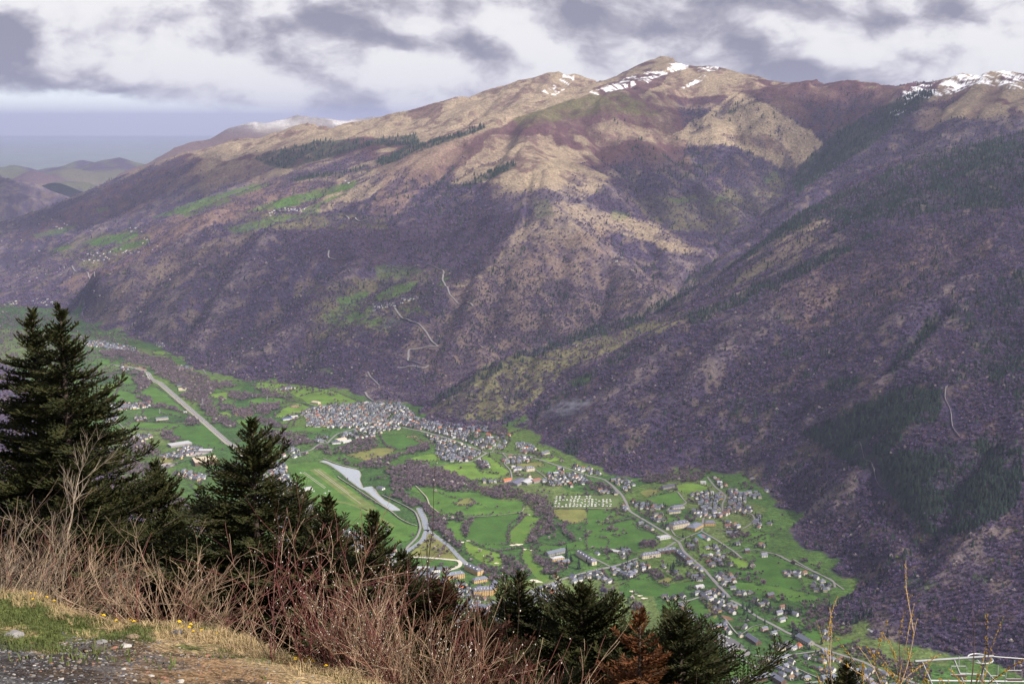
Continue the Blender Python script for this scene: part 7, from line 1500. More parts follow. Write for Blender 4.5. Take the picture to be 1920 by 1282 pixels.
def gravel():
    protos = []
    for i, c in enumerate(('grey', 'pale', 'brown', 'slate grey', 'reddish')):
        me = stone_mesh(50 + i); me.materials.append(M_STONE[c]); protos.append(bpy.data.objects.new('gravel_shape', me))
    n = 26000; x = rng.uniform(-6.4, 1.0, n); y = rng.uniform(6.8, 13, n); yc = np.interp(x, _cr[:, 0], _cr[:, 1]); k = y < yc - .5; x, y = x[k], y[k]
    u, v = UV(x, y, bank(x, y)); k = (u > -60) & (v < 1330) & ~((u < 110) & (yc[k] - y < 1.7)); x, y, u = x[k], y[k], u[k]; n = len(x)
    br = u > 250; kd = np.where(br, rng.choice([0, 1, 2, 3, 4], n, p=[.08, .06, .74, .06, .06]), rng.choice([0, 1, 2, 3, 4], n, p=[.30, .08, .14, .44, .04]))
    scatter('gravel', np.c_[x, y, bank(x, y)], kd, .006 + .032 * rng.random(n) ** 3.2, protos)
gravel()
for i, (u, v, wpx, c, lb) in enumerate(((235, 1213, 24, 'pale', 'flat pale pinkish stone with a broken corner on the dark gravel'), (250, 1196, 30, 'brown', 'long flat brown stone at the grass edge of the gravel'), (330, 1188, 26, 'slate grey', 'dark slate slab lying in the straw at the edge of the bank'), (247, 1237, 15, 'reddish', 'red stone in the middle of the dark gravel'),
        (215, 1216, 16, 'reddish', 'rust coloured stone beside the flat pale one'), (232, 1254, 10, 'pale', 'small cream pebble below the red stone'), (388, 1231, 15, 'reddish', 'pinkish stone on the brown soil near the bank edge'), (283, 1268, 14, 'pale', 'pale stone low down on the dark gravel'), (312, 1277, 10, 'reddish', 'small red stone at the bottom edge of the gravel'),
        (58, 1206, 9, 'reddish', 'small red stone below the green turf'), (25, 1192, 40, 'grey', 'grey boulder half sunk under the edge of the green turf'), (338, 1279, 16, 'pale', 'whitish stone at the bottom edge, right of the small red one'), (190, 1205, 22, 'grey', 'flat grey stone left of the rust coloured one'), (150, 1242, 12, 'brown', 'brown stone alone left of the red stone'), (115, 1274, 14, 'pale', 'pale stone at the bottom of the dark gravel, left side'))):
    x, y, z = gp(u, v); me = stone_mesh(100 + i, .5); me.materials.append(M_STONE[c]); o = link_mesh('stone', me); s = wpx / FPX * y * 1.15; o.location = (x, y, z + s * .08); o.scale = (s, s * .8, s * .8); o.rotation_euler = (random.uniform(-.2, .2), random.uniform(-.2, .2), random.uniform(-.5, .5)); tag(o, lb, 'stone')
def dandelions():
    M_Y = simple('dandelion yellow', (0.75, 0.50, 0.02), .7, .2); mb = MB()
    for k in range(14):
        a = 2 * math.pi * k / 14; c, s = math.cos(a), math.sin(a); mb.add([(0, 0, .03), (c * .022 - s * .006, s * .022 + c * .006, .036), (c * .026, s * .026, .033), (c * .022 + s * .006, s * .022 - c * .006, .036)], [(0, 3, 2, 1)])
    for k in range(8):
        a = 2 * math.pi * k / 8 + .3; c, s = math.cos(a), math.sin(a); mb.add([(0, 0, .036), (c * .013 - s * .005, s * .013 + c * .005, .045), (c * .013 + s * .005, s * .013 - c * .005, .045)], [(0, 2, 1)])
    fl = mb.mesh('flower'); fl.materials.append(M_Y); st = MB().tube([(0, 0, -.02), (.003, 0, .032)], .002, 4).mesh('stem'); st.materials.append(M_GG)
    spots = [(58, 1122), (68, 1121), (64, 1133), (88, 1128), (125, 1138), (132, 1141), (138, 1142), (145, 1143), (102, 1136), (185, 1156), (189, 1163), (194, 1164), (187, 1168), (208, 1162), (213, 1163), (216, 1161), (228, 1162), (231, 1164), (229, 1167), (219, 1173), (242, 1170), (246, 1174), (252, 1175), (256, 1174), (257, 1162), (301, 1166), (302, 1171), (313, 1168), (345, 1186), (355, 1187), (357, 1181), (364, 1195), (408, 1199), (380, 1193), (555, 1247), (561, 1249), (568, 1248), (575, 1250), (580, 1248), (563, 1245), (586, 1253), (612, 1262), (336, 1176), (149, 1146)]
    for i, (u, v) in enumerate(spots):
        x, y, z = gp(u, v + 3); t = empty('dandelion', (x, y, z + .06), random.uniform(0, 6)); s = random.uniform(.5, .75); t.scale = (s, s, s); t.rotation_euler = (random.uniform(-.4, .5), random.uniform(-.3, .3), random.uniform(0, 6))
        w = 'on the left turf edge' if u < 160 else 'in the straw right of the dark hollow' if u < 290 else 'near the slate slab' if u < 420 else 'at the foot of the red willow'
        tag(t, 'small yellow dandelion flower %s' % w, 'dandelion', 'dandelions %s' % w)
        link_mesh('flower', fl, None, t); link_mesh('stem', st, None, t)
dandelions()
# ---------------------------------------------------------------- firs
def needle_mat(name, c1, c2):
    m, nt, b = new_mat(name); N, L = nt.nodes, nt.links; b.inputs['Roughness'].default_value = .75; b.inputs['Specular IOR Level'].default_value = .2
    tc = N.new('ShaderNodeTexCoord'); no = N.new('ShaderNodeTexNoise'); no.inputs['Scale'].default_value = 2.4; no.inputs['Detail'].default_value = 6; no.inputs['Roughness'].default_value = .7; L.new(tc.outputs['Object'], no.inputs['Vector'])
    r = N.new('ShaderNodeValToRGB'); r.color_ramp.elements[0].position = .35; r.color_ramp.elements[0].color = (*c1, 1); r.color_ramp.elements[1].position = .68; r.color_ramp.elements[1].color = (*c2, 1)
    L.new(no.outputs[0], r.inputs[0]); L.new(r.outputs[0], b.inputs['Base Color']); return m
M_FIR = needle_mat('dark fir needles', (0.014, 0.021, 0.008), (0.060, 0.058, 0.017)); M_RUSTN = needle_mat('rust brown dying needles', (0.055, 0.026, 0.012), (0.20, 0.070, 0.022)); M_BRN = needle_mat('brown dead needles', (0.035, 0.016, 0.012), (0.10, 0.038, 0.022))
M_BARKF = simple('dark fir bark', (0.055, 0.042, 0.036), .95, .1, var=.3, scale=6, bump=.01)
def fir(seed, Hh, spread, topw=1.0, gap=0.0, dens_=1.0, cut=None):
    """returns foliage arrays and wood MB; origin at the tip, tree hangs down -z"""
    r = np.random.default_rng(seed); wood = MB(); wood.tube([(0, 0, 0), (.02, .01, -Hh * .3), (0, 0, -Hh)], [.012, .012 + Hh * .006, Hh * .014], 7)
    A, B_, W_ = [], [], []          # needle spray segments: start, end, width
    s = .03
    while s < (cut or Hh * .93):
        t = s / Hh; Lm = spread * 1.35 * (1 - math.exp(-s * .42 / topw)) * (1.0 + .13 * s) + .04
        nb = 5 if s < .5 else 7
        for k in range(nb):
            if r.random() < gap: continue
            a = r.random() * 6.283; L = Lm * (r.uniform(.35, 1.0) + (.45 if r.random() < .14 else 0)) + .06; el = 1.05 - .75 * min(1, s / 1.6) + r.normal(0, .10); n = max(4, int(L / .075)); pts = []
            p = np.array((0, 0, -s + r.normal(0, .05))); d0 = np.array((math.cos(a), math.sin(a), 0))
            side = np.array((-d0[1], d0[0], 0)); cur = r.normal(0, .25)
            for i in range(n + 1):
                pts.append(p.copy()); q = i / n; e = el - (.55 + .1 * min(3, s)) * math.sin(q * 2.4) * .55 + .75 * q * q
                dr = d0 + side * cur * q; dr /= np.linalg.norm(dr); p = p + (dr * math.cos(e) + np.array((0, 0, 1)) * math.sin(e)) * (L / n)
            if L > .25: wood.tube([pts[0], pts[n // 2], pts[-1]], [.004 + L * .008, .003 + L * .004, .002], 3, False)
            st = max(1, int(n * .16)) if L > .8 else 0
            for i in range(st, n):
                A.append(pts[i]); B_.append(pts[i + 1] + (pts[i + 1] - pts[i]) * .35); W_.append(.020)
                q = i / n; tl = (L * .42 * (1 - q * .78) * min(1, .45 + 2.5 * q) + .05) * dens_
                ax = pts[i + 1] - pts[i]; ax /= np.linalg.norm(ax) + 1e-9
                for sd in (-1, 1):
                    f = r.uniform(.65, 1.15); tw = ax * r.uniform(.55, .85) + side * sd * r.uniform(.55, .9) + np.array((0, 0, 1)) * r.uniform(-.05, .38); tw /= np.linalg.norm(tw)
                    m = max(1, int(tl * f / .11)); c = pts[i].copy()
                    for j in range(m):
                        e_ = c + tw * .125; A.append(c.copy()); B_.append(e_ + tw * .02); W_.append(.019)
                        if j < m - 0 and m > 1:
                            for s2 in (-1, 1):
                                if r.random() < .72: 
                                    v2 = tw * .7 + ax * s2 * .6 + np.array((0, 0, 1)) * r.uniform(-.1, .35); v2 /= np.linalg.norm(v2); l2 = r.uniform(.07, .15) * (1 - .4 * j / m); A.append(c + tw * .05); B_.append(c + tw * .05 + v2 * l2); W_.append(.017)
                        c = c + tw * .11; tw = tw + np.array((0, 0, 1)) * .06; tw /= np.linalg.norm(tw)
        s += (.085 + .028 * s) / dens_
    return np.array(A), np.array(B_), np.array(W_), wood
def spray_mesh(name, A, B_, W_, seed=0):
    r = np.random.default_rng(seed); n = len(A); d = B_ - A; L = np.linalg.norm(d, axis=1)[:, None] + 1e-9; d /= L
    up = np.tile(np.array((0, 0, 1.)), (n, 1)) + r.normal(0, .35, (n, 3)); s = np.cross(d, up); s /= np.linalg.norm(s, axis=1)[:, None] + 1e-9; t = np.cross(s, d)
    w = W_[:, None] * r.uniform(.8, 1.35, (n, 1)); M = A + d * L * .55
    # two crossed kites per spray
    V = np.stack([A, M + s * w, B_, M - s * w, M + t * w * .8, M - t * w * .55], 1).reshape(-1, 3); i = np.arange(n) * 6
    Fc = np.concatenate([np.stack([i, i + 1, i + 2, i + 3], 1), np.stack([i, i + 4, i + 2, i + 5], 1)]); return np_mesh(name, V, Fc)
_fm = {}
def fir_tree(name, label, u, v, D, Hh, spread, seed, mat=None, topw=1.0, gap=0., dens_=1., group='dark firs below the bank', rz=0., share=None, cut=None):
    x, y, z = P(u, v, D); key = share or seed
    if key not in _fm:
        A, B_, W_, wood = fir(seed, Hh, spread, topw, gap, dens_, cut); m1 = spray_mesh('crown', A, B_, W_, seed); m2 = wood.mesh('trunk', True); m2.materials.append(M_BARKF)
        _fm[key] = (m1, m2, Hh); print('fir', seed, len(A))
    m1, m2, h_ = _fm[key]
    g = float(bank(np.array([x]), np.array([y]))[0]); t = empty(name, (x, y, g), rz); sc = (z - g) / h_ if share else 1.0
    tag(t, label, 'tree', group)
    m1c = m1 if mat is None else m1.copy()
    if mat is not None or len(m1c.materials) == 0: m1c.materials.clear(); m1c.materials.append(mat or M_FIR)
    for nm, m in (('crown', m1c), ('trunk', m2)):
        o = link_mesh(nm, m, None, t); o.location = (0, 0, z - g); o.scale = (sc,) * 3 if share else (1, 1, 1)
    return t
fir_tree('fir_tree', 'tallest dark fir, at the left edge, with its ragged tip against the valley', 112, 577, 27, 12.3, 1.25, 11, dens_=1.1, gap=.22)
fir_tree('fir_tree', 'dark fir just left of the tallest one, its tip a little lower', 60, 588, 28.2, 12.5, 1.1, 12, topw=.9, gap=.2, rz=1.0)
fir_tree('fir_tree', 'dark fir with a pointed tip in front of the airfield town', 472, 793, 25.5, 10.0, 1.4, 13, dens_=1.1, gap=.12)
fir_tree('fir_tree', 'low dark fir between the tallest one and the pointed one', 292, 874, 29.5, 9.5, 1.25, 14, topw=.8)
fir_tree('fir_tree', 'broad dark fir crown low behind the bare birch at the left', 150, 850, 25.0, 9.0, 1.1, 15, topw=.7)
fir_tree('fir_tree', 'dark fir right of the pointed one, hiding the end of the town', 614, 938, 24.5, 8.4, 1.35, 21)
fir_tree('fir_tree', 'dark fir in front of the airfield, left of the river road', 700, 966, 23.5, 8.0, 1.1, 21, rz=4.0, share=21)
fir_tree('fir_tree', 'dark fir squeezed in between the pointed one and the next right', 555, 918, 27.0, 9, 1.2, 13, rz=3.2, share=13)
fir_tree('fir_tree', 'layered dark fir with open shelves of branches, below the hotel palace', 975, 1080, 29.5, 8.6, 1.3, 16, gap=.12, topw=.8)
fir_tree('fir_tree', 'broad dark fir right of the layered one', 1090, 1104, 29.0, 8.2, 2.0, 17, topw=.7)
fir_tree('fir_tree', 'thinning fir with rust orange needles', 1200, 1146, 25.5, 6.2, 1.1, 18, mat=M_RUSTN, gap=.55, dens_=.9, topw=.7, group='dying conifers below the bank')
fir_tree('fir_tree', 'dark fir right of the rust orange one', 1278, 1160, 27.0, 7.0, 1.8, 19, topw=.65)
fir_tree('fir_tree', 'low dark fir filling the gap behind the rust orange one', 1165, 1200, 29.5, 8.2, 2.0, 17, share=17, rz=2.0)
fir_tree('fir_tree', 'low dark fir behind the right end of the red willow', 890, 1165, 25.5, 6.4, 1.6, 19, share=19, rz=2.5)
fir_tree('fir_tree', 'dark fir behind the middle of the red willow', 755, 1040, 24.0, 8.0, 1.1, 21, rz=1.2, share=21)
fir_tree('fir_tree', 'small dark fir tip at the bottom edge, left of the budding shrub', 1590, 1246, 25.0, 6.4, .8, 14, share=14, rz=1.0)
fir_tree('fir_tree', 'reddish brown dying conifer behind the red willow', 818, 1104, 24.0, 6.4, 1.6, 23, mat=M_BRN, topw=.6, group='dying conifers below the bank')
fir_tree('fir_tree', 'brownish conifer tip between the layered fir and the red willow', 905, 1150, 26.0, 6.4, 1.0, 16, mat=M_BRN, share=16, rz=3.0, group='dying conifers below the bank')
# ---------------------------------------------------------------- bare shrubs
M_RED = simple('red brown willow bark', (0.165, 0.068, 0.050), .6, .4, var=.35, scale=4, objrand=.1); M_PALE = simple('pale tan bark', (0.31, 0.22, 0.15), .8, .3, var=.35, scale=5); M_PURP = simple('dull brown twigs', (0.085, 0.055, 0.045), .9, .2, var=.3, scale=5); M_BIR = simple('pale grey birch bark', (0.25, 0.20, 0.155), .85, .3, var=.45, scale=7)
M_CATK = simple('silver white catkins', (0.78, 0.75, 0.70), .7, .3); M_BUD = simple('ochre yellow buds', (0.42, 0.26, 0.035), .7, .3, var=.2, scale=20)
def shrub(name, label, base, nstem, h, spread, lean, r0, mats, seed, buds=None, bw=.5, curve=.25, sub=4, category='shrub', group=None, lvl=2, budn=8, bs=.012):
    """many thin tapering stems that fork; parts: stems of two barks and buds"""
    r = random.Random(seed); st = [MB(), MB()]; bd = MB(); bx, by, bz = base; single = nstem <= 45; stems = []; sname = 'trunk' if category == 'tree' else 'stem'
    def twig(p, d, L, rad, lv, k):
        n = max(4, int(L / .12)); pts = [p]; q = Vector(d).normalized(); c = Vector((r.gauss(0, 1), r.gauss(0, 1), r.gauss(0, .5))) * curve
        for i in range(n):
            q = (q + c * (1.0 / n) + Vector((r.gauss(0, .06), r.gauss(0, .06), .035))).normalized(); pts.append(pts[-1] + q * (L / n))
        st[k].tube(pts, [max(.0016, rad * (1 - .75 * i / n)) for i in range(n + 1)], 3 if lv else 4, False)
        if lv < lvl:
            for j in range(r.randint(max(1, sub - 2), sub)):
                i = r.randint(int(n * .25), n - 1); dd_ = (pts[i + 1] - pts[i]).normalized(); sd = Vector((r.gauss(0, 1), r.gauss(0, 1), r.gauss(0, .6) + .3)).normalized()
                twig(pts[i], dd_ * .8 + sd * .55, L * r.uniform(.3, .6), rad * .55, lv + 1, k if r.random() < .8 else 1 - k)
        if buds and (lv >= 1 or r.random() < .7):
            for j in range(r.randint(budn // 2, budn)):
                f = r.uniform(.35, 1) * n; i = min(n - 1, int(f)); c_ = pts[i].lerp(pts[i + 1], f - i) + Vector((r.gauss(0, .006), r.gauss(0, .006), 0)); s = bs * r.uniform(.6, 1.1)
                bd.add([c_ + Vector(v) * s for v in ((.5, 0, 0), (-.5, 0, 0), (0, .5, 0), (0, -.5, 0), (0, 0, 1), (0, 0, -.8))], [(0, 2, 4), (2, 1, 4), (1, 3, 4), (3, 0, 4), (2, 0, 5), (1, 2, 5), (3, 1, 5), (0, 3, 5)])
    for i in range(nstem):
        x = bx + r.gauss(0, 1) * bw; y = by + r.gauss(0, .25) * bw; z = float(bank(np.array([x]), np.array([y]))[0]) - .05 if bz is None else bz
        off = (x - bx) / (bw + .01); dx = lean[0] + r.gauss(0, spread) + off * spread * .5; dy = lean[1] + r.gauss(0, spread * .6); L = h * r.uniform(.5, 1.05)
        k0 = 0 if r.random() < .65 else 1
        if single: q_ = MB(); st[0] = st[1] = q_; stems.append((k0, q_))
        twig(Vector((x, y, z)), (dx, dy, 1.0), L, r0 * r.uniform(.6, 1.2), 0, k0)
    t = empty(name, (bx, by, float(bank(np.array([bx]), np.array([by]))[0]))); tag(t, label, category, group)
    if single:
        for k, q in stems: o = q.build(sname, mats[k], t); o.location = (-bx, -by, -t.location[2])
    else:
        for k in (0, 1):
            if st[k].v: o = st[k].build('stems', mats[k], t); o.location = (-bx, -by, -t.location[2]); tag(o, kind='stuff')
    if bd.v: o = bd.build('catkins' if buds is M_CATK else 'buds', buds, t); o.location = (-bx, -by, -t.location[2]); tag(o, kind='stuff')
    return t
def gb(u, v, D): p = P(u, v, D); return (p[0], p[1], None)
shrub('willow_shrub', 'red twigged willow with white catkins, left and tallest clump at the bottom centre', gb(690, 1310, 10.3), 95, 1.25, .28, (-.08, 0), .0075, (M_RED, M_PALE), 31, M_CATK, .36, .45, 4, budn=1, bs=.008)
shrub('willow_shrub', 'red twigged willow clump in the middle, before the brown conifer', gb(800, 1320, 10.2), 70, 1.15, .28, (.03, 0), .007, (M_RED, M_PALE), 32, None, .36, .45, 4)
shrub('willow_shrub', 'red twigged willow clump to the right, lowest of the three', gb(930, 1345, 10.0), 45, 1.0, .34, (.12, 0), .0065, (M_RED, M_PALE), 33, None, .38, .45, 4)
shrub('willow_shrub', 'two long dark twigs with catkins rising in front of the river', gb(880, 1330, 10.0), 9, 1.9, .14, (.10, 0), .008, (M_PURP, M_RED), 34, M_CATK, .3, .2, 3, lvl=1, budn=5, bs=.010)
shrub('bare_shrub', 'pale tan bare shrub fanning out right of the bank hollow', gb(322, 1178, 12.6), 34, 1.25, .62, (.16, 0), .008, (M_PALE, M_RED), 35, None, .22, .55, 4)
shrub('bare_shrub', 'bare shrub with pale leaning stems at the left end of the bank', gb(60, 1128, 13.8), 75, 1.15, .45, (1.0, 0), .0048, (M_PALE, M_PURP), 36, None, .9, .4, 3)
shrub('bare_shrub', 'tangle of reddish leaning twigs behind the dandelions', gb(190, 1160, 13.4), 80, .95, .5, (.9, 0), .0045, (M_PALE, M_RED), 37, None, .7, .5, 3)
shrub('bare_shrub', 'low tan bare shrub hanging over the bank edge beside the big fir', gb(400, 1200, 12.6), 40, .95, .7, (.1, 0), .006, (M_PALE, M_RED), 38, None, .35, .6, 3)
shrub('bare_shrub', 'reddish bare shrub at the left frame edge', gb(-30, 1110, 14.2), 60, 1.15, .5, (.8, 0), .005, (M_PALE, M_PURP), 39, None, .6, .5, 3)
shrub('budding_shrub', 'shrub with ochre yellow budding twigs at the bottom right corner', gb(1745, 1335, 9.0), 26, 1.2, .42, (0, 0), .0085, (M_PURP, M_PALE), 40, M_BUD, .3, .30, 4, lvl=1, budn=34, bs=.011)
shrub('budding_shrub', 'second yellow budding shrub touching the right frame edge', gb(1900, 1345, 9.0), 16, 1.05, .34, (.02, 0), .008, (M_PURP, M_RED), 41, M_BUD, .25, .3, 3, lvl=1, budn=34, bs=.011)
shrub('bare_shrub', 'thin dry stalks on the bank edge before the pointed fir', gb(500, 1232, 10.9), 9, .5, .45, (.25, 0), .005, (M_PALE, M_PALE), 42, None, .25, .5, 2, lvl=1)
def bare_tree(label, u, v, D, h, seed, lean, n=5, mats=(M_BIR, M_PURP), sub=9, r0=.022):
    p = P(u, v, D); return shrub('birch_tree', label, (p[0], p[1], None), n, h, .08, lean, r0, mats, seed, None, .12, .16, sub, 'tree', 'bare birches below the bank', 3)
bare_tree('bare birch with pale trunks in front of the left firs', 18, 1000, 22.0, 4.5, 51, (.03, 0), 2); bare_tree('slender bare birch right of the one at the left edge', 52, 1000, 22.5, 3.8, 52, (.0, 0), 2)
bare_tree('bare birch with a pale forked trunk before the broad dark fir', 1120, 1282, 24.0, 3.6, 53, (.02, 0), 5); bare_tree('bare birch between the broad fir and the rust orange one', 1165, 1282, 24.5, 3.3, 54, (.10, 0), 6, (M_PURP, M_BIR)); bare_tree('bare grey birch tangle left of the dark right hand fir', 1235, 1282, 24.5, 3.1, 55, (.10, 0), 8, (M_PURP, M_BIR))
# ---------------------------------------------------------------- white steel lift gantry lower down the slope
def smoke():
    x, y = hit(1068, 785); z = float(hgt(x, y)) + 45; bm = bmesh.new(); bmesh.ops.create_icosphere(bm, subdivisions=3, radius=1.0); me = bpy.data.meshes.new('smoke'); bm.to_mesh(me); bm.free()
    m = bpy.data.materials.new('thin wood smoke'); m.use_nodes = True; nt = m.node_tree; N, L = nt.nodes, nt.links; N.clear(); out = N.new('ShaderNodeOutputMaterial'); v = N.new('ShaderNodeVolumePrincipled'); v.inputs['Color'].default_value = (.82, .86, 1, 1)
    tc = N.new('ShaderNodeTexCoord'); no = N.new('ShaderNodeTexNoise'); no.inputs['Scale'].default_value = 2.6; no.inputs['Detail'].default_value = 3; L.new(tc.outputs['Object'], no.inputs['Vector']); ln = N.new('ShaderNodeVectorMath'); ln.operation = 'LENGTH'; L.new(tc.outputs['Object'], ln.inputs[0])
    fo = N.new('ShaderNodeMapRange'); fo.inputs['From Min'].default_value = .2; fo.inputs['From Max'].default_value = 1; fo.inputs['To Min'].default_value = 1; fo.inputs['To Max'].default_value = 0; L.new(ln.outputs['Value'], fo.inputs['Value'])
    mr = N.new('ShaderNodeMapRange'); mr.inputs['From Min'].default_value = .48; mr.inputs['From Max'].default_value = .72; mr.inputs['To Max'].default_value = .03; L.new(no.outputs[0], mr.inputs['Value']); mu = N.new('ShaderNodeMath'); mu.operation = 'MULTIPLY'; L.new(mr.outputs[0], mu.inputs[0]); L.new(fo.outputs[0], mu.inputs[1]); L.new(mu.outputs[0], v.inputs['Density']); L.new(v.outputs[0], out.inputs['Volume'])
    o = link_mesh('smoke', me, m); o.location = (x, y, z); o.scale = (110, 60, 38); o.rotation_euler = (0, -.25, 0); tag(o, kind='stuff')
smoke()
def gantry():
    D = 150.0; M_W = simple('white painted steel', (0.33, 0.34, 0.36), .45, .5, var=.1, scale=2); a = Vector(P(1718, 1238, D)); b = Vector(P(1862, 1230, D)); mid = (a + b) / 2; g = float(bank(np.array([mid.x]), np.array([mid.y]))[0])
    t = empty('lift_gantry', (mid.x, mid.y, g)); tag(t, 'white steel lift gantry with slanting legs at the bottom right corner', 'gantry'); O = Vector((mid.x, mid.y, g)); q = lambda u, v, dd=0: Vector(P(u, v, D + dd)) - O
    for nm, pts, r in (('beam', [q(1716, 1239), q(1863, 1229)], .15), ('beam', [q(1716, 1239, 2.5), q(1863, 1229, 2.5)], .12), ('leg', [q(1728, 1238), q(1752, 1292)], .13), ('leg', [q(1788, 1234), q(1812, 1292)], .13), ('leg', [q(1845, 1231), q(1840, 1292)], .13), ('brace', [q(1832, 1236), q(1878, 1290)], .1), ('brace', [q(1800, 1262), q(1846, 1264)], .12)):
        if nm == 'leg': e = pts[1] + (pts[1] - pts[0]).normalized() * 12; pts = [pts[0], pts[1], e]
        MB().tube(pts, r, 6).build(nm, M_W, t)
    MB().tube([q(1862, 1230), q(1930, 1235), q(2100, 1250)], .07, 4).build('cable', M_STEEL, t); MB().tube([q(1740, 1275), q(1930, 1277)], .12, 4).build('cable', M_STEEL, t)
    wl = MB()
    for k in range(20):
        a0, a1 = 2 * math.pi * k / 20, 2 * math.pi * (k + 1) / 20; c = q(1838, 1234, 1.2); wl.tube([c + Vector((math.cos(a0), math.sin(a0), 0)) * 1.5, c + Vector((math.cos(a1), math.sin(a1), 0)) * 1.5], .1, 4)
    wl.build('bullwheel', M_STEEL, t)
    for i, (u, v) in enumerate(((1797, 1258), (1901, 1266), (1870, 1276))):
        x, y, z = P(u, v, D - 3); c = empty('chairlift_chair', (x, y, z)); tag(c, 'empty chairlift chair with a white tube frame, %s' % ['left one under the gantry beam', 'the one at the right frame edge', 'middle one near the slanting brace'][i], 'chairlift chair', 'chairs of the lift')
        MB().tube([(-.9, 0, .7), (.9, 0, .7), (.95, 0, .5), (.95, 0, -.4), (-.95, 0, -.4), (-.95, 0, .5), (-.9, 0, .7)], .06, 5).build('frame', M_W, c); MB().box((0, -.2, -.45), (1.8, .5, .08)).build('seat', M_PURP, c); MB().tube([(0, 0, .7), (0, .1, 2.0)], .05, 5).build('hanger', M_W, c)
gantry()
# ---------------------------------------------------------------- unseen clouds added overhead, outlined to cast shade on parts of the slopes
def shade_cloud_mat():
    m = bpy.data.materials.new('grey cloud'); m.use_nodes = True; nt = m.node_tree; N, L = nt.nodes, nt.links; N.clear()
    out = N.new('ShaderNodeOutputMaterial'); tr = N.new('ShaderNodeBsdfTransparent'); tl = N.new('ShaderNodeBsdfTranslucent'); df = N.new('ShaderNodeBsdfDiffuse'); tl.inputs[0].default_value = (.9, .9, .95, 1); df.inputs[0].default_value = (.9, .9, .93, 1)
    a = N.new('ShaderNodeMixShader'); a.inputs[0].default_value = .5; L.new(tl.outputs[0], a.inputs[1]); L.new(df.outputs[0], a.inputs[2])
    at = N.new('ShaderNodeAttribute'); at.attribute_name = 'thin'
    b = N.new('ShaderNodeMixShader'); L.new(at.outputs['Fac'], b.inputs[0]); L.new(a.outputs[0], b.inputs[1]); L.new(tr.outputs[0], b.inputs[2]); L.new(b.outputs[0], out.inputs[0]); return m
SHADE_CLOUDS = [([(1330, 520), (1440, 470), (1540, 420), (1600, 365), (1750, 300), (1960, 255), (1990, 700), (1960, 1240), (1640, 1180), (1500, 960), (1400, 860), (1240, 860), (1120, 800), (1060, 730), (1200, 650), (1280, 590)], .62),
 ([(60, 640), (150, 560), (220, 530), (330, 470), (420, 445), (600, 430), (700, 418), (800, 420), (900, 400), (985, 410), (940, 480), (830, 540), (900, 590), (1060, 560), (1180, 560), (1240, 600), (1050, 650), (960, 720), (880, 800), (800, 775), (640, 722), (440, 700), (280, 640)], .62),
 ([(20, 450), (130, 395), (250, 340), (350, 300), (470, 285), (520, 300), (500, 335), (400, 350), (300, 395), (170, 425), (60, 460)], .4), ([(1160, 190), (1280, 205), (1330, 245), (1270, 262), (1180, 232), (1100, 240)], .35), ([(1410, 165), (1500, 172), (1700, 180), (1660, 260), (1570, 300), (1530, 330), (1480, 340), (1500, 240), (1440, 200)], .25),
 ([(1090, 290), (1180, 280), (1260, 300), (1300, 340), (1420, 380), (1400, 450), (1300, 430), (1200, 380), (1130, 360)], .30), ([(480, 300), (620, 280), (760, 270), (700, 290), (560, 315), (480, 330)], .4), ([(-200, 330), (0, 330), (130, 380), (60, 440), (-150, 450)], .3), ([(1700, 190), (1940, 150), (1960, 240), (1740, 280)], .35)]
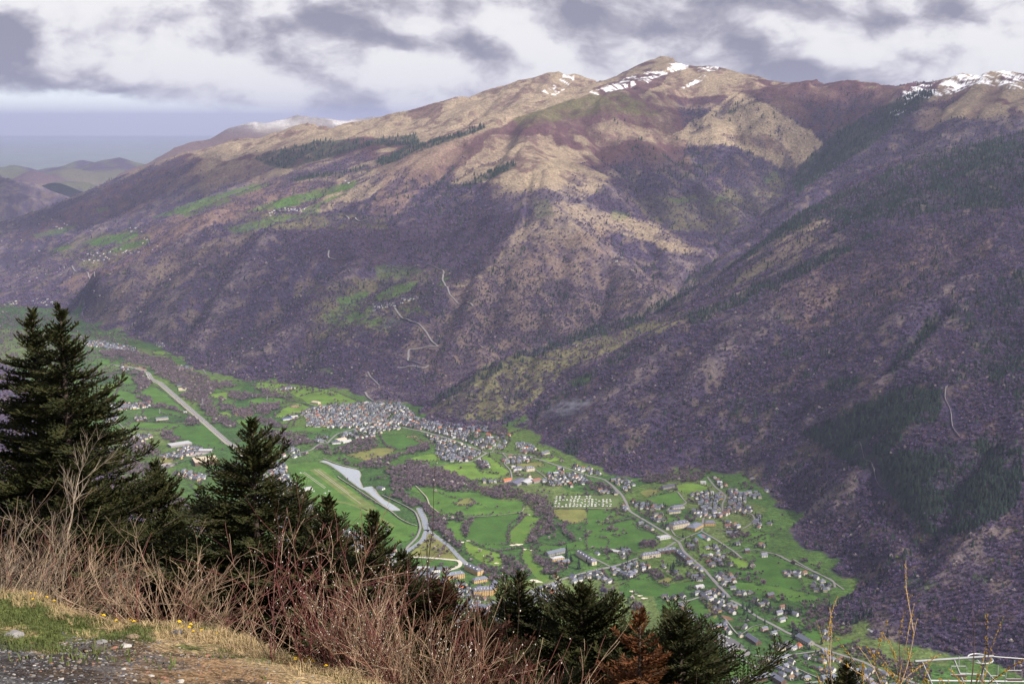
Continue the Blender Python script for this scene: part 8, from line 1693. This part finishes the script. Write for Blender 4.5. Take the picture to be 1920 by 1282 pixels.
def clouds():
    M = shade_cloud_mat(); lb = ['widest grey cloud, high over the right hand mountain', 'long grey cloud high over the central slopes', 'grey cloud over the far left ridge', 'small cloud above the heather dome', 'cloud above the saddle left of the snowy range', 'cloud above the cirque woods', 'narrow cloud over the far pine belt', 'cloud over the far left hill', 'cloud over the snowy range']
    for ci, (poly, thin) in enumerate(SHADE_CLOUDS):
        g = np.array([hit(u, v, 2300, 14500) for u, v in poly]); zc_ = float(np.mean(hgt(g[:, 0], g[:, 1]))); top = 3300.0 + 60 * ci; t = (top - zc_) / SUNV.z; c = g + np.array((SUNV.x, SUNV.y)) * t
        x0, y0 = c.min(0) - 250; x1, y1 = c.max(0) + 250; st = 75.0
        X, Y = np.meshgrid(np.arange(x0, x1, st), np.arange(y0, y1, st), indexing='ij'); wx = (fbm(X, Y, 700, 4, .55, 301 + ci) - .5) * 520; wy = (fbm(X, Y, 700, 4, .55, 331 + ci) - .5) * 520
        ins = inpoly(X + wx, Y + wy, c); d = segdist(X + wx, Y + wy, c, True); sd = np.where(ins, d, -d)
        n_ = fbm(X, Y, 320, 4, .6, 351) - .5; k = sd > -220; tk = np.clip((sd + 220) / 420, 0, 1)
        cov = sstep(sd + n_ * 260, -160, 130); alpha = 1 - cov * (1 - thin)
        for sg, nm in ((1, 'top'), (-1, 'base')):
            pass
        Zt = top + np.sqrt(tk) * (180 + 500 * (n_ + .5)); Zb = top - np.sqrt(tk) * (50 + 90 * (n_ + .5)); n, m = X.shape; I = np.arange(n * m).reshape(n, m)
        kk = k[:-1, :-1] | k[1:, :-1] | k[1:, 1:] | k[:-1, 1:]; f = np.stack([I[:-1, :-1][kk], I[1:, :-1][kk], I[1:, 1:][kk], I[:-1, 1:][kk]], 1)
        V = np.concatenate([np.stack([X.ravel(), Y.ravel(), Zt.ravel()], 1), np.stack([X.ravel(), Y.ravel(), Zb.ravel()], 1)]); Fc = np.concatenate([f, f[:, ::-1] + n * m])
        me = np_mesh('cloud', V, Fc, True); a = me.attributes.new('thin', 'FLOAT', 'POINT'); al = np.sqrt(np.clip(alpha, 0, 1)).ravel().astype(np.float32); a.data.foreach_set('value', np.concatenate([al, al]))
        o = link_mesh('cloud', me, M); tag(o, lb[ci], 'cloud')
clouds()
# ---------------------------------------------------------------- air
def haze_box(dens_, col):
    mb = MB(); mb.box((0, 62000, 590), (180000, 127600, 2280)); o = mb.build('haze', None)
    m = bpy.data.materials.new('thin blue air'); m.use_nodes = True; nt = m.node_tree; nt.nodes.clear()
    out = nt.nodes.new('ShaderNodeOutputMaterial'); v = nt.nodes.new('ShaderNodeVolumePrincipled')
    v.inputs['Color'].default_value = (*col, 1); v.inputs['Density'].default_value = dens_; v.inputs['Anisotropy'].default_value = 0.1
    nt.links.new(v.outputs[0], out.inputs['Volume'])
    o.data.materials.append(m); tag(o, kind='stuff')
haze_box(2.15e-5, (0.62, 0.68, 1.0))
